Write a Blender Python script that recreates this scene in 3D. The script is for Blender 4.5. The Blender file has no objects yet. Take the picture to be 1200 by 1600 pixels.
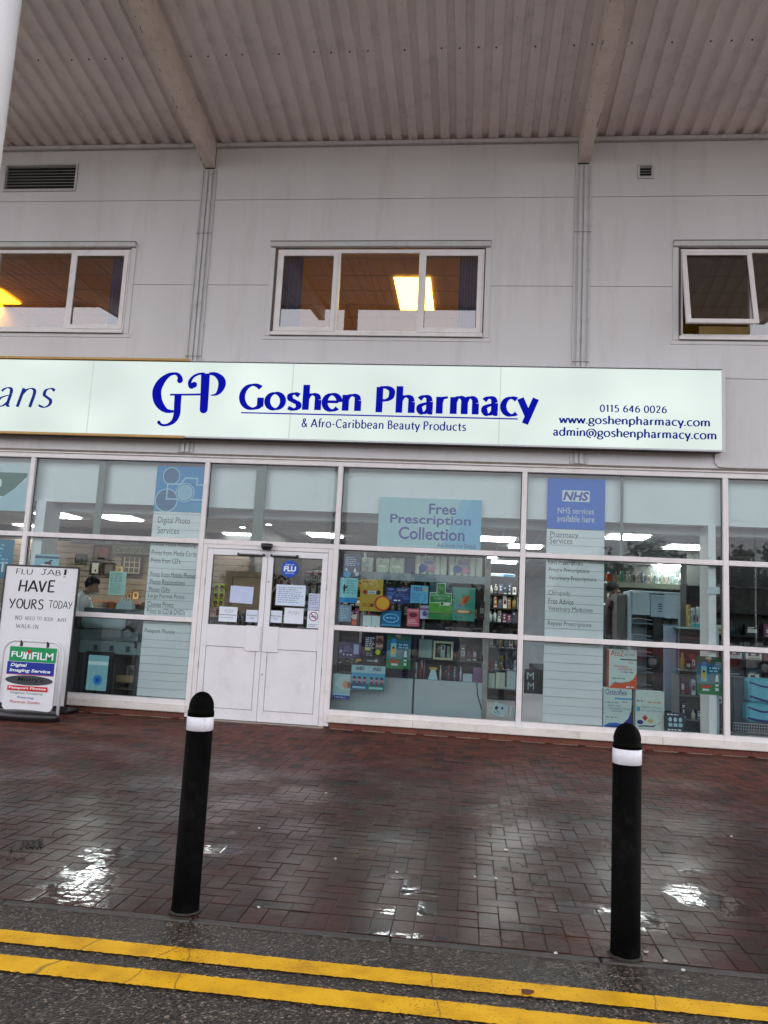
import bpy, math, random
from mathutils import Vector
R = math.radians
rnd = random.Random(7)
scene = bpy.context.scene
col = scene.collection

# ------------------------------------------------------------------ camera
CX, CY, CZ = 0.0, -10.2, 1.40
FPX = 1226.0
yaw, pitch, roll = R(-6.4627), R(7.8567), R(2.9767)
fw = Vector((math.sin(yaw) * math.cos(pitch), math.cos(yaw) * math.cos(pitch), math.sin(pitch)))
r0 = Vector((math.cos(yaw), -math.sin(yaw), 0)); u0 = r0.cross(fw)
rt = math.cos(roll) * r0 + math.sin(roll) * u0
up = -math.sin(roll) * r0 + math.cos(roll) * u0
cam_d = bpy.data.cameras.new('camera'); cam = bpy.data.objects.new('camera', cam_d); col.objects.link(cam)
from mathutils import Matrix
cam.matrix_world = Matrix(((rt.x, up.x, -fw.x, CX), (rt.y, up.y, -fw.y, CY), (rt.z, up.z, -fw.z, CZ), (0, 0, 0, 1)))
cam_d.sensor_fit = 'VERTICAL'; cam_d.sensor_height = 32.0; cam_d.lens = 32.0 * FPX / 1600.0
cam_d.clip_start = 0.05; cam_d.clip_end = 3000
scene.camera = cam

# ------------------------------------------------------------------ exposure, sky, sun
EXPO = 2.14
scene.view_settings.view_transform = 'Standard'; scene.view_settings.look = 'None'
scene.view_settings.exposure = EXPO; scene.view_settings.gamma = 1.0
LIT = 1.0 / 2 ** EXPO
SUN_EL, SUN_ROT = R(58), R(25)
w = bpy.data.worlds.new('World'); scene.world = w; w.use_nodes = True
nt = w.node_tree; nt.nodes.clear()
sky = nt.nodes.new('ShaderNodeTexSky'); sky.sky_type = 'NISHITA'; sky.sun_disc = False
sky.sun_elevation = SUN_EL; sky.sun_rotation = SUN_ROT; sky.dust_density = 3.0; sky.air_density = 1.0
hs = nt.nodes.new('ShaderNodeHueSaturation'); hs.inputs['Saturation'].default_value = 0.12
bg = nt.nodes.new('ShaderNodeBackground'); bg.inputs['Strength'].default_value = 0.15
wo = nt.nodes.new('ShaderNodeOutputWorld')
mulc = nt.nodes.new('ShaderNodeMix'); mulc.data_type = 'RGBA'; mulc.blend_type = 'MULTIPLY'
mulc.inputs[0].default_value = 1.0; mulc.inputs[7].default_value = (1.0, 0.98, 1.0, 1)
nt.links.new(sky.outputs[0], hs.inputs['Color']); nt.links.new(hs.outputs[0], mulc.inputs[6])
nt.links.new(mulc.outputs[2], bg.inputs['Color']); nt.links.new(bg.outputs[0], wo.inputs['Surface'])
sd = bpy.data.lights.new('sun', 'SUN'); sd.energy = 0.6; sd.angle = R(25); sd.color = (1, 0.97, 0.94)
so = bpy.data.objects.new('sun', sd); col.objects.link(so)
sv = Vector((math.sin(SUN_ROT) * math.cos(SUN_EL), math.cos(SUN_ROT) * math.cos(SUN_EL), math.sin(SUN_EL)))
so.rotation_euler = sv.to_track_quat('Z', 'Y').to_euler(); so.location = (0, -30, 30)
cy = scene.cycles
cy.max_bounces = 8; cy.diffuse_bounces = 4; cy.glossy_bounces = 4; cy.transmission_bounces = 4
cy.transparent_max_bounces = 12; cy.caustics_reflective = False; cy.caustics_refractive = False
cy.sample_clamp_indirect = 6.0
try: cy.use_denoising = True
except Exception: pass

# ------------------------------------------------------------------ picture-measured points on real planes
def ray(px, py): return fw + rt * ((px - 600) / FPX) - up * ((py - 800) / FPX)
def at(px, py, Y=0.0):
    d = ray(px, py); t = (Y - CY) / d.y
    return CX + d.x * t, CZ + d.z * t
def gr(px, py, Z=0.0):
    d = ray(px, py); t = (Z - CZ) / d.z
    return CX + d.x * t, CY + d.y * t
def rect(px0, py0, px1, py1, Y):
    mx, my = (px0 + px1) / 2, (py0 + py1) / 2
    return at(px0, my, Y)[0], at(mx, py1, Y)[1], at(px1, my, Y)[0], at(mx, py0, Y)[1]   # x0,z0,x1,z1

# ------------------------------------------------------------------ materials
def lin(c):
    return tuple(((v / 255) / 12.92 if v <= 10 else ((v / 255 + 0.055) / 1.055) ** 2.4) for v in c) + (1.0,)
MATS = {}
def new_mat(name):
    m = bpy.data.materials.new(name); m.use_nodes = True
    n = m.node_tree; n.nodes.clear()
    return m, n, n.nodes, n.links
def pbr(name, color, rough=0.6, var=0.08, scale=6.0, bump=0.0, bscale=60.0, metal=0.0, spec=0.5, stretch=None, dirt=None, dirt_amt=0.0, dscale=2.0):
    """principled surface, base colour varied by noise; color is linear rgb"""
    if name in MATS: return MATS[name]
    m, n, N, L = new_mat(name)
    out = N.new('ShaderNodeOutputMaterial'); p = N.new('ShaderNodeBsdfPrincipled'); L.new(p.outputs[0], out.inputs[0])
    tc = N.new('ShaderNodeTexCoord'); mp = N.new('ShaderNodeMapping'); L.new(tc.outputs['Object'], mp.inputs[0])
    if stretch: mp.inputs['Scale'].default_value = stretch
    nz = N.new('ShaderNodeTexNoise'); nz.inputs['Scale'].default_value = scale; nz.inputs['Detail'].default_value = 5
    L.new(mp.outputs[0], nz.inputs['Vector'])
    rp = N.new('ShaderNodeValToRGB'); L.new(nz.outputs[0], rp.inputs[0])
    c = color[:3]
    rp.color_ramp.elements[0].position = 0.3; rp.color_ramp.elements[1].position = 0.7
    rp.color_ramp.elements[0].color = tuple(v * (1 - var) for v in c) + (1,)
    rp.color_ramp.elements[1].color = tuple(min(1, v * (1 + var)) for v in c) + (1,)
    src = rp.outputs[0]
    if dirt:
        n2 = N.new('ShaderNodeTexNoise'); n2.inputs['Scale'].default_value = dscale; n2.inputs['Detail'].default_value = 8; n2.inputs['Roughness'].default_value = 0.7
        L.new(mp.outputs[0], n2.inputs['Vector'])
        r2 = N.new('ShaderNodeValToRGB'); L.new(n2.outputs[0], r2.inputs[0])
        r2.color_ramp.elements[0].position = 0.52; r2.color_ramp.elements[0].color = (0, 0, 0, 1)
        r2.color_ramp.elements[1].position = 0.78; r2.color_ramp.elements[1].color = (dirt_amt,) * 3 + (1,)
        mx = N.new('ShaderNodeMix'); mx.data_type = 'RGBA'; L.new(r2.outputs[0], mx.inputs[0]); L.new(src, mx.inputs[6]); mx.inputs[7].default_value = tuple(dirt[:3]) + (1,)
        src = mx.outputs[2]
    L.new(src, p.inputs['Base Color'])
    p.inputs['Roughness'].default_value = rough; p.inputs['Metallic'].default_value = metal
    p.inputs['Specular IOR Level'].default_value = spec
    if bump:
        n3 = N.new('ShaderNodeTexNoise'); n3.inputs['Scale'].default_value = bscale; n3.inputs['Detail'].default_value = 4
        L.new(mp.outputs[0], n3.inputs['Vector'])
        b = N.new('ShaderNodeBump'); b.inputs['Strength'].default_value = bump; b.inputs['Distance'].default_value = 0.01
        L.new(n3.outputs[0], b.inputs['Height']); L.new(b.outputs[0], p.inputs['Normal'])
    MATS[name] = m
    return m
def C(r, g, b, rough=0.55):
    key = 'print_%d_%d_%d_%d' % (r, g, b, rough * 100)
    return pbr(key, lin((r, g, b)), rough, var=0.04, scale=9.0, spec=0.3)
def emit(name, color, strength, var=0.0, scale=3.0):
    if name in MATS: return MATS[name]
    m, n, N, L = new_mat(name)
    out = N.new('ShaderNodeOutputMaterial'); e = N.new('ShaderNodeEmission'); L.new(e.outputs[0], out.inputs[0])
    e.inputs[0].default_value = tuple(color[:3]) + (1,)
    if var:
        tc = N.new('ShaderNodeTexCoord'); nz = N.new('ShaderNodeTexNoise'); nz.inputs['Scale'].default_value = scale; nz.inputs['Detail'].default_value = 1
        L.new(tc.outputs['Object'], nz.inputs['Vector'])
        mr = N.new('ShaderNodeMapRange'); mr.inputs[1].default_value = 0.3; mr.inputs[2].default_value = 0.7
        mr.inputs[3].default_value = strength * (1 - var); mr.inputs[4].default_value = strength * (1 + var)
        L.new(nz.outputs[0], mr.inputs[0]); L.new(mr.outputs[0], e.inputs[1])
    else:
        nz = N.new('ShaderNodeTexNoise'); e.inputs[1].default_value = strength
    MATS[name] = m
    return m
def glass(name, tint, refl=1.7):
    if name in MATS: return MATS[name]
    m, n, N, L = new_mat(name)
    out = N.new('ShaderNodeOutputMaterial'); mix = N.new('ShaderNodeMixShader'); L.new(mix.outputs[0], out.inputs[0])
    tr = N.new('ShaderNodeBsdfTransparent'); tr.inputs[0].default_value = tuple(tint) + (1,)
    gl = N.new('ShaderNodeBsdfGlossy'); gl.inputs['Roughness'].default_value = 0.0; gl.inputs[0].default_value = (0.97, 0.98, 1, 1)
    fr = N.new('ShaderNodeFresnel'); fr.inputs[0].default_value = 1.5
    mu = N.new('ShaderNodeMath'); mu.operation = 'MULTIPLY'; mu.use_clamp = True; mu.inputs[1].default_value = refl
    tc = N.new('ShaderNodeTexCoord'); nz = N.new('ShaderNodeTexNoise'); nz.inputs['Scale'].default_value = 1.3; nz.inputs['Detail'].default_value = 2
    L.new(tc.outputs['Object'], nz.inputs['Vector'])
    b = N.new('ShaderNodeBump'); b.inputs['Strength'].default_value = 0.004; b.inputs['Distance'].default_value = 0.05
    L.new(nz.outputs[0], b.inputs['Height']); L.new(b.outputs[0], gl.inputs['Normal'])
    L.new(fr.outputs[0], mu.inputs[0]); L.new(mu.outputs[0], mix.inputs[0]); L.new(tr.outputs[0], mix.inputs[1]); L.new(gl.outputs[0], mix.inputs[2])
    MATS[name] = m
    return m

M_frame = pbr('frame_white', (0.78, 0.745, 0.745), 0.42, 0.05, 4, dirt=(0.36, 0.30, 0.25), dirt_amt=0.35, dscale=5)
M_sill = pbr('sill_white', (0.74, 0.70, 0.655), 0.5, 0.06, 4, dirt=(0.30, 0.22, 0.16), dirt_amt=0.55, dscale=6)
M_clad = pbr('cladding_grey', (0.635, 0.63, 0.64), 0.5, 0.05, 1.1, stretch=(1, 1, 0.16), dirt=(0.36, 0.31, 0.27), dirt_amt=0.42, dscale=2.6)
M_pil = pbr('pilaster_grey', (0.55, 0.55, 0.56), 0.45, 0.05, 3, dirt=(0.25, 0.2, 0.17), dirt_amt=0.5, dscale=7)
M_joint = pbr('joint_dark', (0.12, 0.10, 0.09), 0.8)
M_dark = pbr('void_dark', (0.03, 0.028, 0.028), 0.9)
M_soffit = pbr('soffit_steel', (0.80, 0.735, 0.715), 0.5, 0.07, 1.5, dirt=(0.20, 0.16, 0.15), dirt_amt=0.35, dscale=3.5)
M_beam = pbr('beam_cream', (0.80, 0.70, 0.625), 0.55, 0.06, 3, bump=0.15, bscale=20, dirt=(0.30, 0.23, 0.19), dirt_amt=0.6, dscale=4)
M_chip = pbr('rust_chip', (0.035, 0.022, 0.018), 0.9)
M_white = pbr('white_paint', (0.74, 0.74, 0.75), 0.4, 0.04, 3, dirt=(0.45, 0.42, 0.4), dirt_amt=0.3, dscale=3)
M_door = pbr('door_white', (0.79, 0.775, 0.805), 0.4, 0.03, 3, dirt=(0.42, 0.36, 0.32), dirt_amt=0.3, dscale=4)
M_black = pbr('black_plastic', (0.012, 0.012, 0.013), 0.35, 0.2, 8)
M_bollard = pbr('bollard_black', (0.002, 0.002, 0.0022), 0.55, 0.3, 14, bump=0.2, bscale=90, spec=0.025, dirt=(0.016, 0.013, 0.010), dirt_amt=0.5, dscale=11)
M_band = pbr('bollard_band', (0.66, 0.66, 0.72), 0.4, 0.08, 10, dirt=(0.2, 0.18, 0.16), dirt_amt=0.75, dscale=16)
M_glass = glass('shop_glass', (0.89, 0.985, 0.99), 1.05)
M_glassd = glass('door_glass', (0.84, 0.88, 0.87), 1.3)
M_glassu = glass('upper_glass', (0.84, 0.84, 0.82), 4.2)
M_steel = pbr('steel_grey', (0.42, 0.44, 0.46), 0.4, 0.05, 5, metal=0.3)
M_intw = pbr('interior_white', (0.86, 0.88, 0.88), 0.6, 0.03, 2)
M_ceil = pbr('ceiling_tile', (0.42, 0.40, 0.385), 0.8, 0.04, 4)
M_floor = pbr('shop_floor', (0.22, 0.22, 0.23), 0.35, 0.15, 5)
M_light = emit('panel_light', (1.0, 0.98, 0.95), 28.0 * LIT)

# ------------------------------------------------------------------ objects and mesh builder
def tag(o, label=None, cat=None, group=None, kind=None):
    if label: o['label'] = label
    if cat: o['category'] = cat
    if group: o['group'] = group
    if kind: o['kind'] = kind
    return o
def empty(name, loc, label, cat, group=None):
    o = bpy.data.objects.new(name, None); o.location = loc; o.empty_display_size = 0.1
    col.objects.link(o); return tag(o, label, cat, group)
def world_loc(o):
    v = Vector((0, 0, 0))
    while o is not None:
        v += o.location; o = o.parent
    return v
class MB:
    def __init__(self): self.v = []; self.f = []; self.m = []; self.mats = []; self.sm = []
    def mi(self, mat):
        if mat not in self.mats: self.mats.append(mat)
        return self.mats.index(mat)
    def add(self, vs, fs, mat, smooth=False):
        o = len(self.v); self.v += [tuple(p) for p in vs]
        i = self.mi(mat)
        for f in fs: self.f.append(tuple(k + o for k in f)); self.m.append(i); self.sm.append(smooth)
        return self
    def box(self, x0, x1, y0, y1, z0, z1, mat, b=0.0):
        if x0 > x1: x0, x1 = x1, x0
        if y0 > y1: y0, y1 = y1, y0
        if z0 > z1: z0, z1 = z1, z0
        if b <= 0:
            vs = [(x0, y0, z0), (x1, y0, z0), (x1, y1, z0), (x0, y1, z0), (x0, y0, z1), (x1, y0, z1), (x1, y1, z1), (x0, y1, z1)]
            return self.add(vs, [(0, 3, 2, 1), (4, 5, 6, 7), (0, 1, 5, 4), (1, 2, 6, 5), (2, 3, 7, 6), (3, 0, 4, 7)], mat)
        # chamfered edges: three inset rectangles per axis
        b = min(b, (x1 - x0) / 2.1, (y1 - y0) / 2.1, (z1 - z0) / 2.1)
        P = {}; vs = []
        for sx in (0, 1):
            for sy in (0, 1):
                for sz in (0, 1):
                    X = (x0, x1)[sx]; Y = (y0, y1)[sy]; Z = (z0, z1)[sz]
                    dx = b * (1 - 2 * sx); dy = b * (1 - 2 * sy); dz = b * (1 - 2 * sz)
                    for ax, p in (('x', (X, Y + dy, Z + dz)), ('y', (X + dx, Y, Z + dz)), ('z', (X + dx, Y + dy, Z))):
                        P[(ax, sx, sy, sz)] = len(vs); vs.append(p)
        fs = []
        for s in (0, 1):
            q = [P[('x', s, 0, 0)], P[('x', s, 1, 0)], P[('x', s, 1, 1)], P[('x', s, 0, 1)]]; fs.append(q if s else q[::-1])
            q = [P[('y', 0, s, 0)], P[('y', 0, s, 1)], P[('y', 1, s, 1)], P[('y', 1, s, 0)]]; fs.append(q if s else q[::-1])
            q = [P[('z', 0, 0, s)], P[('z', 1, 0, s)], P[('z', 1, 1, s)], P[('z', 0, 1, s)]]; fs.append(q if s else q[::-1])
        for a in (0, 1):
            for c in (0, 1):
                fs.append([P[('x', a, c, 0)], P[('y', a, c, 0)], P[('y', a, c, 1)], P[('x', a, c, 1)]])
                fs.append([P[('x', a, 0, c)], P[('z', a, 0, c)], P[('z', a, 1, c)], P[('x', a, 1, c)]])
                fs.append([P[('y', 0, a, c)], P[('z', 0, a, c)], P[('z', 1, a, c)], P[('y', 1, a, c)]])
        for sx in (0, 1):
            for sy in (0, 1):
                for sz in (0, 1): fs.append([P[('x', sx, sy, sz)], P[('y', sx, sy, sz)], P[('z', sx, sy, sz)]])
        return self.add(vs, fs, mat)
    def poly(self, pts, y, mat):                       # flat polygon facing the street
        return self.add([(x, y, z) for x, z in pts], [tuple(range(len(pts)))], mat)
    def prism(self, pts, y0, y1, mat):                 # x-z outline extruded in y
        n = len(pts)
        vs = [(x, y0, z) for x, z in pts] + [(x, y1, z) for x, z in pts]
        fs = [tuple(range(n)), tuple(range(2 * n - 1, n - 1, -1))] + [(i, i + n, (i + 1) % n + n, (i + 1) % n) for i in range(n)]
        return self.add(vs, fs, mat)
    def ell(self, cx, cz, rx, rz, y, mat, n=28):
        return self.poly([(cx + rx * math.cos(2 * math.pi * k / n), cz + rz * math.sin(2 * math.pi * k / n)) for k in range(n)], y, mat)
    def lathe(self, prof, cx, cyy, mat, n=24, z0=0.0):
        vs = []; fs = []
        for r, z in prof:
            for k in range(n):
                a = 2 * math.pi * k / n; vs.append((cx + r * math.cos(a), cyy + r * math.sin(a), z0 + z))
        for j in range(len(prof) - 1):
            for k in range(n):
                k2 = (k + 1) % n; fs.append((j * n + k, j * n + k2, (j + 1) * n + k2, (j + 1) * n + k))
        fs.append(tuple(range(n))[::-1]); fs.append(tuple(range((len(prof) - 1) * n, len(prof) * n)))
        return self.add(vs, fs, mat, True)
    def tube(self, pts, r, mat, n=8):
        pts = [Vector(p) for p in pts]; vs = []; fs = []
        for i, p in enumerate(pts):
            d = (pts[min(i + 1, len(pts) - 1)] - pts[max(i - 1, 0)]).normalized()
            a = d.cross(Vector((0, 0, 1)) if abs(d.z) < 0.9 else Vector((0, 1, 0))).normalized() if i == 0 else (a - d * a.dot(d)).normalized()
            b2 = d.cross(a)
            rr = r[i] if isinstance(r, (list, tuple)) else r
            for k in range(n):
                t = 2 * math.pi * k / n; vs.append(p + a * (rr * math.cos(t)) + b2 * (rr * math.sin(t)))
        for i in range(len(pts) - 1):
            for k in range(n):
                k2 = (k + 1) % n; fs.append((i * n + k, i * n + k2, (i + 1) * n + k2, (i + 1) * n + k))
        fs.append(tuple(range(n))[::-1]); fs.append(tuple(range((len(pts) - 1) * n, len(pts) * n)))
        return self.add(vs, fs, mat, True)
    def build(self, name, parent=None, loc=None, label=None, cat=None, group=None, kind=None):
        off = world_loc(parent) if parent else Vector(loc or (0, 0, 0))
        me = bpy.data.meshes.new(name)
        me.from_pydata([(x - off.x, y - off.y, z - off.z) for x, y, z in self.v], [], self.f)
        for mt in self.mats: me.materials.append(mt)
        me.polygons.foreach_set('material_index', self.m)
        me.polygons.foreach_set('use_smooth', self.sm)
        me.update()
        o = bpy.data.objects.new(name, me); col.objects.link(o)
        if parent: o.parent = parent
        else: o.location = off
        return tag(o, label, cat, group, kind)

# ------------------------------------------------------------------ lettering
TCACHE = {}
def glyphs(s, bold=0.0, shear=0.0, space=1.0):
    key = (s, bold, shear, space)
    if key in TCACHE: return TCACHE[key]
    cu = bpy.data.curves.new('lettering', 'FONT'); cu.body = s; cu.resolution_u = 3; cu.offset = bold; cu.shear = shear
    cu.space_character = space; cu.align_x = 'CENTER'
    ob = bpy.data.objects.new('lettering', cu); col.objects.link(ob)
    dg = bpy.context.evaluated_depsgraph_get(); ev = ob.evaluated_get(dg); me = ev.to_mesh()
    vs = [(v.co.x, v.co.y) for v in me.vertices]; fs = [tuple(p.vertices) for p in me.polygons]
    ev.to_mesh_clear(); bpy.data.objects.remove(ob); bpy.data.curves.remove(cu)
    TCACHE[key] = (vs, fs)
    return vs, fs
def text(mb, s, x0, z0, x1, z1, y, mat, bold=0.0, shear=0.0, keep=False):
    """typeset s so its ink fills the rectangle (keep: keep proportions, centred)"""
    vs, fs = glyphs(s, bold, shear)
    if not vs: return
    a0 = min(v[0] for v in vs); a1 = max(v[0] for v in vs); b0 = min(v[1] for v in vs); b1 = max(v[1] for v in vs)
    sx = (x1 - x0) / max(a1 - a0, 1e-6); sz = (z1 - z0) / max(b1 - b0, 1e-6)
    if keep:
        k = min(sx, sz); ox = (x0 + x1) / 2 - k * (a0 + a1) / 2; oz = (z0 + z1) / 2 - k * (b0 + b1) / 2; sx = sz = k
    else: ox = x0 - a0 * sx; oz = z0 - b0 * sz
    # face the street (-y)
    pts = [(ox + v[0] * sx, y, oz + v[1] * sz) for v in vs]
    mb.add(pts, fs, mat)
# pen alphabet: skeletons drawn with a broad or round pen. l=straight runs, c=smooth run, e=ellipse arc
def E_(cx, cy_, rx, ry, a0=0, a1=360): return ('e', cx, cy_, rx, ry, a0, a1)
def L_(*p): return ('l',) + p
def S_(*p): return ('c',) + p
PEN = {
 'a': (.50, [S_(.09,.38,.15,.44,.23,.465,.32,.43,.355,.32), L_(.355,.32,.355,.10), S_(.355,.12,.375,.03,.44,.01), S_(.355,.28,.24,.26,.12,.20,.10,.10,.17,.01,.27,.03,.355,.12)]),
 'b': (.55, [L_(.11,.73,.11,0), E_(.29,.235,.185,.235)]),
 'c': (.46, [E_(.28,.235,.205,.235,52,310)]),
 'd': (.56, [E_(.25,.235,.19,.235), L_(.44,.73,.44,0)]),
 'e': (.50, [L_(.08,.25,.42,.25), E_(.26,.235,.195,.235,2,318)]),
 'f': (.33, [S_(.37,.69,.28,.72,.20,.66,.18,.55), L_(.18,.55,.18,0), L_(.05,.43,.33,.43)]),
 'g': (.50, [E_(.25,.30,.165,.17), E_(.25,-.09,.20,.12), L_(.36,.43,.48,.45), S_(.15,.17,.10,.10,.16,.03)]),
 'h': (.54, [L_(.11,.73,.11,0), S_(.11,.30,.19,.42,.30,.455,.40,.41,.43,.30), L_(.43,.30,.43,0)]),
 'i': (.22, [L_(.11,.46,.11,0), L_(.11,.59,.11,.68)]),
 'm': (.80, [L_(.11,.46,.11,0), S_(.11,.30,.18,.42,.27,.455,.36,.41,.39,.30), L_(.39,.30,.39,0), S_(.39,.30,.46,.42,.55,.455,.64,.41,.67,.30), L_(.67,.30,.67,0)]),
 'n': (.54, [L_(.11,.46,.11,0), S_(.11,.30,.19,.42,.30,.455,.40,.41,.43,.30), L_(.43,.30,.43,0)]),
 'o': (.56, [E_(.28,.235,.21,.235)]),
 'p': (.55, [L_(.11,.46,.11,-.22), E_(.29,.235,.185,.235)]),
 'r': (.36, [L_(.11,.46,.11,0), S_(.11,.28,.18,.41,.32,.45)]),
 's': (.42, [S_(.35,.41,.24,.465,.12,.42,.12,.31,.22,.245,.33,.175,.34,.07,.23,.005,.07,.05)]),
 't': (.34, [L_(.17,.60,.17,.12), S_(.17,.14,.20,.03,.32,.02), L_(.04,.43,.31,.43)]),
 'u': (.54, [L_(.10,.46,.10,.16), S_(.10,.16,.14,.04,.25,.01,.36,.06,.43,.18), L_(.43,.46,.43,0)]),
 'v': (.46, [L_(.04,.46,.23,.0), L_(.23,.0,.42,.46)]),
 'w': (.68, [L_(.04,.46,.19,.0), L_(.19,.0,.34,.44), L_(.34,.44,.49,.0), L_(.49,.0,.64,.46)]),
 'y': (.46, [L_(.04,.46,.24,.0), L_(.43,.46,.17,-.22)]),
 'G': (.68, [E_(.36,.35,.29,.35,48,312), L_(.57,.33,.57,.06), S_(.57,.10,.50,.03,.40,.0)]),
 'P': (.53, [L_(.12,.70,.12,0), S_(.12,.685,.30,.685,.42,.62,.44,.51,.40,.40,.28,.335,.12,.335)]),
 'A': (.60, [L_(.03,0,.30,.70), L_(.30,.70,.57,0), L_(.13,.22,.47,.22)]),
 'C': (.60, [E_(.36,.35,.29,.35,50,310)]),
 'B': (.53, [L_(.12,.70,.12,0), S_(.12,.685,.28,.685,.38,.62,.38,.46,.28,.38,.12,.38), S_(.26,.38,.40,.33,.45,.20,.38,.06,.26,.015,.12,.015)]),
 '&': (.62, [S_(.55,.0,.35,.24,.20,.46,.17,.60,.27,.69,.37,.61,.32,.49,.13,.30,.08,.15,.18,.01,.34,.04,.50,.30)]),
 '-': (.34, [L_(.06,.25,.28,.25)]), '.': (.20, [L_(.09,-.01,.09,.08)]), ' ': (.24, []), ':': (.2, [L_(.09,0,.09,.08), L_(.09,.3,.09,.38)]), "'": (.14, [L_(.07,.7,.05,.55)]),
 '0': (.52, [E_(.26,.34,.195,.34)]), '1': (.36, [L_(.21,.68,.21,0), L_(.09,.57,.21,.68)]),
 '2': (.50, [S_(.08,.53,.15,.65,.28,.67,.39,.56,.35,.39,.20,.19,.07,.03), L_(.07,.03,.44,.03)]),
 '4': (.53, [L_(.36,.68,.05,.20), L_(.05,.20,.48,.20), L_(.36,.68,.36,0)]),
 '5': (.50, [L_(.40,.66,.14,.66), L_(.14,.66,.13,.38), S_(.13,.38,.27,.41,.40,.32,.40,.12,.26,.01,.07,.05)]),
 '6': (.52, [S_(.40,.65,.22,.57,.10,.36,.09,.20), E_(.27,.21,.18,.20)]),
 '@': (.88, [E_(.43,.25,.37,.37,-55,265), E_(.42,.25,.15,.18), L_(.57,.42,.56,.12)]),
 'F': (.44, [L_(.10,0,.11,.70), L_(.09,.69,.42,.70), L_(.10,.38,.34,.38)]), 'L': (.46, [L_(.12,.70,.10,.0), L_(.10,.0,.42,.02)]),
 'U': (.56, [S_(.08,.68,.07,.25,.16,.02,.30,.0,.42,.12,.46,.40,.47,.70)]), 'J': (.44, [L_(.12,.70,.42,.70), S_(.28,.70,.28,.20,.22,.02,.10,.02,.04,.12)]),
 'H': (.60, [L_(.14,.72,.08,0), L_(.50,.70,.48,-.02), L_(.10,.34,.50,.36)]), 'V': (.52, [L_(.05,.70,.24,.0), L_(.24,.0,.46,.70)]),
 'E': (.48, [L_(.12,.70,.10,.0), L_(.12,.69,.44,.70), L_(.11,.36,.38,.38), L_(.10,.01,.44,.03)]), 'Y': (.54, [L_(.04,.70,.25,.34), L_(.48,.72,.18,-.02)]),
 'O': (.58, [E_(.29,.34,.22,.34)]), 'R': (.52, [L_(.12,.70,.10,0), S_(.12,.69,.30,.70,.40,.58,.32,.42,.11,.36), L_(.20,.37,.46,.0)]),
 'S': (.48, [S_(.40,.62,.26,.70,.12,.62,.12,.46,.24,.37,.38,.27,.38,.10,.24,.0,.08,.06)]), 'T': (.50, [L_(.03,.69,.48,.70), L_(.26,.70,.24,0)]),
 'D': (.56, [L_(.12,.70,.10,.0), S_(.10,.69,.30,.68,.46,.50,.45,.20,.30,.02,.08,.0)]), 'N': (.58, [L_(.10,0,.12,.70), L_(.12,.70,.46,.0), L_(.46,.0,.48,.70)]),
 'K': (.50, [L_(.12,.70,.10,0), L_(.44,.70,.12,.32), L_(.18,.38,.46,.0)]), 'W': (.76, [L_(.06,.70,.20,.0), L_(.20,.0,.36,.55), L_(.36,.55,.52,.0), L_(.52,.0,.68,.70)]),
 'I': (.30, [L_(.15,.70,.14,0)]), '!': (.26, [L_(.13,.72,.11,.2), L_(.10,.06,.10,.0)]),
}
def catmull(p, n=6):
    out = []
    P = [p[0]] + list(p) + [p[-1]]
    for i in range(1, len(P) - 2):
        a, b, c, d = P[i - 1], P[i], P[i + 1], P[i + 2]
        for k in range(n):
            t = k / n
            out.append(tuple(0.5 * (2 * b[j] + (c[j] - a[j]) * t + (2 * a[j] - 5 * b[j] + 4 * c[j] - d[j]) * t * t + (3 * b[j] - a[j] - 3 * c[j] + d[j]) * t ** 3) for j in range(len(b))))
    out.append(tuple(p[-1]))
    return out
def pen_path(st):
    if st[0] == 'e':
        _, cx, cz, rx, ry, a0, a1 = st; n = 26
        return [(cx + rx * math.cos(R(a0 + (a1 - a0) * k / n)), cz + ry * math.sin(R(a0 + (a1 - a0) * k / n))) for k in range(n + 1)]
    p = [(st[i], st[i + 1]) for i in range(1, len(st), 2)]
    return catmull(p) if st[0] == 'c' else p
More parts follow.
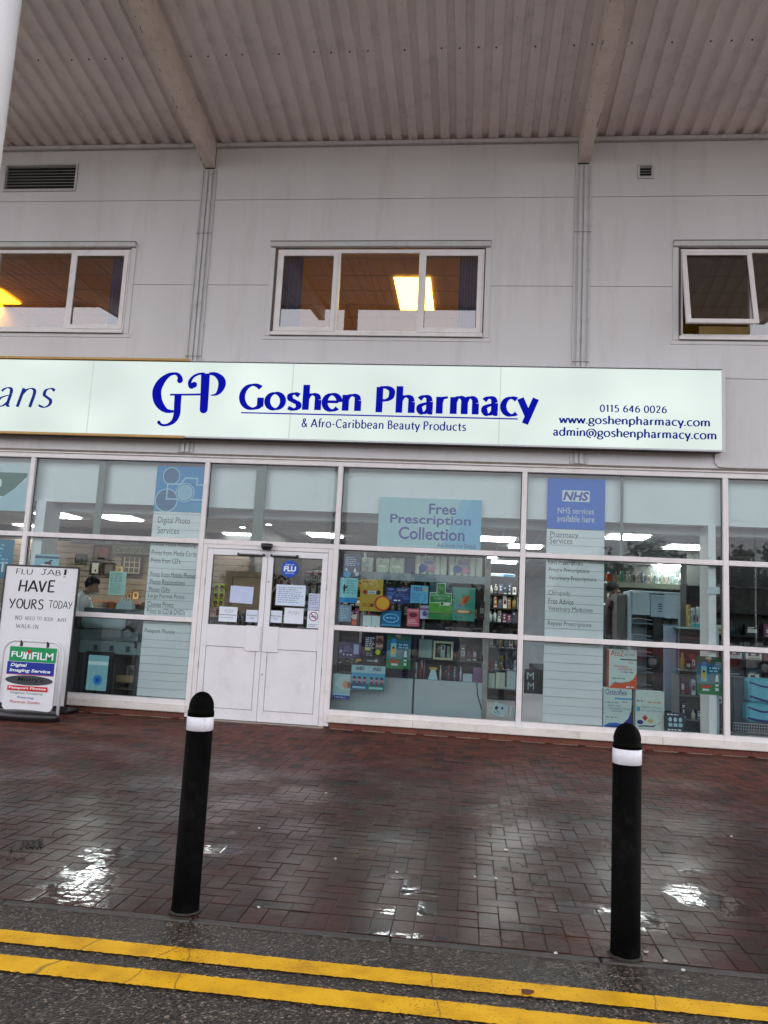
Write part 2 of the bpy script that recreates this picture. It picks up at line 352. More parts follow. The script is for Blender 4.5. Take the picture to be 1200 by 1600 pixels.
def pen_text(mb, s, x0, z0, x1, z1, y, mat, thick=.13, thin=.045, slant=0.0, flare=0.10, jitter=0.0, track=0.0, pen=8.0):
    x = 0.0; strokes = []
    for ch in s:
        adv, sts = PEN[ch]
        jx, jz, js = rnd.uniform(-jitter, jitter), rnd.uniform(-jitter, jitter), 1 + rnd.uniform(-jitter, jitter)
        for st in sts:
            strokes.append([(x + (px + jx) * js + slant * pz, (pz + jz) * js) for px, pz in pen_path(st)])
        x += adv + track
    quads = []
    nv = (math.cos(R(pen)), math.sin(R(pen)))
    for p in strokes:
        n = len(p); Lft = []; Rgt = []
        closed = math.dist(p[0], p[-1]) < 1e-4 and n > 4
        for i in range(n):
            a = p[(i - 1) % (n - 1) if closed else max(i - 1, 0)]; b = p[(i + 1) % (n - 1) if closed else min(i + 1, n - 1)]
            if closed and i == 0: a, b = p[n - 2], p[1]
            if closed and i == n - 1: a, b = p[n - 2], p[1]
            dx, dz = b[0] - a[0], b[1] - a[1]; l = math.hypot(dx, dz) or 1; dx /= l; dz /= l
            wd = thin + (thick - thin) * abs(dx * nv[1] - dz * nv[0])
            if flare and not closed and i in (0, n - 1): wd *= 1 + flare
            Lft.append((p[i][0] - dz * wd / 2, p[i][1] + dx * wd / 2)); Rgt.append((p[i][0] + dz * wd / 2, p[i][1] - dx * wd / 2))
        quads.append((Lft, Rgt))
    allp = [q for a, b in quads for q in a + b]
    a0 = min(q[0] for q in allp); a1 = max(q[0] for q in allp); b0 = min(q[1] for q in allp); b1 = max(q[1] for q in allp)
    sx = (x1 - x0) / (a1 - a0); sz = (z1 - z0) / (b1 - b0)
    for k, (Lf, Rg) in enumerate(quads):
        yy = y - 0.00025 * (k % 5)
        n = len(Lf)
        vs = [(x0 + (q[0] - a0) * sx, yy, z0 + (q[1] - b0) * sz) for q in Lf] + [(x0 + (q[0] - a0) * sx, yy, z0 + (q[1] - b0) * sz) for q in Rg]
        mb.add(vs, [(i, i + n, i + n + 1, i + 1) for i in range(n - 1)], mat)
def wstroke(mb, pts, y, mat, k=6):
    """smooth stroke through (x, z, width) points"""
    p = catmull(pts, k); n = len(p); Lf = []; Rg = []
    for i in range(n):
        a, b = p[max(i - 1, 0)], p[min(i + 1, n - 1)]
        dx, dz = b[0] - a[0], b[1] - a[1]; l = math.hypot(dx, dz) or 1
        Lf.append((p[i][0] - dz / l * p[i][2] / 2, y, p[i][1] + dx / l * p[i][2] / 2)); Rg.append((p[i][0] + dz / l * p[i][2] / 2, y, p[i][1] - dx / l * p[i][2] / 2))
    mb.add(Lf + Rg, [(i, i + n, i + n + 1, i + 1) for i in range(n - 1)], mat)

# ================================================================== GROUND
def ramp(N, pts):
    r = N.new('ShaderNodeValToRGB'); cr = r.color_ramp
    while len(cr.elements) < len(pts): cr.elements.new(0.5)
    for e, (p, c) in zip(cr.elements, pts): e.position = p; e.color = tuple(c) + (1,) if len(c) == 3 else c
    return r
def asphalt(name, base, wet=0.5, sc=1.0):
    m, n, N, L = new_mat(name)
    out = N.new('ShaderNodeOutputMaterial'); p = N.new('ShaderNodeBsdfPrincipled'); L.new(p.outputs[0], out.inputs[0])
    tc = N.new('ShaderNodeTexCoord')
    vo = N.new('ShaderNodeTexVoronoi'); vo.inputs['Scale'].default_value = 115 * sc; L.new(tc.outputs['Object'], vo.inputs['Vector'])
    vd = N.new('ShaderNodeTexVoronoi'); vd.inputs['Scale'].default_value = 115 * sc; vd.feature = 'F1'; L.new(tc.outputs['Object'], vd.inputs['Vector'])
    big = N.new('ShaderNodeTexNoise'); big.inputs['Scale'].default_value = 1.6; big.inputs['Detail'].default_value = 6; L.new(tc.outputs['Object'], big.inputs['Vector'])
    sep = N.new('ShaderNodeSeparateColor'); L.new(vo.outputs['Color'], sep.inputs[0])
    r = ramp(N, [(0.0, [v * .3 for v in base]), (0.5, [v * .8 for v in base]), (0.80, [v * 1.7 for v in base]), (0.93, [v * 3.6 for v in base]), (1.0, [v * 7.5 for v in base])]); L.new(sep.outputs[0], r.inputs[0])
    mx = N.new('ShaderNodeMix'); mx.data_type = 'RGBA'; mx.blend_type = 'MULTIPLY'; mx.inputs[0].default_value = 0.7
    rb = ramp(N, [(0.3, (0.6, 0.58, 0.56)), (0.7, (1.15, 1.12, 1.08))]); L.new(big.outputs[0], rb.inputs[0])
    L.new(r.outputs[0], mx.inputs[6]); L.new(rb.outputs[0], mx.inputs[7]); L.new(mx.outputs[2], p.inputs['Base Color'])
    rr = N.new('ShaderNodeMapRange'); rr.inputs[1].default_value = 0.35; rr.inputs[2].default_value = 0.65; rr.inputs[3].default_value = 0.20; rr.inputs[4].default_value = 0.42
    L.new(big.outputs[0], rr.inputs[0]); L.new(rr.outputs[0], p.inputs['Roughness'])
    b = N.new('ShaderNodeBump'); b.inputs['Strength'].default_value = 0.65; b.inputs['Distance'].default_value = 0.005; b.invert = True
    L.new(vd.outputs['Distance'], b.inputs['Height']); L.new(b.outputs[0], p.inputs['Normal']); p.inputs['Specular IOR Level'].default_value = 0.32
    return m
M_asph = asphalt('wet_asphalt', (0.036, 0.029, 0.0235))
M_asph2 = asphalt('car_park_asphalt', (0.085, 0.080, 0.075), sc=0.5)

g = MB(); g.box(-300, 300, -400, 300, -0.20, -0.06, M_asph2); g.build('ground', kind='structure')
g = MB(); g.add([(-60, -14.5, -0.004), (60, -14.5, -0.004), (60, -6.522, -0.004), (-60, -6.522, -0.004)], [(0, 1, 2, 3)], M_asph)
g.add([(-60, -14.5, -0.055), (60, -14.5, -0.055), (60, -14.5, -0.004), (-60, -14.5, -0.004)], [(0, 1, 2, 3)], M_asph)
g.build('road', kind='structure')

# yellow lines: thick worn thermoplastic with ragged edges and cracks
def yellow_mat():
    m, n, N, L = new_mat('yellow_paint')
    out = N.new('ShaderNodeOutputMaterial'); p = N.new('ShaderNodeBsdfPrincipled'); L.new(p.outputs[0], out.inputs[0])
    tc = N.new('ShaderNodeTexCoord'); mp = N.new('ShaderNodeMapping'); mp.inputs['Scale'].default_value = (2.2, 0.5, 1); L.new(tc.outputs['Object'], mp.inputs[0])
    vo = N.new('ShaderNodeTexVoronoi'); vo.feature = 'DISTANCE_TO_EDGE'; vo.inputs['Scale'].default_value = 0.55
    wz = N.new('ShaderNodeTexNoise'); wz.inputs['Scale'].default_value = 5; L.new(tc.outputs['Object'], wz.inputs['Vector'])
    ad = N.new('ShaderNodeMix'); ad.data_type = 'RGBA'; ad.inputs[0].default_value = 0.12; L.new(mp.outputs[0], ad.inputs[6]); L.new(wz.outputs['Color'], ad.inputs[7])
    L.new(ad.outputs[2], vo.inputs['Vector'])
    cr = ramp(N, [(0.0006, (.8, .8, .8)), (0.0026, (0, 0, 0))]); L.new(vo.outputs['Distance'], cr.inputs[0])
    nz = N.new('ShaderNodeTexNoise'); nz.inputs['Scale'].default_value = 90; nz.inputs['Detail'].default_value = 6; L.new(tc.outputs['Object'], nz.inputs['Vector'])
    n2 = N.new('ShaderNodeTexNoise'); n2.inputs['Scale'].default_value = 6; n2.inputs['Detail'].default_value = 6; L.new(tc.outputs['Object'], n2.inputs['Vector'])
    yc = ramp(N, [(0.3, (0.50, 0.255, 0.008)), (0.55, (0.68, 0.37, 0.010)), (0.8, (0.74, 0.44, 0.025))]); L.new(n2.outputs[0], yc.inputs[0])
    n4 = N.new('ShaderNodeTexNoise'); n4.inputs['Scale'].default_value = 2.2; n4.inputs['Detail'].default_value = 5; L.new(tc.outputs['Object'], n4.inputs['Vector'])
    am = N.new('ShaderNodeMath'); am.operation = 'MULTIPLY_ADD'; am.inputs[1].default_value = 0.35; L.new(n4.outputs[0], am.inputs[0]); L.new(nz.outputs[0], am.inputs[2])
    wr = ramp(N, [(0.765, (0, 0, 0)), (0.88, (0.8, 0.8, 0.8))]); L.new(am.outputs[0], wr.inputs[0])
    mxx = N.new('ShaderNodeMix'); mxx.data_type = 'RGBA'; mxx.blend_type = 'LIGHTEN'; mxx.inputs[0].default_value = 1; L.new(cr.outputs[0], mxx.inputs[6]); L.new(wr.outputs[0], mxx.inputs[7])
    mc = N.new('ShaderNodeMix'); mc.data_type = 'RGBA'; L.new(mxx.outputs[2], mc.inputs[0]); L.new(yc.outputs[0], mc.inputs[6]); mc.inputs[7].default_value = (0.10, 0.065, 0.03, 1)
    L.new(mc.outputs[2], p.inputs['Base Color']); p.inputs['Roughness'].default_value = 0.5; p.inputs['Specular IOR Level'].default_value = 0.15
    b = N.new('ShaderNodeBump'); b.inputs['Strength'].default_value = 0.35; b.inputs['Distance'].default_value = 0.004; L.new(nz.outputs[0], b.inputs['Height']); L.new(b.outputs[0], p.inputs['Normal'])
    return m
M_yel = yellow_mat()
def yellow(ya, yb):
    mb = MB(); n = 1400; vs = []; fs = []; x0 = -9.0; dx = 15.0 / n
    for i in range(n + 1):
        x = x0 + i * dx
        vs += [(x, ya + rnd.gauss(0, 0.0021), 0.001), (x, yb + rnd.gauss(0, 0.0021), 0.001)]
    for i in range(n): fs.append((2 * i, 2 * i + 1, 2 * i + 3, 2 * i + 2))
    mb.add(vs, fs, M_yel); mb.build('yellow_line', kind='structure')
yellow(-6.915, -6.795); yellow(-7.152, -7.022)

# block paving: every block a small chamfered slab in a right-angled herringbone, a header course along the kerb
PUD = [(128, 1362, .20, .10), (120, 1385, .24, .07), (105, 1412, .2, .05), (150, 1340, .10, .04), (345, 1328, .14, .13), (350, 1300, .10, .05), (648, 1396, .15, .05), (625, 1424, .17, .055), (662, 1412, .06, .05), (610, 1372, .1, .03), (1088, 1398, .17, .20), (1080, 1360, .12, .08), (1012, 1440, .10, .16), (560, 1330, .12, .10), (170, 1330, .16, .12), (790, 1328, .07, .03), (60, 1440, .5, .1), (650, 1470, .4, .035), (900, 1420, .2, .1), (1140, 1420, .2, .12)]
PUDG = [gr(a, b) + (c, d) for a, b, c, d in PUD]
def wetness(x, y):
    s = 0.0
    for gx, gy, rx, ry in PUDG:
        d = math.hypot((x - gx) / rx, (y - gy) / ry)
        s = max(s, 1.15 - 0.55 * d)
    return max(0.0, min(1.0, s))
def paving_mat():
    m, n, N, L = new_mat('block_paving')
    out = N.new('ShaderNodeOutputMaterial'); p = N.new('ShaderNodeBsdfPrincipled'); L.new(p.outputs[0], out.inputs[0])
    tc = N.new('ShaderNodeTexCoord'); ge = N.new('ShaderNodeNewGeometry')
    r = ramp(N, [(0.0, (0.030, 0.026, 0.025)), (0.10, (0.055, 0.024, 0.019)), (0.35, (0.105, 0.036, 0.026)), (0.62, (0.140, 0.045, 0.030)), (0.85, (0.092, 0.030, 0.026)), (1.0, (0.135, 0.054, 0.036))])
    L.new(ge.outputs['Random Per Island'], r.inputs[0])
    fine = N.new('ShaderNodeTexNoise'); fine.inputs['Scale'].default_value = 160; fine.inputs['Detail'].default_value = 5; L.new(tc.outputs['Object'], fine.inputs['Vector'])
    med = N.new('ShaderNodeTexNoise'); med.inputs['Scale'].default_value = 0.8; med.inputs['Detail'].default_value = 7; L.new(tc.outputs['Object'], med.inputs['Vector'])
    tiny = N.new('ShaderNodeTexNoise'); tiny.inputs['Scale'].default_value = 9; tiny.inputs['Detail'].default_value = 8; tiny.inputs['Roughness'].default_value = 0.7; L.new(tc.outputs['Object'], tiny.inputs['Vector'])
    sep = N.new('ShaderNodeSeparateXYZ'); L.new(tc.outputs['Object'], sep.inputs[0])
    # rain reaches only the outer part of the pavement: -y is the kerb
    wy = N.new('ShaderNodeMapRange'); wy.inputs[1].default_value = -1.4; wy.inputs[2].default_value = -4.6; wy.inputs[3].default_value = 0; wy.inputs[4].default_value = 1.0
    mj = N.new('ShaderNodeMath'); mj.operation = 'MULTIPLY_ADD'; mj.inputs[1].default_value = 3.0; L.new(med.outputs[0], mj.inputs[0])
    L.new(sep.outputs['Y'], mj.inputs[2])
    ofs = N.new('ShaderNodeMath'); ofs.operation = 'SUBTRACT'; ofs.inputs[1].default_value = 1.5; L.new(mj.outputs[0], ofs.inputs[0]); L.new(ofs.outputs[0], wy.inputs[0])
    # grime, thicker towards the kerb
    gm = N.new('ShaderNodeMath'); gm.operation = 'MULTIPLY'; L.new(wy.outputs[0], gm.inputs[0])
    tr = ramp(N, [(0.30, (0.25, 0.25, 0.25)), (0.70, (0.92, 0.92, 0.92))]); L.new(tiny.outputs[0], tr.inputs[0]); L.new(tr.outputs[0], gm.inputs[1])
    mx = N.new('ShaderNodeMix'); mx.data_type = 'RGBA'; L.new(gm.outputs[0], mx.inputs[0]); L.new(r.outputs[0], mx.inputs[6]); mx.inputs[7].default_value = (0.046, 0.031, 0.023, 1)
    # grit specks
    sp = ramp(N, [(0.70, (0, 0, 0)), (0.76, (0.6, 0.6, 0.6))]); L.new(fine.outputs[0], sp.inputs[0])
    m2 = N.new('ShaderNodeMix'); m2.data_type = 'RGBA'; L.new(sp.outputs[0], m2.inputs[0]); L.new(mx.outputs[2], m2.inputs[6]); m2.inputs[7].default_value = (0.10, 0.08, 0.066, 1)
    # rust stain round the foot of a post
    at_ = N.new('ShaderNodeAttribute'); at_.attribute_name = 'rust'
    m3 = N.new('ShaderNodeMix'); m3.data_type = 'RGBA'; L.new(m2.outputs[2], m3.inputs[6]); m3.inputs[7].default_value = (0.17, 0.085, 0.03, 1)
    rm = N.new('ShaderNodeMath'); rm.operation = 'MULTIPLY'; L.new(at_.outputs['Fac'], rm.inputs[0]); L.new(tr.outputs[0], rm.inputs[1]); L.new(rm.outputs[0], m3.inputs[0])
    dk = N.new('ShaderNodeMix'); dk.data_type = 'RGBA'; dk.blend_type = 'MULTIPLY'; L.new(m3.outputs[2], dk.inputs[6]); dk.inputs[7].default_value = (0.54, 0.41, 0.36, 1); L.new(wy.outputs[0], dk.inputs[0])
    L.new(dk.outputs[2], p.inputs['Base Color'])
    # standing water
    wa = N.new('ShaderNodeAttribute'); wa.attribute_name = 'wet'
    ws = N.new('ShaderNodeMath'); ws.operation = 'MULTIPLY_ADD'; ws.inputs[1].default_value = 0.9; L.new(tiny.outputs[0], ws.inputs[0]); L.new(wa.outputs['Fac'], ws.inputs[2])
    pm = N.new('ShaderNodeMapRange'); pm.interpolation_type = 'SMOOTHSTEP'; pm.inputs[1].default_value = 0.98; pm.inputs[2].default_value = 1.10; L.new(ws.outputs[0], pm.inputs[0])
    r1 = N.new('ShaderNodeMapRange'); r1.inputs[3].default_value = 0.55; r1.inputs[4].default_value = 0.23; L.new(wy.outputs[0], r1.inputs[0])
    rj = N.new('ShaderNodeMath'); rj.operation = 'MULTIPLY_ADD'; rj.inputs[1].default_value = 0.30; L.new(tiny.outputs[0], rj.inputs[0]); 
    r1s = N.new('ShaderNodeMath'); r1s.operation = 'SUBTRACT'; r1s.inputs[1].default_value = 0.13; L.new(r1.outputs[0], r1s.inputs[0]); L.new(r1s.outputs[0], rj.inputs[2])
    r2 = N.new('ShaderNodeMix'); r2.data_type = 'FLOAT'; L.new(pm.outputs[0], r2.inputs[0]); rk = N.new('ShaderNodeMix'); rk.data_type = 'FLOAT'; L.new(rj.outputs[0], rk.inputs[2]); rk.inputs[3].default_value = 0.13; L.new(rk.outputs[0], r2.inputs[2]); r2.inputs[3].default_value = 0.07
    L.new(r2.outputs[0], p.inputs['Roughness'])
    fz = N.new('ShaderNodeTexNoise'); fz.inputs['Scale'].default_value = 1.7; fz.inputs['Detail'].default_value = 6; L.new(tc.outputs['Object'], fz.inputs['Vector'])
    fm = N.new('ShaderNodeMapRange'); fm.inputs[1].default_value = 0.44; fm.inputs[2].default_value = 0.62; fm.inputs[3].default_value = 0.0; fm.inputs[4].default_value = 0.26; L.new(fz.outputs[0], fm.inputs[0])
    fy = N.new('ShaderNodeMath'); fy.operation = 'MULTIPLY'; L.new(fm.outputs[0], fy.inputs[0]); L.new(wy.outputs[0], fy.inputs[1])
    f2 = N.new('ShaderNodeMath'); f2.operation = 'MULTIPLY'; f2.use_clamp = True; f2.inputs[1].default_value = 3.4; L.new(fy.outputs[0], f2.inputs[0]); L.new(f2.outputs[0], rk.inputs[0])
    fx = N.new('ShaderNodeMath'); fx.operation = 'MAXIMUM'; L.new(fy.outputs[0], fx.inputs[0]); L.new(pm.outputs[0], fx.inputs[1])
    sl = N.new('ShaderNodeMapRange'); sl.inputs[3].default_value = 0.07; sl.inputs[4].default_value = 0.40; L.new(fx.outputs[0], sl.inputs[0]); L.new(sl.outputs[0], p.inputs['Specular IOR Level'])
    # surface grain, flattened under water where only ripples remain
    inv = N.new('ShaderNodeMath'); inv.operation = 'SUBTRACT'; inv.inputs[0].default_value = 1.0; L.new(pm.outputs[0], inv.inputs[1])
    hb = N.new('ShaderNodeMath'); hb.operation = 'MULTIPLY'; L.new(fine.outputs[0], hb.inputs[0]); L.new(inv.outputs[0], hb.inputs[1])
    b = N.new('ShaderNodeBump'); b.inputs['Strength'].default_value = 0.22; b.inputs['Distance'].default_value = 0.004; L.new(hb.outputs[0], b.inputs['Height'])
    ri = N.new('ShaderNodeTexNoise'); ri.inputs['Scale'].default_value = 14; ri.inputs['Detail'].default_value = 3; L.new(tc.outputs['Object'], ri.inputs['Vector'])
    b2 = N.new('ShaderNodeBump'); b2.inputs['Strength'].default_value = 0.10; b2.inputs['Distance'].default_value = 0.02; L.new(ri.outputs[0], b2.inputs['Height']); L.new(b.outputs[0], b2.inputs['Normal'])
    L.new(b2.outputs[0], p.inputs['Normal'])
    return m
M_pave = paving_mat()
def paving():
    vs = []; fs = []; wet = []; rust = []
    def und(x, y): return 0.0015 * math.sin(x * 1.7 + y * .9) + 0.0012 * math.sin(x * .6 - y * 2.3)
    def block(x0, x1, y0, y1):
        gp, ch = 0.0009, 0.0032
        x0 += gp; x1 -= gp; y0 += gp; y1 -= gp
        wv = wetness((x0 + x1) / 2, (y0 + y1) / 2); k_ = max(.08, 1 - 1.3 * wv); dz = rnd.gauss(0, 0.0008) * k_; tx = rnd.gauss(0, 0.0035) * k_; ty = rnd.gauss(0, 0.0035) * k_
        cx, cyy = (x0 + x1) / 2, (y0 + y1) / 2
        o = len(vs)
        for (ax, ay, k) in ((x0 + ch, y0 + ch, 0), (x1 - ch, y0 + ch, 0), (x1 - ch, y1 - ch, 0), (x0 + ch, y1 - ch, 0), (x0, y0, 1), (x1, y0, 1), (x1, y1, 1), (x0, y1, 1)):
            vs.append((ax, ay, und(cx, cyy) + dz + (ax - cx) * tx + (ay - cyy) * ty - 0.0018 * k))
            wv = wetness(ax, ay); wet.append(wv)
            rust.append(max(0, 1.1 - math.hypot((ax - .60) / .20, (ay + 6.30) / .14)))
        fs.extend([(o, o + 1, o + 2, o + 3), (o + 4, o + 5, o + 1, o), (o + 5, o + 6, o + 2, o + 1), (o + 6, o + 7, o + 3, o + 2), (o + 7, o + 4, o, o + 3)])
    u = 0.1; X0, Y0 = -13.0, -6.27; NX, NY = 230, 62
    for i in range(NX):
        for j in range(NY):
            k = (i - j) % 4; x = X0 + i * u; y = Y0 + j * u
            if k == 0: block(x, x + 2 * u, y, y + u)
            elif k == 3: block(x, x + u, y, y + 2 * u)
            elif (k == 1 and i == 0) or (k == 2 and j == 0): block(x, x + u, y, y + u)
    for i in range(NX): block(X0 + i * u, X0 + (i + 1) * u, -6.472, -6.27)
    me = bpy.data.meshes.new('pavement'); me.from_pydata(vs, [], fs); me.materials.append(M_pave)
    for nm, arr in (('wet', wet), ('rust', rust)):
        a = me.attributes.new(nm, 'FLOAT', 'POINT'); a.data.foreach_set('value', arr)
    me.update(); o = bpy.data.objects.new('pavement', me); col.objects.link(o); tag(o, kind='structure')
paving()
M_bed = pbr('joint_sand', (0.034, 0.026, 0.022), 0.7, 0.3, 30)
g = MB(); g.box(-60, 60, -6.49, -0.02, -0.055, -0.007, M_bed); g.build('pavement_bed', kind='structure')
M_edge = pbr('kerb_concrete', (0.040, 0.034, 0.030), 0.42, 0.25, 12, bump=0.4, bscale=120)
g = MB()
x = -14.0
while x < 12: g.box(x, x + 0.908, -6.520, -6.474, -0.055, 0.0015, M_edge, 0.006); x += 0.914
g.build('kerb', kind='structure')
M_scr = pbr('black_scrawl', (0.012, 0.011, 0.011), 0.6)

# ================================================================== BUILDING
B = empty('retail_building', (0, 0, 0), 'grey clad retail unit with white framed glass shopfront under a sloping steel canopy', 'building')
XL, XR = -13.0, 10.0
ZE = 8.10; SLOPE = 0.1285; LC = 8.4
BEAMX = [-9.23, -3.94, 1.345, 6.635]
MX = [-8.64, -6.13, -3.61, -1.766, 0.668, 3.177, 5.69, 8.2]
ZH, ZT1, ZT2, ZB = 3.41, 2.33, 1.275, 0.232
WINS = [(-8.00, -4.955, False), (-2.925, 0.105, False), (2.555, 5.6, True)]
WZ0, WZ1 = 5.245, 6.575

def sheet_with_holes(mb, x0, x1, z0, z1, holes, mat, y0, y1):
    xs = sorted({x0, x1} | {min(max(h[i], x0), x1) for h in holes for i in (0, 1)})
    zs = sorted({z0, z1} | {min(max(h[i], z0), z1) for h in holes for i in (2, 3)})
    for a, b in zip(xs, xs[1:]):
        for c, d in zip(zs, zs[1:]):
            mx, mz = (a + b) / 2, (c + d) / 2
            if b - a < 1e-6 or d - c < 1e-6 or any(h[0] < mx < h[1] and h[2] < mz < h[3] for h in holes): continue
            mb.add([(a, y0, c), (b, y0, c), (b, y0, d), (a, y0, d)], [(0, 1, 2, 3)], mat)
            mb.add([(a, y1, c), (b, y1, c), (b, y1, d), (a, y1, d)], [(3, 2, 1, 0)], mat)
    for k, (a, b, c, d) in enumerate([(x0, x1, z0, z1)] + holes):
        cut = k > 0 and (c < z0 or d > z1); lo, hi = c >= z0, d <= z1
        a, b, c, d = max(a, x0), min(b, x1), max(c, z0), min(d, z1)
        if a >= b or c >= d: continue
        if cut:
            for ok, zq in ((lo, c), (hi, d)):
                if ok: mb.add([(a, y0, zq), (b, y0, zq), (b, y1, zq), (a, y1, zq)], [(0, 1, 2, 3)], mat)
            for xq in (a, b): mb.add([(xq, y0, c), (xq, y1, c), (xq, y1, d), (xq, y0, d)], [(0, 1, 2, 3)], mat)
            continue
        if k == 0:
            for q in holes:
                if q[0] < b and q[1] > a and (abs(q[2] - c) < 1e-6 or abs(q[3] - d) < 1e-6): pass
            spans = [(a, b)]
            for q in holes:
                if q[2] < c < q[3] or q[2] < d < q[3]: spans = [t for s_, e_ in spans for t in ((s_, min(e_, q[0])), (max(s_, q[1]), e_)) if t[1] - t[0] > 1e-6]
            for sa, sb in spans:
                mb.add([(sa, y0, c), (sb, y0, c), (sb, y1, c), (sa, y1, c)], [(0, 1, 2, 3)], mat); mb.add([(sa, y0, d), (sb, y0, d), (sb, y1, d), (sa, y1, d)], [(3, 2, 1, 0)], mat)
            for xq in (a, b): mb.add([(xq, y0, c), (xq, y1, c), (xq, y1, d), (xq, y0, d)], [(0, 1, 2, 3)], mat)
            continue
        mb.add([(a, y0, c), (b, y0, c), (b, y1, c), (a, y1, c)], [(0, 1, 2, 3)], mat); mb.add([(a, y0, d), (b, y0, d), (b, y1, d), (a, y1, d)], [(3, 2, 1, 0)], mat)
        mb.add([(a, y0, c), (a, y1, c), (a, y1, d), (a, y0, d)], [(0, 1, 2, 3)], mat); mb.add([(b, y0, c), (b, y1, c), (b, y1, d), (b, y0, d)], [(3, 2, 1, 0)], mat)
VENTS = [(-7.10, -5.95, 7.40, 7.84), (2.063, 2.278, 7.50, 7.712)]
holes = [(a, b, WZ0, WZ1) for a, b, _ in WINS] + [(v[0] + .03, v[1] - .03, v[2] + .03, v[3] - .03) for v in VENTS]
rows = [3.53, 4.716, 5.965, 7.246, 8.04]
mb = MB()
bays = [(XL, BEAMX[0] - .075), (BEAMX[0] + .075, BEAMX[1] - .075), (BEAMX[1] + .075, BEAMX[2] - .075), (BEAMX[2] + .075, BEAMX[3] - .075), (BEAMX[3] + .075, XR)]
for bi, (a, b) in enumerate(bays):
    rr_ = rows if bi in (3, 4) else [3.53] + rows[2:]
    for c, d in zip(rr_, rr_[1:]):
        g0 = 0.0035
        sheet_with_holes(mb, a, b, c + (g0 if c > 3.6 else 0), d - (g0 if d < 8.0 else 0), holes, M_clad, 0.0, 0.03)
mb.build('cladding', B)
mb = MB(); sheet_with_holes(mb, XL, XR, 3.50, 8.5, holes, M_joint, 0.032, 0.10); mb.build('backing_wall', B)
# dark stains and small marks on the cladding are in its material; pilasters: stepped cover strips with two ribs
for bx in BEAMX:
    mb = MB()
    mb.box(bx - .112, bx + .112, -0.006, 0.03, 3.535, 7.72, M_pil)
    for o0, o1, d in ((-.112, -.085, .022), (-.055, -.010, .034), (.010, .055, .034), (.085, .112, .022)):
        mb.box(bx + o0, bx + o1, -d, -0.0062, 3.536, 7.70, M_pil, 0.004)
    for z in (4.9, 6.72): mb.box(bx - .114, bx + .114, -0.037, -0.0345, z, z + .008, M_joint)
    mb.build('pilaster', B)
# eaves trim and a dark back colouring in the shaded void above it
mb = MB(); mb.box(XL, XR, -0.055, 0.03, 8.045, 8.10, M_pil, .004); mb.box(XL, XR, 0.032, 0.06, 8.10, 8.30, M_dark); mb.build('eaves_trim', B)

# canopy soffit: profiled steel sheet
def soffit():
    mb = MB(); per = 0.225; dz = 0.042
    prof = []
    x = XL
    while x < XR:
        prof += [(x, 0), (x + .118, 0), (x + .132, dz), (x + .211, dz)]; x += per
    prof.append((x, 0))
    vs = []; n = len(prof)
    for y in (0.03, -LC):
        for px_, pz in prof: vs.append((px_, y, ZE + SLOPE * (-y) + pz + 0.002))
    mb.add(vs, [(i, i + 1, n + i + 1, n + i) for i in range(n - 1)], M_soffit)
    # upper skin and outer edge, unseen and added to block sky light
    mb.box(XL, XR, -LC - .05, -LC - .02, ZE + SLOPE * LC - .05, ZE + SLOPE * LC + .35, M_pil)
    mb.add([(XL, -LC, ZE + SLOPE * LC + .28), (XR, -LC, ZE + SLOPE * LC + .28), (XR, .03, ZE + .28), (XL, .03, ZE + .28)], [(0, 1, 2, 3)], M_steel)
    o = mb.build('canopy_soffit', B)
    # fixing screws along the purlin lines
    sc = MB()
    for yy in (-1.55, -3.3, -5.2, -7.0):
        x = XL; k = 0
        while x < XR:
            if not (yy == -1.62) or k % 1 == 0:
                off = rnd.gauss(0, .006)
                if k % 7 not in (3, 5):
                    sc.lathe([(.0105, -.009), (.0105, 0)], x + .05 + off, yy + rnd.gauss(0, .006), M_chip, 8, ZE + SLOPE * (-yy) + .001)
            x += per; k += 1
    for k in range(150):                       # stray marks and rust freckles
        px_ = XL + int(rnd.random() * 100) * per + rnd.uniform(.01, .095); yy = rnd.uniform(-4.5, -.1)
        r_ = rnd.uniform(.003, .007); sc.lathe([(r_, -.003), (r_, 0)], px_, yy, M_chip, 6, ZE + SLOPE * (-yy) + .001)
    sc.build('fixing_screw', o, kind='stuff')
soffit()
mb = MB(); mb.box(XL, XR, 0.06, 14, 8.5, 8.6, M_steel); mb.build('unseen_roof', B)  # unseen slab, added to keep sky light out of the void
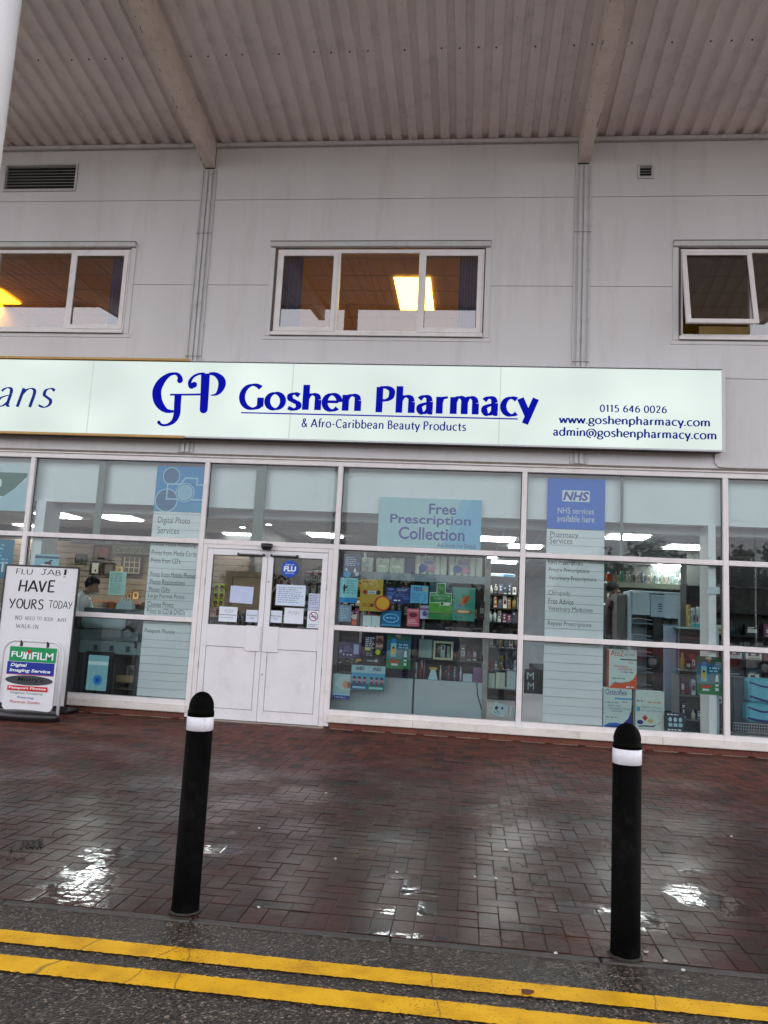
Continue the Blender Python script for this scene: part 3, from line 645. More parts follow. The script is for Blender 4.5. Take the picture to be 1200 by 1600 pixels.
# raking steel beams: I sections with chipped cream paint
for bx in BEAMX:
    mb = MB(); hw = 0.083; D0 = 0.365
    def zb(y): return ZE + SLOPE * (-y)
    def slab(x0, x1, za, zc, y0=-0.012, y1=-LC + .02):
        vs = []
        for y in (y0, y1):
            for xx, zz in ((x0, za), (x1, za), (x1, zc), (x0, zc)): vs.append((xx, y, zb(y) + zz))
        mb.add(vs, [(0, 1, 2, 3), (7, 6, 5, 4), (0, 4, 5, 1), (1, 5, 6, 2), (2, 6, 7, 3), (3, 7, 4, 0)], M_beam)
    slab(bx - hw, bx + hw, -D0, -D0 + .022); slab(bx - .006, bx + .006, -D0 + .0221, -.004); slab(bx - hw, bx + hw, -.025, -.003)
    # the web is boxed in a little inside the flange edge
    slab(bx - hw + .012, bx + hw - .012, -D0 + .0222, -.0252)
    mb.box(bx - .13, bx + .13, -.011, -.0345, 7.64, 8.04, M_beam, .003) if False else None
    o = mb.build('canopy_beam', B)
    ch = MB()
    for k in range(46):
        y = -abs(rnd.uniform(0.1, 4.2)); s_ = rnd.choice((-1, 1)); l = rnd.uniform(.006, .03) if rnd.random() < .8 else rnd.uniform(.05, .13); wd = rnd.uniform(.003, .010)
        zz = zb(y) - D0 - .0008; xe = bx + s_ * (hw - wd * .4)
        pts = [(xe + rnd.uniform(-1, 1) * wd, y + l * t, zz - SLOPE * l * t) for t in (0, .3, .6, 1)]
        pts2 = [(p[0] - s_ * wd * rnd.uniform(.5, 1.3), p[1], p[2]) for p in pts[::-1]]
        ch.add(pts + pts2, [tuple(range(8))], M_chip)
        if rnd.random() < .5:
            xs_ = bx + s_ * (hw + .0007); ch.add([(xs_, y, zb(y) - D0 + .001), (xs_, y + l, zb(y + l) - D0 + .001), (xs_, y + l, zb(y + l) - D0 + .001 + wd), (xs_, y, zb(y) - D0 + .001 + wd * .6)], [(0, 1, 2, 3)], M_chip)
    ch.build('paint_chip', o, kind='stuff')
mb = MB(); mb.lathe([(.155, 0), (.155, 8.4)], -2.862, -6.40, M_white, 32); mb.lathe([(.24, 0.002), (.24, .02)], -2.862, -6.40, M_white, 24); mb.build('canopy_column', B)

# vents
for (a, b, c, d) in VENTS:
    mb = MB(); f = .03 if b - a > .5 else .028
    for q in ((a, b, c, c + f), (a, b, d - f, d), (a, a + f, c + f, d - f), (b - f, b, c + f, d - f)): mb.box(q[0], q[1], -.022, .005, q[2], q[3], M_pil, .003)
    mb.box(a + f, b - f, .07, .075, c + f, d - f, M_dark)
    o = mb.build('vent_grille', B)
    n = 8 if b - a > .5 else 4
    for k in range(n):
        z = c + f + (d - c - 2 * f) * (k + .25) / n; s = MB()
        s.add([(a + f, -.012, z), (b - f, -.012, z), (b - f, .03, z + .028), (a + f, .03, z + .028), (a + f, -.012, z - .004), (b - f, -.012, z - .004), (b - f, .03, z + .024), (a + f, .03, z + .024)], [(0, 1, 2, 3), (4, 7, 6, 5), (0, 4, 5, 1)], M_pil)
        s.build('louvre', o)

# upper windows
def win(x0, x1, opened):
    mb = MB()
    z0, z1 = WZ0, WZ1
    # flashing surround
    mb.box(x0 - .03, x0 + .045, -.014, .02, z0 - .02, z1 - .06, M_clad, .003); mb.box(x1 - .045, x1 + .03, -.014, .02, z0 - .02, z1 - .06, M_clad, .003)
    mb.box(x0 - .06, x1 + .06, -.012, .02, z0 - .075, z0 - .021, M_clad, .003)
    mb.box(x0 - .02, x1 + .02, -.055, .02, z1 - .059, z1 + .012, M_pil, .004)                    # head drip
    mb.box(x0 - .024, x1 + .024, -.058, .02, z1 + .0125, z1 + .021, M_joint)
    fx0, fx1, fz0, fz1 = x0 + .08, x1 - .06, z0 + .02, z1 - .075
    for q in ((x0 + .046, fx0, z0, z1 - .062), (fx1, x1 - .046, z0, z1 - .062)): mb.box(q[0], q[1], .012, .09, q[2], q[3], M_joint)
    f = .055
    xs = [fx0, fx0 + (fx1 - fx0) * .305, fx0 + (fx1 - fx0) * .697, fx1]
    for q in ((fx0, fx1, fz0, fz0 + f), (fx0, fx1, fz1 - f, fz1), (fx0, fx0 + f * .5, fz0 + f, fz1 - f), (fx1 - f * .5, fx1, fz0 + f, fz1 - f)): mb.box(q[0], q[1], .012, .075, q[2], q[3], M_frame, .004)
    for xm in xs[1:3]: mb.box(xm - .018, xm + .018, .012, .075, fz0 + f, fz1 - f, M_frame, .003)
    o = mb.build('window', B)
    mb = MB(); mb.box(fx0 - .03, fx1 + .01, -.04, .03, z0 - .018, z0 + .034, M_frame, .005); mb.box(fx0 - .03, fx1 + .01, -.042, -.03, z0 - .024, z0 - .0185, M_joint); mb.build('sill', o)
    for i in range(3):
        a, b = xs[i] + (.028 if i == 0 else .019), xs[i + 1] - (.028 if i == 2 else .019)
        c, d = fz0 + f * .7, fz1 - f * .7
        if i != 1:
            s = MB(); t = .06
            swing = opened and i == 0
            if swing: a -= .02; c += .045; b += .03
            def P(x, y, z):
                if not swing: return (x, y, z)
                k = (d - z); return (x, y - k * .22, d - k * .975)
            def bar(xa, xb, za, zc):
                vs = [P(xa, .001, za), P(xb, .001, za), P(xb, .05, za), P(xa, .05, za), P(xa, .001, zc), P(xb, .001, zc), P(xb, .05, zc), P(xa, .05, zc)]
                s.add(vs, [(0, 3, 2, 1), (4, 5, 6, 7), (0, 1, 5, 4), (1, 2, 6, 5), (2, 3, 7, 6), (3, 0, 4, 7)], M_frame)
            bar(a, b, c, c + t); bar(a, b, d - t, d); bar(a, a + t, c + t, d - t); bar(b - t, b, c + t, d - t)
            s.build('sash', o)
            p = MB(); p.add([P(a + t, .03, c + t), P(b - t, .03, c + t), P(b - t, .03, d - t), P(a + t, .03, d - t)], [(0, 1, 2, 3)], M_glassu); p.build('pane', o)
            k = MB(); gk = .008
            for q in ((a + t, b - t, d - t - gk, d - t), (a + t, a + t + gk, c + t, d - t - gk), (b - t - gk, b - t, c + t, d - t - gk)):
                k.add([P(q[0], .028, q[2]), P(q[1], .028, q[2]), P(q[1], .028, q[3]), P(q[0], .028, q[3])], [(0, 1, 2, 3)], M_black)
            k.build('gasket', o)
        else:
            p = MB(); p.add([(a, .04, fz0 + f), (b, .04, fz0 + f), (b, .04, fz1 - f), (a, .04, fz1 - f)], [(0, 1, 2, 3)], M_glassu); p.build('pane', o)
for q in WINS: win(*q)

# rooms behind the upper windows
M_room = pbr('office_ceiling', (0.46, 0.23, 0.07), 0.8, 0.05, 3)
M_room2 = pbr('office_ceiling_olive', (0.26, 0.22, 0.115), 0.8, 0.05, 3)
M_carp = pbr('office_carpet', (.5, .44, .36), .9)
M_navy = pbr('navy_blind', (0.015, 0.024, 0.13), 0.8)
M_rwall = pbr('office_wall', (0.62, 0.52, 0.40), 0.8)
for (a, b, mt) in ((-9.0, -4.0, M_room), (-3.9, 1.3, M_room), (1.4, 6.6, M_room2)):
    mb = MB(); mb.box(a, b, .12, 6.5, 7.0, 7.05, mt)
    for k in range(1, 9): mb.box(a, b, .12 + k * .6, .125 + k * .6, 6.994, 6.9995, M_joint)
    k = a + .3
    while k < b: mb.box(k, k + .006, .12, 6.5, 6.992, 6.9985, M_joint); k += .6
    mb.build('office_ceiling', B)
    mb = MB(); mb.box(a, b, 6.5, 6.55, 4.2, 7.0, M_rwall); mb.box(a - .04, a, .12, 6.5, 4.2, 7.0, M_rwall); mb.box(b, b + .04, .12, 6.5, 4.2, 7.0, M_rwall); mb.box(a, b, .12, 6.5, 4.1, 4.2, M_carp); mb.build('office_wall', B)
for (a, b) in ((-5.33, -5.06), (-2.80, -2.50), (-.29, .06)):
    mb = MB(); n = 9
    for k in range(n):
        u0_, u1_ = a + (b - a) * k / n, a + (b - a) * (k + 1) / n
        mb.box(u0_, u1_ - .004, .14 + .012 * (k % 2), .15 + .012 * (k % 2), 5.25, 6.6, M_navy)
    mb.build('window_blind', B)
# clutter on the sill inside the open window
mb = MB(); mb.box(3.0, 3.7, .5, 1.0, 5.2, 5.62, pbr('carton', (.42, .27, .09), .7, .1), .004); mb.box(2.55, 5.6, .3, .45, 5.15, 5.40, pbr('wood_ledge', (.30, .17, .05), .6)); mb.build('window_ledge', B)

# ---------------- shopfront
mb = MB()
# head, rails, mullions, sill
mb.box(MX[0] - 4, XR, -.004, .10, ZH, 3.478, M_frame, .004)
mb.box(MX[0] - 4, XR, -.030, .10, 3.4785, 3.497, M_frame, .003)
M_ledge = pbr('grimy_ledge', (0.20, 0.165, 0.14), 0.8, 0.25, 8)
mb.box(MX[0] - 4, XR, -.022, .02, 3.4975, 3.529, M_ledge)
for i, xm in enumerate(MX):
    zb_ = .02 if i in (2, 3) else .165
    mb.box(xm - .034, xm + .034, -.006, .10, zb_, ZH - .0005, M_frame, .005)
for i in range(len(MX) - 1):
    a, b = MX[i] + .0345, MX[i + 1] - .0345
    door = i == 2
    mb.box(a, b, -.003, .098, ZT1 - .033, ZT1 + .033, M_frame, .005)
    if not door:
        mb.box(a, b, -.003, .098, ZT2 - .033, ZT2 + .033, M_frame, .005)
        mb.box(a, b, -.003, .098, .165, ZB, M_frame, .004)
# door frame
mb.box(-3.575, -3.512, .002, .09, .012, 2.2965, M_frame, .006); mb.box(-1.862, -1.8005, .002, .09, .012, 2.2965, M_frame, .006)
mb.box(-3.5115, -1.8625, .002, .09, 2.245, 2.2965, M_frame, .004)
mb.build('shopfront_frame', B)
for (a, b) in ((MX[0] - 4, MX[2] - .02), (MX[3] + .02, XR)):
    mb = MB(); mb.box(a, b, -.055, .09, .076, .1645, M_sill, .008)
    x = a + 1.1
    while x < b: mb.box(x, x + .004, -.0562, -.054, .078, .162, M_joint); x += 3.05
    mb.build('shopfront_sill', B)
# brick plinth
def brick_mat():
    m, n, N, L = new_mat('plinth_brick')
    out = N.new('ShaderNodeOutputMaterial'); p = N.new('ShaderNodeBsdfPrincipled'); L.new(p.outputs[0], out.inputs[0])
    ge = N.new('ShaderNodeNewGeometry'); tc = N.new('ShaderNodeTexCoord'); nz = N.new('ShaderNodeTexNoise'); nz.inputs['Scale'].default_value = 25; nz.inputs['Detail'].default_value = 6; L.new(tc.outputs['Object'], nz.inputs['Vector'])
    r = ramp(N, [(0, (0.19, 0.055, 0.034)), (.5, (0.25, 0.075, 0.042)), (1, (0.20, 0.048, 0.038))]); L.new(ge.outputs['Random Per Island'], r.inputs[0])
    mx = N.new('ShaderNodeMix'); mx.data_type = 'RGBA'; mx.blend_type = 'MULTIPLY'; mx.inputs[0].default_value = .6; L.new(r.outputs[0], mx.inputs[6]); L.new(nz.outputs[0], mx.inputs[7]); L.new(mx.outputs[2], p.inputs['Base Color']); p.inputs['Roughness'].default_value = .7
    return m
M_brick = brick_mat(); M_mort = pbr('mortar', (0.30, 0.22, 0.17), 0.9, .2, 20)
mb = MB()
for (a, b) in ((MX[0] - 4, MX[2] - .03), (MX[3] + .04, XR)):
    mb.box(a, b, .012, .09, -.05, .076, M_mort)
    x = a
    while x < b: mb.box(x + .004, min(x + .221, b), -.004 + rnd.uniform(0, .003), .0119, .001, .0735, M_brick, .004); x += .225
    mb.box(a, b, -.010, .0118, -.052, -.001, M_mort)
mb.build('brick_plinth', B)
# panes
for i in range(len(MX) - 1):
    a, b = MX[i] + .035, MX[i + 1] - .035
    lev = [(ZT1 + .034, ZH)] if i == 2 else [(ZT1 + .034, ZH), (ZT2 + .034, ZT1 - .034), (ZB, ZT2 - .034)]
    for c, d in lev:
        mb = MB(); mb.add([(a, .05, c), (b, .05, c), (b, .05, d), (a, .05, d)], [(0, 1, 2, 3)], M_glass); mb.build('glass_pane', B)
        k = MB(); gk = .009
        for q in ((a - .001, b + .001, d - gk, d + .001), (a - .001, a + gk, c, d - gk), (b - gk, b + .001, c, d - gk)): k.box(q[0], q[1], .044, .049, q[2], q[3], M_black)
        k.build('gasket', B)
# doors
def door(x0, x1, hinge, gx0, gx1, px0, px1):
    mb = MB(); z0, z1 = .018, 2.24; y0, y1 = .008, .055
    gz0, gz1 = 1.235, 2.158
    lz0, lz1 = .155, .952
    for q in ((x0, gx0, z0, z1), (gx1, x1, z0, z1), (gx0, gx1, gz1, z1), (gx0, gx1, lz1, gz0), (gx0, gx1, z0, lz0)): mb.box(q[0], q[1], y0, y1, q[2], q[3], M_door, .004)
    o = mb.build('door', B)
    p = MB(); p.box(gx0 + .006, gx1 - .006, y0 + .004, y1 - .004, lz0 + .006, lz1 - .006, M_door, .003); p.build('kick_panel', o)
    p = MB(); p.box(gx0, gx1, .030, .034, lz0, lz1, M_joint); p.build('panel_recess', o)
    p = MB(); p.add([(gx0, .036, gz0), (gx1, .036, gz0), (gx1, .036, gz1), (gx0, .036, gz1)], [(0, 1, 2, 3)], M_glassd); p.build('glass', o)
    p = MB()
    for q in ((gx0 - .001, gx1 + .001, gz1 - .008, gz1 + .001), (gx0 - .001, gx0 + .010, gz0, gz1 - .008), (gx0, gx1, gz0 - .001, gz0 + .010)): p.box(q[0], q[1], .026, .033, q[2], q[3], M_black)
    p.build('gasket', o)
    p = MB(); p.box(px0, px1, -.012, .0078, .912, 1.242, M_door, .004); p.build('push_plate', o)
    c0, c1 = (gx1 - .34, gx1 + .04) if hinge < 0 else (gx0 - .04, gx0 + .34)
    p = MB(); p.box(c0, c1, -.03, .0078, 2.160, 2.195, M_black, .008); p.box(c0 + .03, c1 - .03, -.034, -.0302, 2.180, 2.194, M_steel); p.build('closer', o)
    for z in (1.83, .62):
        xx = gx1 + .045 if hinge < 0 else gx0 - .045
        p = MB(); hx_ = x0 - .012 if hinge < 0 else x1 + .002; p.box(hx_, hx_ + .010, -.004, .012, z * .9 + .1, z * .9 + .19, M_steel, .003); p.build('hinge', o)
        if hinge > 0: p = MB(); p.lathe([(.012, -.006), (.012, .004)], 0, 0, M_steel, 12); p.v = [(xx + v[0], .006 + v[2], z + v[1]) for v in p.v]; p.build('lock_cylinder', o)
door(-3.508, -2.681, -1, -3.430, -2.752, -2.905, -2.700)
door(-2.676, -1.866, 1, -2.600, -1.940, -2.662, -2.462)
mb = MB(); mb.lathe([(.02, -.075), (.055, -.066), (.078, -.03), (.080, .015)], -2.685, -.065, M_black, 20, 2.31); mb.build('door_sensor', B)
mb = MB(); mb.box(-3.60, -1.78, -.05, .10, -.02, .011, pbr('threshold', (.30, .26, .22), .5), .004); mb.build('door_threshold', B)
# conduit under the sign end
mb = MB(); mb.tube([(3.045, -.012, 3.72), (3.05, -.012, 3.60), (3.09, -.012, 3.555), (3.2, -.012, 3.545), (XR, -.012, 3.55)], .012, M_pil); mb.build('conduit', B)

# ---------------- interior shell
YB = 13.0
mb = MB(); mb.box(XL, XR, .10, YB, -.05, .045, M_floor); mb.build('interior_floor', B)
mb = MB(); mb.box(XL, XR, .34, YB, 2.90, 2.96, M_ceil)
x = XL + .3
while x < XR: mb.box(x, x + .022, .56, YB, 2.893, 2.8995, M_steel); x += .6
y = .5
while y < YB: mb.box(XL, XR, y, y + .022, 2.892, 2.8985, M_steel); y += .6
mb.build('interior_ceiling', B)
mb = MB(); mb.box(XL, XR, .19, .33, 2.82, 3.48, M_intw); mb.build('bulkhead', B)
mb = MB(); mb.box(XL, XR, .55, .70, 2.74, 2.899, M_intw); mb.box(XL, XR, .332, .549, 2.86, 2.899, pbr('reveal_grey', (.30, .31, .33), .7)); mb.build('inner_bulkhead', B)
mb = MB(); mb.box(XL, XR, YB, YB + .05, .045, 2.95, pbr('back_wall', (.55, .60, .66), .7)); mb.box(XL - .05, XL, .1, YB, 0, 3.5, M_intw); mb.box(XR, XR + .05, .1, YB, 0, 3.5, M_intw); mb.build('interior_wall', B)
M_slat = pbr('slatwall', (.25, .19, .13), .55, .06, 5)
mb = MB(); zz = .05
while zz < 2.55: mb.box(-9.6, -3.6, 4.40, 4.425, zz, zz + .105, M_slat, .004); zz += .112
mb.box(-9.6, -3.6, 4.426, 4.50, .045, 2.9, M_dark); mb.build('slat_wall', B)
M_part = pbr('partition', (.34, .33, .32), .7)
mb = MB(); mb.box(-3.62, -3.52, 2.4, 9.0, .045, 2.9, M_part); mb.build('partition_wall', B)
# white reveal pier behind the first mullion, dark strips standing in for columns mirrored in the glass
mb = MB(); mb.box(-6.08, -5.94, .12, .54, .045, 2.82, M_intw); mb.build('interior_pier', B)
mb = MB(); mb.box(3.00, 3.09, .12, .50, .045, 2.82, M_intw); mb.build('interior_pier', B)
M_refl_strip = pbr('reflection_grey', (.17, .20, .18), .5)
for a, b in ((-5.19, -5.09), (-2.94, -2.80), (1.90, 1.935)):
    mb = MB(); mb.box(a, b, .104, .109, 2.37, 3.41, M_refl_strip) if False else mb.box(a, b, .075, .100, 2.34, 3.41, M_refl_strip); mb.build('reflection_strip', B)

# ================================================================== FASCIA SIGN
YS = -0.22
S = empty('fascia_sign', (0, YS, 3.7), 'long backlit white fascia lightbox with blue pharmacy lettering above the shopfront', 'shop sign')
M_face = emit('sign_face', (0.795, 0.895, 0.85), 0.97 * LIT, 0.09, 0.9)
M_blue = emit('sign_blue', lin((14, 22, 172)), 0.9 * LIT)
M_blue2 = emit('sign_blue_small', lin((30, 48, 140)), 0.9 * LIT)
M_gold = pbr('gold_trim', (0.50, 0.28, 0.05), 0.35, .1, 5)
M_alu = pbr('alu_trim', (0.60, 0.61, 0.64), 0.35, .04, 5)
sz0, sz1, sxr = 3.722, 4.752, 3.085
mb = MB(); mb.box(XL, sxr, YS + .012, -.04, sz0 - .012, sz1 + .012, M_black); mb.build('housing', S)
mb = MB(); mb.add([(XL, YS, sz0), (sxr - .012, YS, sz0), (sxr - .012, YS, sz1), (XL, YS, sz1)], [(0, 1, 2, 3)], M_face); mb.build('face_panel', S)
xg = at(296, 566, YS)[0]; xg2 = at(288, 681, YS)[0]
mb = MB(); mb.box(XL, xg, YS - .02, -.04, sz1 + .0125, sz1 + .045, M_gold, .004); mb.box(XL, xg2, YS - .02, YS + .01, sz0 - .035, sz0 - .0005, M_gold, .004); mb.build('gold_trim', S)
mb = MB(); mb.box(xg + .002, sxr + .03, YS - .006, -.04, sz1 + .0005 + .012, sz1 + .026, M_alu, .003); mb.box(xg2 + .002, sxr + .03, YS - .006, YS + .01, sz0 - .024, sz0 - .0005, M_alu, .003)
mb.box(sxr - .011, sxr + .03, YS - .007, -.04, sz0 - .0002, sz1 + .0122, M_alu, .003); mb.build('silver_trim', S)
M_seam = emit('sign_seam', (0.60, 0.66, 0.62), 1.0 * LIT)
mb = MB()
for pxs in (140, 455, 781):
    mb = MB(); xx = at(pxs, 630, YS)[0]; mb.add([(xx - .007, YS - .0006, sz0), (xx + .007, YS - .0006, sz0), (xx + .007, YS - .0006, sz1), (xx - .007, YS - .0006, sz1)], [(0, 1, 2, 3)], M_seam); mb.build('panel_seam', S)

yl = YS - .002
def srect(a, b, c, d): return rect(a, b, c, d, yl)
def sp(a, b, Y=None): return at(a, b, yl if Y is None else Y)
mb = MB()
x0, z0, x1, z1 = srect(374, 599.5, 840, 655.5)
# the two words are set apart so their ink lands where the photograph has it
def word(mb, s, a, b, base0, base1, capz, dz, **k): pass
xa = sp(373.5, 620)[0]; xb = sp(565, 620)[0]; xc = sp(587.5, 625)[0]; xd = sp(842, 630)[0]
base = sp(470, 642)[1]
capG = sp(395, 598.5)[1] - sp(395, 638.5)[1]
pen_text(mb, 'Goshen', xa, base - .005, xb, base + capG * 1.03, yl, M_blue, thick=.162, thin=.060)
mb2 = MB(); pen_text(mb2, 'Pharmacy', xc, base - capG * .335, xd, base + capG * 1.03, yl, M_blue, thick=.162, thin=.060)
mb.add(mb2.v, mb2.f, M_blue)
ux0, uz = sp(377, 640.2); ux1, _ = sp(809, 651.5)
uz = base - .043
mb.add([(ux0, yl, uz - .009), (ux1, yl, uz - .009), (ux1, yl, uz + .009), (ux0, yl, uz + .009)], [(0, 1, 2, 3)], M_blue)
mb.build('lettering', S)
mb = MB()
a = srect(471, 655, 728.5, 675)
pen_text(mb, '& Afro-Caribbean Beauty Products', a[0], sp(600, 674.5)[1], a[2], sp(600, 656)[1], yl, M_blue2, thick=.125, thin=.065, track=.03)
mb.build('lettering', S); mb = MB(); a = srect(937, 632, 1042, 645); pen_text(mb, '0115 646 0026', a[0], sp(990, 645)[1], a[2], sp(990, 633)[1], yl, M_blue2, thick=.135, thin=.07, track=.05)
mb.build('lettering', S); mb = MB(); a = srect(873, 650, 1109.5, 668); pen_text(mb, 'www.goshenpharmacy.com', a[0], sp(990, 668)[1], a[2], sp(990, 650.5)[1], yl, M_blue2, thick=.14, thin=.07, track=.012)
mb.build('lettering', S); mb = MB(); a = srect(864, 669, 1119.5, 688); pen_text(mb, 'admin@goshenpharmacy.com', a[0], sp(990, 688)[1], a[2], sp(990, 670)[1], yl, M_blue2, thick=.14, thin=.07, track=.012)
mb.build('lettering', S)
mb = MB()
a0_, b0_ = sp(-5, 622)[0], sp(85.5, 622)[0]
pen_text(mb, 'ans', a0_, sp(40, 637)[1], b0_, sp(40, 605)[1], yl, M_blue2, thick=.085, thin=.022, slant=.26, flare=.0, track=.03)
mb.build('lettering', S)
# monogram
mb = MB(); K6 = (sp(420, 640)[0] - sp(320, 640)[0]) / 100.0
def gp(pts): 
    out = []
    for X, Y, Wd in pts:
        x, z = sp(220 + X / 6, 560 + Y / 6); out.append((x, z, Wd / 6 * K6))
    return out
wstroke(mb, gp([(372, 212, 50), (366, 178, 44), (345, 150, 32), (308, 143, 26), (255, 160, 42), (192, 218, 72), (152, 300, 86), (158, 390, 84), (195, 455, 66), (245, 492, 40), (308, 497, 24)]), yl, M_blue)
wstroke(mb, gp([(350, 342, 68), (344, 430, 66), (338, 520, 64), (312, 582, 48), (262, 618, 28), (212, 626, 22), (178, 612, 26), (163, 588, 20)]), yl - .0004, M_blue)
wstroke(mb, gp([(274, 340, 18), (420, 340, 18), (560, 338, 18)]), yl - .0008, M_blue)
wstroke(mb, gp([(607, 142, 84), (600, 300, 80), (590, 478, 76)]), yl - .0012, M_blue)
wstroke(mb, gp([(640, 143, 24), (700, 150, 40), (750, 192, 66), (762, 242, 72), (742, 300, 54), (705, 338, 24), (654, 345, 8)]), yl - .0016, M_blue)
wstroke(mb, gp([(600, 143, 22), (540, 148, 22), (490, 175, 26), (460, 220, 34), (468, 262, 40), (492, 262, 44)]), yl - .002, M_blue)
for X, Y, r_ in ((368, 206, 28), (590, 478, 38), (500, 248, 29), (170, 600, 17)):
    x, z = sp(220 + X / 6, 560 + Y / 6); mb.ell(x, z, r_ / 6 * K6, r_ / 6 * K6, yl - .0024, M_blue)
mb.build('monogram', S)

# ================================================================== POSTERS AND NOTICES
def draw(arts, x0, z0, W, H, Y):
    pr = MB(); tx = MB(); k = 1
    for a in arts:
        y = Y - .0006 * k; k += 1
        if a[0] == 'r': pr.poly([(x0 + a[1] * W, z0 + a[2] * H), (x0 + a[3] * W, z0 + a[2] * H), (x0 + a[3] * W, z0 + a[4] * H), (x0 + a[1] * W, z0 + a[4] * H)], y, a[5])
        elif a[0] == 'p': pr.poly([(x0 + u * W, z0 + v * H) for u, v in a[1]], y, a[2])
        elif a[0] == 'e': pr.ell(x0 + a[1] * W, z0 + a[2] * H, a[3] * W, a[4] * H, y, a[5])
        elif a[0] == 'l': wstroke(pr, [(x0 + u * W, z0 + v * H, wd * H) for u, v, wd in a[1]], y, a[2])
        elif a[0] == 't': text(tx, a[5], x0 + a[1] * W, z0 + a[2] * H, x0 + a[3] * W, z0 + a[4] * H, y, a[6], *(a[7:]))
        elif a[0] == 'w': pen_text(tx, a[5], x0 + a[1] * W, z0 + a[2] * H, x0 + a[3] * W, z0 + a[4] * H, y, a[6], *(a[7:]))
        elif a[0] == 'h':                          # lines of small writing, too small to read in the photograph
            _, u0_, v0_, u1_, v1_, n, mt = a
            for q in range(n):
                z = z0 + (v1_ - (q + .5) * (v1_ - v0_) / n) * H; hh = (v1_ - v0_) * H / n * .26; x = x0 + u0_ * W; xe = x0 + (u1_ - rnd.uniform(0, .3) * (u1_ - u0_)) * W
                while x < xe:
                    l = rnd.uniform(.25, 1.0) * hh * 7; pr.poly([(x, z - hh), (min(x + l, xe), z - hh), (min(x + l, xe), z + hh * rnd.uniform(.5, 1)), (x, z + hh)], y, mt); x += l + hh * 1.6
    return pr, tx
def poster(name, label, cat, r, bg, arts=(), Y=0.075, group=None, th=.003, tilt=0.0, px=True, parent=None):
    """thin printed sheet with its artwork; arts in unit coordinates, u to the right, v upward"""
    x0, z0, x1, z1 = rect(*r, Y) if px else r
    W, H = x1 - x0, z1 - z0
    cx, cz = (x0 + x1) / 2, (z0 + z1) / 2
    mb = MB(); mb.box(x0, x1, Y, Y + th, z0, z1, bg)
    o = mb.build(name, loc=(cx, Y, cz), label=label, cat=cat, group=group)
    pr, tx = draw(arts, x0, z0, W, H, Y)
    if pr.v: pr.build('artwork', o)
    if tx.v: tx.build('lettering', o)
    if tilt: o.rotation_euler.y = R(tilt)
    return o
WH = C(232, 240, 242); INK = C(38, 44, 60); GREYT = C(112, 130, 138); PALE = C(206, 226, 230)
# far left pane
poster('window_poster', 'white poster with green and purple diagonal bands in the far left top pane', 'poster', (-120, 722, 46, 796), C(212, 226, 230), [
    ('p', [(0, .30), (.80, .30), (.97, .73), (.97, .80), (0, .80)], C(44, 112, 96)), ('p', [(0, .06), (.60, .06), (.74, .26), (0, .26)], C(62, 62, 128)), ('r', 0, .0, .56, .05, C(170, 60, 90)), ('p', [(.60, .0), (.97, .0), (.97, .65)], C(180, 215, 225)), ('t', .55, .5, .74, .68, 'n', WH, .02)])
poster('window_poster', 'teal blue poster with white writing beside the flu board', 'poster', (-60, 842, 20, 902), C(22, 128, 160), [('h', .1, .35, .95, .9, 6, C(120, 200, 220)), ('r', .80, .16, .84, .42, WH), ('r', .87, .16, .91, .42, WH)])
# seabird notice peeking over the board
poster('window_notice', 'small pale blue notice with a dark bird on it, above the flu board', 'notice', (54, 866, 92, 890), C(150, 205, 218), [('r', 0, .72, 1, .88, C(60, 92, 120)), ('r', 0, 0, 1, .3, C(110, 180, 205)), ('p', [(.45, .28), (.7, .28), (.68, .55), (.78, .62), (.66, .66), (.60, .56), (.48, .5), (.40, .48)], C(16, 20, 30))])
poster('window_notice', 'pale green price list taped to the glass left of the photo services panel', 'notice', (170, 893, 196.5, 930), C(186, 222, 208), [('h', .1, .06, .9, .5, 9, C(120, 160, 158)), ('h', .08, .55, .28, .95, 7, C(96, 140, 150)), ('h', .33, .55, .53, .95, 7, C(96, 140, 150)), ('h', .58, .55, .78, .95, 7, C(96, 140, 150))])
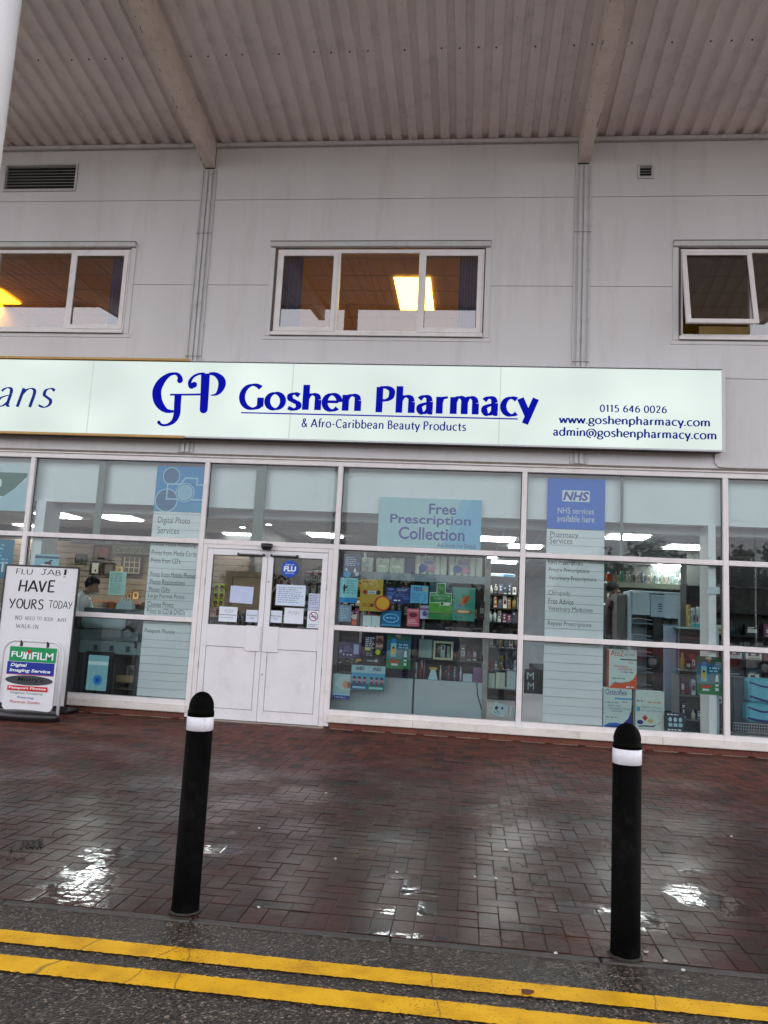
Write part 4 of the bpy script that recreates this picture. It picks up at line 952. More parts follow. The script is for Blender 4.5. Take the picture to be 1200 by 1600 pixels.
# tall slatted service boards
M_board = pbr('board_white', (0.87, 0.90, 0.91), 0.5, .03, 3)
def board(label, x0, x1, z0, zsplit, z1, arts_fn):
    Y = .13
    o = empty('services_board', ((x0 + x1) / 2, Y, z0), label, 'sign board')
    mb = MB(); z = z0; h = .107
    while z < zsplit - .02:
        t = min(z + h, zsplit)
        mb.box(x0, x1, Y, Y + .018, z, t - .003, M_board, .003); z += h
    mb.box(x0 + .01, x1 - .01, Y + .019, Y + .03, z0, z1, GREYT); mb.build('slat_panel', o)
    mb = MB(); tx = MB(); arts_fn(mb, tx, Y); 
    mb.build('header_panel', o); tx.build('lettering', o); return o
def photo(mb, tx, Y):
    x0, x1, zs, z1 = -4.37, -3.655, 2.735, 3.37
    mb.box(x0, x1, Y - .004, Y + .015, zs, z1, C(38, 146, 208), .003)
    y = Y - .0046; LB = C(176, 220, 238); DB = C(50, 112, 158); MBl = C(84, 168, 212)
    def e(u, v, r_, m_, k): mb.ell(x0 + u * (x1 - x0), zs + v * (z1 - zs), r_, r_, y - .0005 * k, m_)
    mb.poly([(x0, zs), (x1, zs), (x1, zs + .14), (x0 + .35, zs + .10), (x0, zs + .2)], y - .0003, C(70, 160, 205))
    e(.30, .78, .125, LB, 1); e(.30, .78, .112, DB, 2); e(.24, .24, .165, LB, 3); e(.24, .24, .15, DB, 4)
    fx = lambda u: x0 + u * (x1 - x0); fz = lambda v: zs + v * (z1 - zs)
    k = 5
    for q in (((.24, .60), (.50, .60), (.58, .74), (.82, .74), (.82, .60), (.985, .60), (.985, .27), (.24, .27), (.24, .60)),):
        pts = [(fx(u), fz(v)) for u, v in q]
        for a, b in zip(pts, pts[1:]):
            dx, dz = b[0] - a[0], b[1] - a[1]; l = math.hypot(dx, dz); nx, nz = -dz / l * .010, dx / l * .010; ex, ez = dx / l * .01, dz / l * .01
            mb.poly([(a[0] - nx - ex, a[1] - nz - ez), (b[0] - nx + ex, b[1] - nz + ez), (b[0] + nx + ex, b[1] + nz + ez), (a[0] + nx - ex, a[1] + nz - ez)], y - .0005 * k, LB); k += .3
    e(.60, .42, .135, LB, 8); e(.60, .42, .122, C(60, 140, 188), 9); e(.60, .42, .108, LB, 10); e(.60, .42, .092, C(150, 200, 222), 11)
    ty = Y - .0008
    text(tx, 'Digital Photo', *rect(246.5, 809, 297, 823, ty)[:1], at(270, 821, ty)[1], at(297, 815, ty)[0], at(270, 808, ty)[1], ty, INK, -.004)
    text(tx, 'Services', at(246, 828, ty)[0], at(262, 834, ty)[1], at(280, 829, ty)[0], at(262, 823.5, ty)[1], ty, INK, -.004)
    for s, xa, xb, yy in (('1 Hour Photo Processing', 239, 306, 852), ('Prints from Media Cards', 237, 307, 864.5), ("Prints from CD's", 236, 282, 876), ('Prints from Mobile Phones', 235, 306, 898.5), ('Photo Restorations', 234, 289, 910), ('Photo Gifts', 233, 265, 921.5), ('Large Format Prints', 231.5, 288, 932.5), ('Canvas Prints', 230.5, 271, 944.5), ("Prints to CD & DVD's", 229.5, 289, 955.5), ('Passport Photos', 226, 273, 987)):
        zc = at((xa + xb) / 2, yy, ty)[1]; text(tx, s, at(xa, yy, ty)[0], zc - .036, at(xb, yy, ty)[0], zc + .036, ty, INK, -.005)
board('white slatted photo services board with a blue camera picture at its head', -4.37, -3.655, .236, 2.734, 3.37, photo)
def nhs(mb, tx, Y):
    x0, x1, zs, z1 = .975, 1.712, 2.70, 3.37
    mb.box(x0, x1, Y - .004, Y + .015, zs, z1, C(16, 112, 218), .003); ty = Y - .0048
    wr = rect(878.5, 766.5, 921.5, 784, ty); mb.poly([(wr[0], wr[1]), (wr[2], wr[1]), (wr[2], wr[3]), (wr[0], wr[3])], ty, C(236, 242, 250))
    text(tx, 'NHS', at(880, 775, ty)[0], wr[1] + .014, at(920, 775, ty)[0], wr[3] - .014, ty - .0008, C(24, 80, 176), .035, .22)
    text(tx, 'NHS services', at(871.5, 798, ty)[0], at(900, 803, ty)[1], at(928, 799, ty)[0], at(900, 793.5, ty)[1], ty, WH, .0)
    text(tx, 'available here', at(870.5, 810, ty)[0], at(900, 816, ty)[1], at(929, 811, ty)[0], at(900, 805.5, ty)[1], ty, WH, .0)
    ty = Y - .0008
    text(tx, 'Pharmacy', at(859.5, 837, ty)[0], at(880, 842, ty)[1], at(903.5, 838, ty)[0], at(880, 831, ty)[1], ty, INK, -.004)
    text(tx, 'Services', at(859, 846, ty)[0], at(878, 850, ty)[1], at(894.5, 846, ty)[0], at(878, 840, ty)[1], ty, INK, -.004)
    for s, xa, xb, yy in (('NHS Prescriptions', 857, 911, 880.5), ('Private Prescriptions', 857.5, 921, 892), ('Veterinary Prescriptions', 857.5, 931.5, 905), ('Chiropody', 857, 891, 927.5), ('Free Advice', 857, 896, 939.8), ('Veterinary Medicines', 856.5, 926, 953), ('Repeat Prescriptions', 856, 924, 976)):
        zc = at((xa + xb) / 2, yy, ty)[1]; text(tx, s, at(xa, yy, ty)[0], zc - .036, at(xb, yy, ty)[0], zc + .036, ty, INK, -.005)
board('white slatted pharmacy services board with a royal blue panel at its head', .975, 1.712, .236, 2.699, 3.37, nhs)
# collection poster
PB = C(58, 74, 158)
poster('window_poster', 'large pale blue free prescription collection poster in the top pane', 'poster', (591, 779, 752, 856), C(176, 214, 220), [
    ('p', [(.62, 0), (1, 0), (1, 1), (.80, 1)], C(142, 202, 226)), ('p', [(.72, 0), (1, 0), (1, 1), (.9, 1)], C(128, 194, 226)), ('t', .49, .68, .755, .90, 'Free', PB, .018), ('t', .115, .42, .90, .66, 'Prescription', PB, .018), ('t', .205, .155, .845, .41, 'Collection', PB, .018), ('t', .585, .02, .96, .105, 'Ask Inside For Details', C(50, 70, 120))])
# door notices, fixed outside on the glass
PAP = C(214, 222, 240); PAP2 = C(222, 230, 240)
poster('paper_notice', 'blank bluish paper sheet hung askew on the left door glass', 'notice', (359.5, 916, 395.5, 942.5), C(192, 204, 232), [], Y=.028, tilt=1.5)
poster('paper_notice', 'white push notice with a ruled line on the left door glass', 'notice', (342, 948, 370.5, 971.5), PAP2, [('w', .32, .62, .74, .84, 'PUSH', C(120, 130, 140), .05, .05), ('r', 0.02, .44, .95, .475, C(70, 80, 100)), ('h', .05, .22, .9, .34, 1, C(150, 160, 172))], Y=.028)
poster('paper_notice', 'small automatic door notice at the inner edge of the left door', 'notice', (384.5, 953, 403, 972), PAP, [('t', .06, .5, .94, .64, 'Automatic', C(90, 96, 112), .01), ('t', .32, .28, .68, .42, 'Door', C(90, 96, 112), .01)], Y=.028)
poster('paper_notice', 'large handwritten notice on the right door glass', 'notice', (431, 914, 477, 946.5), C(206, 222, 240), [('h', .08, .12, .95, .92, 8, C(150, 160, 190))], Y=.028)
poster('paper_notice', 'white push notice on the right door below the handwritten sheet', 'notice', (444, 950, 474, 974.5), PAP2, [('w', .24, .58, .74, .80, 'PUSH', C(120, 130, 140), .05, .05)], Y=.028)
poster('paper_notice', 'small automatic door notice at the inner edge of the right door', 'notice', (421.5, 954, 440.5, 973), PAP, [('t', .06, .5, .94, .64, 'Automatic', C(90, 96, 112), .01), ('t', .32, .28, .68, .42, 'Door', C(90, 96, 112), .01)], Y=.028)
poster('paper_notice', 'ruled list sheet at the outer edge of the right door', 'notice', (482, 927.5, 499.5, 953), C(190, 198, 224), [('h', .1, .3, .95, .95, 6, C(130, 138, 165)), ('r', .03, .12, .97, .16, C(150, 156, 182))], Y=.028)
NR = C(150, 40, 90)
nos = [('e', .54, .66, .40, .27, NR), ('e', .54, .66, .33, .222, PAP2), ('r', .30, .62, .80, .67, INK), ('l', [(.62, .70, .02), (.72, .76, .02), (.66, .80, .02)], INK), ('p', [(.27, .80), (.33, .84), (.82, .52), (.76, .48)], NR), ('h', .1, .06, .9, .26, 2, C(150, 156, 170))]
poster('no_smoking_sign', 'no smoking notice with a red crossed circle on the right door', 'sign', (480, 954, 498, 981.5), PAP2, nos, Y=.028)
cx_, cz_ = at(453, 889, .028); rr = .112
mb = MB(); pts = [(cx_ + rr * math.cos(2 * math.pi * k / 40), cz_ + rr * math.sin(2 * math.pi * k / 40)) for k in range(40)]; mb.prism(pts, .028, .031, C(30, 78, 190))
o = mb.build('flu_sticker', loc=(cx_, .028, cz_), label='round blue flu sticker at the top of the right door glass', cat='sticker')
tx = MB(); text(tx, 'FLU', cx_ - .082, cz_ - .034, cx_ + .082, cz_ + .036, .0272, WH, .045); text(tx, "DON'T LET", cx_ - .06, cz_ + .046, cx_ + .055, cz_ + .066, .0272, WH, .01); text(tx, 'STOP YOU', cx_ - .06, cz_ - .066, cx_ + .06, cz_ - .048, .0272, WH, .01); tx.build('lettering', o)
GY = C(168, 182, 40)
poster('window_poster', 'lime green poster of dark haired faces on the left door', 'poster', (333, 911.5, 350.5, 948), GY, [q for i in range(3) for j in range(2) for q in (('e', .28 + .45 * j, .82 - .33 * i, .17, .10, C(40, 24, 18)), ('e', .31 + .45 * j, .79 - .33 * i, .09, .05, C(150, 84, 50)), ('r', .15 + .42 * j, .66 - .33 * i, .45 + .42 * j, .70 - .33 * i, C(120, 40, 30)))], Y=.10)
# bay to the right of the door
poster('window_poster', 'slate grey poster with white writing and a blue disc, topmost beside the door', 'poster', (536.5, 866, 563, 902), C(72, 84, 108), [('h', .12, .48, .85, .9, 5, C(190, 205, 220)), ('e', .26, .12, .20, .14, C(40, 150, 205)), ('p', [(.12, .3), (.2, .42), (.27, .3), (.22, .26)], WH), ('p', [(.62, .26), (.70, .42), (.78, .30), (.70, .2)], WH), ('e', .86, .60, .08, .06, C(60, 150, 215)), ('r', .72, .06, .92, .22, C(190, 200, 208))])
poster('window_notice', 'pale teal notice with a bright blue foot and a dark pen drawing', 'notice', (530.5, 903, 558.5, 941.5), C(150, 216, 222), [('r', 0, 0, 1, .2, C(28, 140, 208)), ('h', .4, .35, .95, .92, 6, C(110, 178, 188)), ('e', .26, .58, .07, .16, C(20, 40, 60)), ('e', .38, .62, .05, .05, C(20, 40, 60)), ('r', .22, .36, .29, .5, C(20, 40, 60))])
poster('window_notice', 'small grey blue flyer low in the corner beside the door', 'notice', (529, 945.5, 548.5, 971), C(132, 160, 186), [('h', .15, .15, .85, .85, 5, C(176, 200, 216)), ('l', [(.2, .1, .05), (.7, .4, .05), (.8, .9, .05)], C(170, 195, 215))])
YEL = C(190, 158, 52)
poster('window_poster', 'mustard yellow poster with a red and black lozenge and a sun', 'poster', (562.5, 905, 598, 955), YEL, [('r', .06, .9, .5, .94, C(150, 92, 30)), ('r', .22, .54, .82, .64, C(205, 205, 200)), ('e', .22, .59, .10, .072, C(170, 30, 24)), ('e', .80, .59, .10, .072, C(24, 26, 40)), ('h', .3, .55, .72, .63, 1, C(90, 100, 120)), ('e', 1.0, .26, .36, .24, C(196, 70, 30)), ('e', 1.02, .26, .28, .19, C(235, 176, 40)), ('h', .15, .12, .6, .25, 2, C(160, 80, 36)), ('e', .55, .19, .08, .055, C(120, 50, 30))])
poster('window_poster', 'navy blue poster with pale writing between the yellow poster and the pale blue one', 'poster', (603.5, 918, 641, 942.5), C(24, 44, 118), [('e', .18, .87, .13, .07, C(90, 120, 190)), ('h', .45, .78, .95, .95, 2, C(170, 190, 225)), ('h', .06, .5, .4, .7, 2, C(110, 140, 210)), ('r', .06, .22, .24, .46, C(96, 140, 196)), ('h', .40, .4, .9, .6, 2, C(90, 120, 190)), ('h', .33, .10, .68, .26, 1, WH), ('r', .72, .24, .96, .44, C(50, 84, 160))])
poster('window_poster', 'pale blue digestive remedy poster headed IBS', 'poster', (641.5, 915, 669, 942.5), C(96, 180, 220), [('t', .18, .70, .66, .93, 'IBS', C(20, 66, 130), .02), ('e', .83, .78, .12, .12, C(180, 180, 150)), ('h', .1, .1, .62, .58, 5, C(60, 130, 180)), ('l', [(.78, .5, .03), (.86, .32, .03), (.76, .12, .03)], C(40, 110, 180))])
GR = C(22, 124, 58)
poster('window_poster', 'green cross homeopathy poster with a white outline', 'poster', (670.5, 910, 706.5, 968), C(38, 128, 60), [('r', 0, .62, .30, 1, C(38, 70, 78)), ('r', .72, .62, 1, 1, C(38, 70, 78)), ('p', [(.31, .98), (.69, .98), (.69, .72), (.98, .72), (.98, .44), (.69, .44), (.31, .44), (.02, .44), (.02, .72), (.31, .72)], WH), ('p', [(.33, .965), (.67, .965), (.67, .705), (.965, .705), (.965, .455), (.35, .455), (.035, .455), (.035, .705), (.33, .705)], GR), ('t', .08, .61, .93, .68, 'HOMEOPATHIC', C(170, 215, 180)), ('t', .2, .53, .8, .59, 'PHARMACY', C(170, 215, 180)), ('r', .0, .20, 1, .44, C(70, 156, 44)), ('r', .46, .38, .9, .47, C(205, 225, 200)), ('e', .57, .425, .07, .04, C(20, 50, 34)), ('r', 0, .17, 1, .20, C(120, 140, 90))])
poster('window_poster', 'sea green poster of an orange autumn leaf over water', 'poster', (707, 918, 742, 970), C(44, 140, 122), [('p', [(.3, .52), (.45, .70), (.75, .80), (.78, .68), (.62, .52), (.44, .44)], C(180, 110, 30)), ('p', [(.45, .55), (.62, .72), (.76, .78), (.72, .64), (.58, .52)], C(170, 60, 28)), ('p', [(.16, .42), (.32, .50), (.42, .46), (.30, .38)], C(40, 110, 160)), ('e', .5, .27, .42, .07, C(120, 92, 44)), ('e', .5, .275, .28, .04, C(226, 196, 150)), ('h', .1, .06, .7, .14, 1, C(30, 110, 96))])
poster('product_box', 'bright blue carton with a pale ring, on the shelf below the navy poster', 'box', (596, 954, 626, 978.5), C(14, 104, 164), [('e', .5, .52, .42, .30, C(120, 196, 226)), ('e', .5, .52, .36, .24, C(16, 110, 176)), ('h', .25, .46, .75, .6, 1, C(160, 215, 235)), ('r', 0, 0, 1, .12, C(60, 150, 200))], Y=.16, th=.10)
poster('product_box', 'rose pink carton with a dark emblem, on the shelf', 'box', (636, 951, 655, 978.5), C(206, 96, 116), [('e', .5, .64, .34, .14, C(110, 24, 44)), ('r', .06, .84, .94, .94, C(226, 150, 160)), ('h', .1, .12, .9, .4, 3, C(236, 190, 196))], Y=.15, th=.08)
poster('product_box', 'lilac and white carton beside the pink one', 'box', (656.5, 946, 677.5, 967), C(196, 196, 222), [('r', 0, .62, .66, .82, C(130, 100, 150)), ('e', .34, .38, .18, .2, C(70, 90, 150)), ('h', .5, .1, .95, .5, 3, C(150, 120, 180)), ('r', .7, .55, 1, 1, C(128, 128, 112))], Y=.17, th=.08)
poster('product_box', 'pair of white cartons with a red foot, on the shelf below the yellow poster', 'box', (567, 960, 593.5, 980), C(200, 222, 222), [('r', .485, 0, .515, 1, C(96, 110, 112)), ('r', 0, .9, 1, 1, C(120, 70, 66)), ('p', [(.1, 0), (.36, 0), (.24, .12)], C(180, 60, 50)), ('p', [(.62, 0), (.9, 0), (.76, .12)], C(180, 60, 50))], Y=.17, th=.08)
poster('product_box', 'small orange and cream carton beside the grey blue flyer', 'box', (549.5, 960, 557, 976.5), C(206, 84, 40), [('r', 0, .55, 1, 1, C(206, 206, 190))], Y=.15, th=.05)
# lower pane
poster('window_card', 'dark purple pointed card with white print low beside the door', 'card', (530, 1003, 564, 1029), C(44, 30, 78), [('e', .08, .42, .07, .10, C(160, 170, 200)), ('r', .66, .28, .9, .86, C(150, 160, 200)), ('h', .22, .4, .6, .75, 3, C(120, 110, 170)), ('e', .22, .24, .04, .05, C(190, 195, 220)), ('e', .4, .22, .04, .05, C(190, 195, 220)), ('e', .55, .22, .04, .05, C(190, 195, 220))], Y=.12)
poster('window_poster', 'black poster with yellow print and a brown portrait', 'poster', (568, 993, 598.5, 1040), C(12, 14, 18), [('r', .62, .62, .98, 1, C(160, 110, 80)), ('e', .8, .8, .17, .13, C(64, 34, 22)), ('h', .08, .55, .55, .95, 6, C(206, 210, 216)), ('r', .08, .5, .34, .57, C(190, 190, 60)), ('e', .74, .45, .13, .085, C(190, 196, 60)), ('h', .15, .3, .5, .42, 2, C(160, 164, 170)), ('r', .2, .13, .68, .18, C(130, 140, 150)), ('e', .68, .16, .08, .05, C(170, 180, 195)), ('r', -.35, .12, -.1, .2, C(200, 150, 30))], Y=.13)
def allergy(label, r, Y):
    poster('window_poster', label, 'poster', r, C(26, 92, 116), [('r', 0, .82, 1, 1, C(20, 84, 60)), ('p', [(0, .28), (1, .28), (1, .6), (0, .5)], C(96, 128, 138)), ('r', 0, 0, 1, .27, C(20, 118, 66)), ('r', .36, .93, .58, .985, C(170, 180, 160)), ('e', .5, .9, .05, .03, C(206, 90, 80)), ('r', .17, .34, .40, .74, C(120, 190, 196)), ('r', .21, .74, .38, .86, C(30, 120, 190)), ('e', .28, .52, .07, .14, C(214, 170, 60)), ('e', .28, .60, .05, .03, C(24, 24, 26)), ('r', .15, .17, .58, .24, C(190, 52, 44)), ('r', .22, .09, .49, .145, C(206, 220, 212)), ('h', .5, .58, .9, .74, 2, C(150, 200, 226)), ('r', .73, .10, .86, .42, C(204, 220, 214)), ('r', .73, .28, .86, .34, C(20, 110, 60)), ('r', .75, .42, .84, .52, C(226, 232, 226)), ('r', .73, .18, .86, .22, C(40, 130, 80))], Y=Y)
allergy('blue and green hay fever poster with two bottles right of the black poster', (604, 991, 641.5, 1045), .12)
allergy('blue and green hay fever poster with two bottles in front of the weighing machine', (1088.5, 1026, 1128, 1085), .10)
poster('display_card', 'wide pale blue twin display card with rows of faces', 'card', (548.5, 1040, 601.5, 1079), C(84, 164, 186), [('r', 0, .70, 1, 1, C(160, 196, 204)), ('r', 0, .60, 1, .68, C(60, 156, 206)), ('r', 0, 0, .5, .28, C(20, 92, 130)), ('r', .5, 0, 1, .28, C(24, 112, 112)), ('t', .12, .80, .38, .95, 'ANEO', INK, .03, .2), ('t', .62, .80, .88, .95, 'ANEO', INK, .03, .2), ('r', .06, .07, .44, .15, C(150, 200, 220)), ('r', .55, .07, .95, .15, C(150, 210, 206))] + [q for i in range(6) for q in (('e', .10 + .15 * i + (.06 if i > 2 else 0), .42, .055, .10, C(196, 150, 150)), ('e', .10 + .15 * i + (.06 if i > 2 else 0), .50, .05, .06, C(40, 60, 100)), ('e', .10 + .15 * i + (.06 if i > 2 else 0), .30, .05, .07, C(120, 60, 100)))], Y=.11)
poster('window_poster', 'soft white and blue baby poster at the foot of the pane by the door', 'poster', (520.5, 1053, 547.5, 1092.5), C(160, 192, 196), [('p', [(.05, .6), (.5, .95), (.95, .98), (.95, .4), (.5, .35)], C(186, 204, 202)), ('e', .72, .58, .17, .15, C(204, 160, 136)), ('e', .9, .58, .1, .14, C(170, 112, 92)), ('r', 0, 0, 1, .15, C(40, 58, 140)), ('r', 0, .15, 1, .22, C(150, 196, 226)), ('h', .1, .04, .9, .12, 1, C(170, 180, 220))], Y=.09)

# three big dummy cartons standing on the window ledge
def carton(label, r, Y, D, body, side, arts):
    x0, z0, x1, z1 = rect(*r, Y); W, H = x1 - x0, z1 - z0
    o = empty('display_carton', ((x0 + x1) / 2, Y, z0), label, 'box', 'dummy cartons in the pharmacy window')
    mb = MB(); mb.box(x0, x1, Y, Y + D, z0, z1, body, .004); mb.build('carton_body', o)
    mb = MB(); mb.box(x0 - .003, x0 - .0005, Y + .004, Y + D - .004, z0 + .004, z1 - .004, side); mb.build('carton_side', o)
    pr, tx = draw(arts, x0, z0, W, H, Y)
    pr.build('artwork', o); tx.build('lettering', o)
CW = C(206, 222, 218)
OR = C(220, 84, 28)
carton('white and orange vitamin carton stacked on the blue edged one', (951.5, 1015.5, 995, 1076), .20, .16, CW, C(190, 80, 40), [('p', [(0, 0), (1, 0), (1, .42), (.88, .26), (.70, .17), (.45, .13), (.2, .13), (.05, .05)], OR), ('p', [(.02, .08), (.2, .155), (.45, .15), (.70, .185), (.7, .17), (.45, .13), (.2, .13)], C(120, 110, 100)), ('t', .06, .83, .53, .985, 'AtoZ', OR), ('t', .55, .845, .94, .90, 'MULTIVIT', C(96, 110, 110)), ('r', .40, .735, 1, .77, C(96, 112, 112)), ('h', .70, .65, .92, .70, 1, C(206, 110, 70)), ('t', .2, .55, .70, .60, 'Multivitamins', OR), ('t', .32, .48, .84, .53, 'and Minerals', OR), ('h', .46, .40, .9, .46, 1, C(140, 150, 150)), ('h', .12, .23, .62, .29, 1, C(140, 150, 150)), ('h', .62, .02, .96, .08, 1, WH)])
NB = C(34, 44, 140)
carton('white and blue joint supplement carton at the left of the pair', (942.5, 1075.5, 987, 1138), .20, .15, CW, C(60, 90, 150), [('p', [(0, 0), (1, 0), (1, .66), (.98, .45), (.88, .26), (.70, .13), (.45, .11), (.2, .09)], NB), ('p', [(0, 0), (.05, .06), (.2, .12), (.45, .14), (.72, .10), (.5, .07), (.25, .06)], C(40, 110, 200)), ('t', .07, .83, .83, .975, 'Osteoflex', C(50, 54, 140)), ('r', .40, .72, 1, .765, C(90, 170, 214)), ('h', .68, .64, .9, .69, 1, C(120, 130, 150)), ('h', .06, .61, .7, .67, 1, C(150, 160, 170)), ('t', .18, .53, .60, .585, 'Flexible Joints', C(100, 116, 150)), ('t', .20, .47, .94, .525, 'Connective Tissue', C(100, 116, 150)), ('t', .28, .40, .68, .455, 'Cartilage', C(100, 116, 150)), ('h', .08, .24, .72, .30, 1, C(150, 160, 170))])
carton('white mineral supplement carton with a dark swoosh, right of the joint supplement', (993, 1080, 1038, 1143), .20, .14, C(206, 220, 212), C(180, 190, 190), [('p', [(.08, .12), (.3, .15), (.55, .14), (.75, .18), (.62, .11), (.3, .115), (.14, .10)], C(70, 60, 100)), ('p', [(.75, .18), (.9, .28), (1, .45), (1, .42), (.9, .24), (.8, .17)], C(204, 176, 150)), ('h', .04, .71, .36, .78, 1, C(110, 130, 140)), ('h', .42, .69, 1, .76, 1, C(206, 150, 130)), ('t', .2, .565, .92, .625, 'Vitamins, Minerals', C(110, 150, 170)), ('t', .22, .49, .94, .55, '& Trace Elements', C(110, 150, 170)), ('r', .03, .49, .16, .60, C(60, 170, 200)), ('p', [(.23, .33), (.33, .25), (.43, .33), (.33, .41)], C(176, 60, 70)), ('e', .16, .22, .11, .055, C(50, 50, 120)), ('e', .52, .26, .10, .05, C(206, 180, 120))])
poster('display_card', 'black card with white tooth pictures at the foot of the pharmacy window', 'card', (1039.5, 1113.5, 1070, 1144), C(40, 56, 68), [('h', .1, .84, .9, .95, 1, WH), ('h', .12, .06, .9, .18, 1, WH)] + [('e', .25 + .26 * i, .64, .09, .12, C(176, 210, 222)) for i in range(3)] + [('r', .16 + .26 * i, .28, .36 + .26 * i, .46, C(160, 200, 205)) for i in range(3)], Y=.11)
poster('window_notice', 'blank white card high on the last mullion of the pharmacy window', 'notice', (1105, 917, 1125, 928), C(214, 226, 228), [], Y=.085)

# ================================================================== SHOP CONTENTS
def bx(x0, x1, y0, y1, z0, z1, m, name, label, cat, group=None, b=.004):
    mb = MB(); mb.box(x0, x1, y0, y1, z0, z1, m, b)
    return mb.build(name, loc=((x0 + x1) / 2, (y0 + y1) / 2, z0), label=label, cat=cat, group=group)
# ceiling light panels
LP = [(-7.05, 2.45, 'leftmost'), (-5.93, 2.45, 'over the photo desk'), (-4.40, 4.47, ''), (-2.66, 3.9, ''), (-.85, 1.75, ''), (.45, 3.42, ''), (1.0, 4.46, ''), (.28, 7.1, ''), (.77, 8.25, ''), (2.43, 2.36, ''), (3.60, 3.5, ''), (4.24, 7.2, ''), (6.2, 3.4, ''), (-8.6, 4.4, ''), (2.0, 7.2, ''), (2.9, 9.2, ''), (4.3, 10.2, '')]
LPL = ['square ceiling light panel furthest left inside the shop', 'square ceiling light panel above the photo desk', 'square ceiling light panel showing over the left door leaf', 'square ceiling light panel showing over the right door leaf', 'square ceiling light panel hidden behind the prescription collection poster', 'square ceiling light panel just right of the prescription collection poster', 'square ceiling light panel behind the mullion left of the blue services panel', 'square ceiling light panel under the transom right of the collection poster', 'square ceiling light panel furthest back over the dispensary shelves', 'square ceiling light panel just right of the royal blue services panel', 'square ceiling light panel nearest the right pier of the pharmacy window', 'square ceiling light panel above the pharmacy bottle shelf', 'square ceiling light panel in the dark right end of the shop', 'square ceiling light panel deep in the far left shop', 'square ceiling light panel at the head of the dispensary', 'square ceiling light panel behind the dispensary bottles', 'square ceiling light panel furthest right at the back of the dispensary']
def ceiling_light(x, y, label, z=2.887, sx=.31, sy=.31, mat=None):
    o = empty('ceiling_light', (x, y, z), label, 'ceiling light', 'ceiling light panels')
    mb = MB(); f = .018
    for q in ((x - sx, x + sx, y - sy, y - sy + f), (x - sx, x + sx, y + sy - f, y + sy), (x - sx, x - sx + f, y - sy + f, y + sy - f), (x + sx - f, x + sx, y - sy + f, y + sy - f)): mb.box(q[0], q[1], q[2], q[3], z - .012, z, M_intw)
    mb.build('light_frame', o)
    mb = MB(); mb.box(x - sx + f, x + sx - f, y - sy + f, y + sy - f, z - .009, z - .003, mat or M_light); mb.build('diffuser', o)
for (x, y, _), l in zip(LP, LPL): ceiling_light(x, y, l)
M_upl = emit('office_light', (1.0, 0.66, 0.085), 15 * LIT); M_upl2 = emit('office_light_yellow', (1.0, 0.50, 0.006), 26 * LIT)
ceiling_light(-1.115, 2.61, 'warm ceiling light panel behind the middle upper window', 6.985, .32, .70, M_upl)
ceiling_light(-6.3, 5.7, 'unseen added warm light panel at the back of the left upper room', 6.985, .32, .60, M_upl); ceiling_light(-1.6, 5.7, 'unseen added warm light panel at the back of the middle upper room', 6.985, .32, .60, M_upl)  # unseen back panels, added to brighten the two upper rooms
ceiling_light(-9.0, 2.82, 'yellow ceiling light panel behind the left upper window', 6.985, .40, .34, M_upl2)
ceiling_light(4.2, 5.7, 'unseen added light panel at the back of the right upper room', 6.985, .30, .30, M_upl)  # added out of view so the right upper room gets light
# photo shop: framed samples on the slat wall
FR = C(40, 28, 22); MT = C(190, 176, 140)
def frame(label, r, Y, arts, bg=MT, fr=FR):
    x0, z0, x1, z1 = rect(*r, Y); o = empty('picture_frame', ((x0 + x1) / 2, Y, z0), label, 'picture frame', 'framed samples on the slat wall')
    f = min(x1 - x0, z1 - z0) * .10; mb = MB()
    for q in ((x0, x1, z0, z0 + f), (x0, x1, z1 - f, z1), (x0, x0 + f, z0 + f, z1 - f), (x1 - f, x1, z0 + f, z1 - f)): mb.box(q[0], q[1], Y - .02, Y + .01, q[2], q[3], fr, .004)
    mb.build('frame', o); mb = MB(); mb.box(x0 + f, x1 - f, Y - .002, Y + .008, z0 + f, z1 - f, bg)
    W, H = x1 - x0, z1 - z0
    pr, _ = draw(arts, x0, z0, W, H, Y - .003); mb.add(pr.v, pr.f, fr)
    mb.m[-len(pr.f):] = [mb.mi(pr.mats[i]) for i in pr.m] if pr.f else mb.m[-len(pr.f):]
    mb.build('picture', o)
DK = C(60, 54, 46)
frame('large collage frame of nine dark photos on the slat wall', (189.5, 867, 222, 899), 4.30, [('r', .17 + .24 * (i % 3), .14 + .26 * (i // 3), .37 + .24 * (i % 3), .36 + .26 * (i // 3), DK) for i in range(9)])
frame('tall narrow frame with a cream certificate on the slat wall', (140.5, 876, 157, 899), 4.30, [('r', .2, .15, .8, .85, C(200, 196, 180)), ('e', .55, .32, .1, .08, DK)], bg=C(60, 50, 44))
frame('grey toned frame beside the certificate', (161, 879, 180, 899), 4.30, [('r', .2, .2, .8, .8, C(120, 110, 104))], bg=C(90, 80, 76))
frame('small cream frame left of the collage', (180, 884, 193, 897), 4.28, [('r', .3, .3, .7, .7, C(150, 110, 70))], fr=C(170, 150, 110))
frame('bright mount with a dark picture on the left of the upper row', (118, 866, 136, 880), 4.30, [('p', [(.1, .1), (.5, .7), (.9, .1)], C(40, 52, 50))], bg=C(70, 78, 74))
frame('brown flower picture beneath the cards lettering', (146, 852, 172, 873), 4.30, [('e', .3 + .2 * (i % 3), .4 + .2 * (i // 3), .13, .15, C(110 + 20 * (i % 2), 60, 40)) for i in range(6)], bg=C(100, 66, 50))
frame('small standing frame on the photo desk shelf', (206, 923, 218, 937), 3.6, [('e', .5, .5, .2, .25, C(120, 70, 40))], bg=C(200, 170, 120), fr=C(150, 100, 60))
frame('smaller standing frame left of it on the photo desk shelf', (198, 925, 206, 937), 3.6, [('e', .5, .5, .2, .25, C(80, 50, 34))], bg=C(170, 140, 100), fr=C(130, 90, 50))
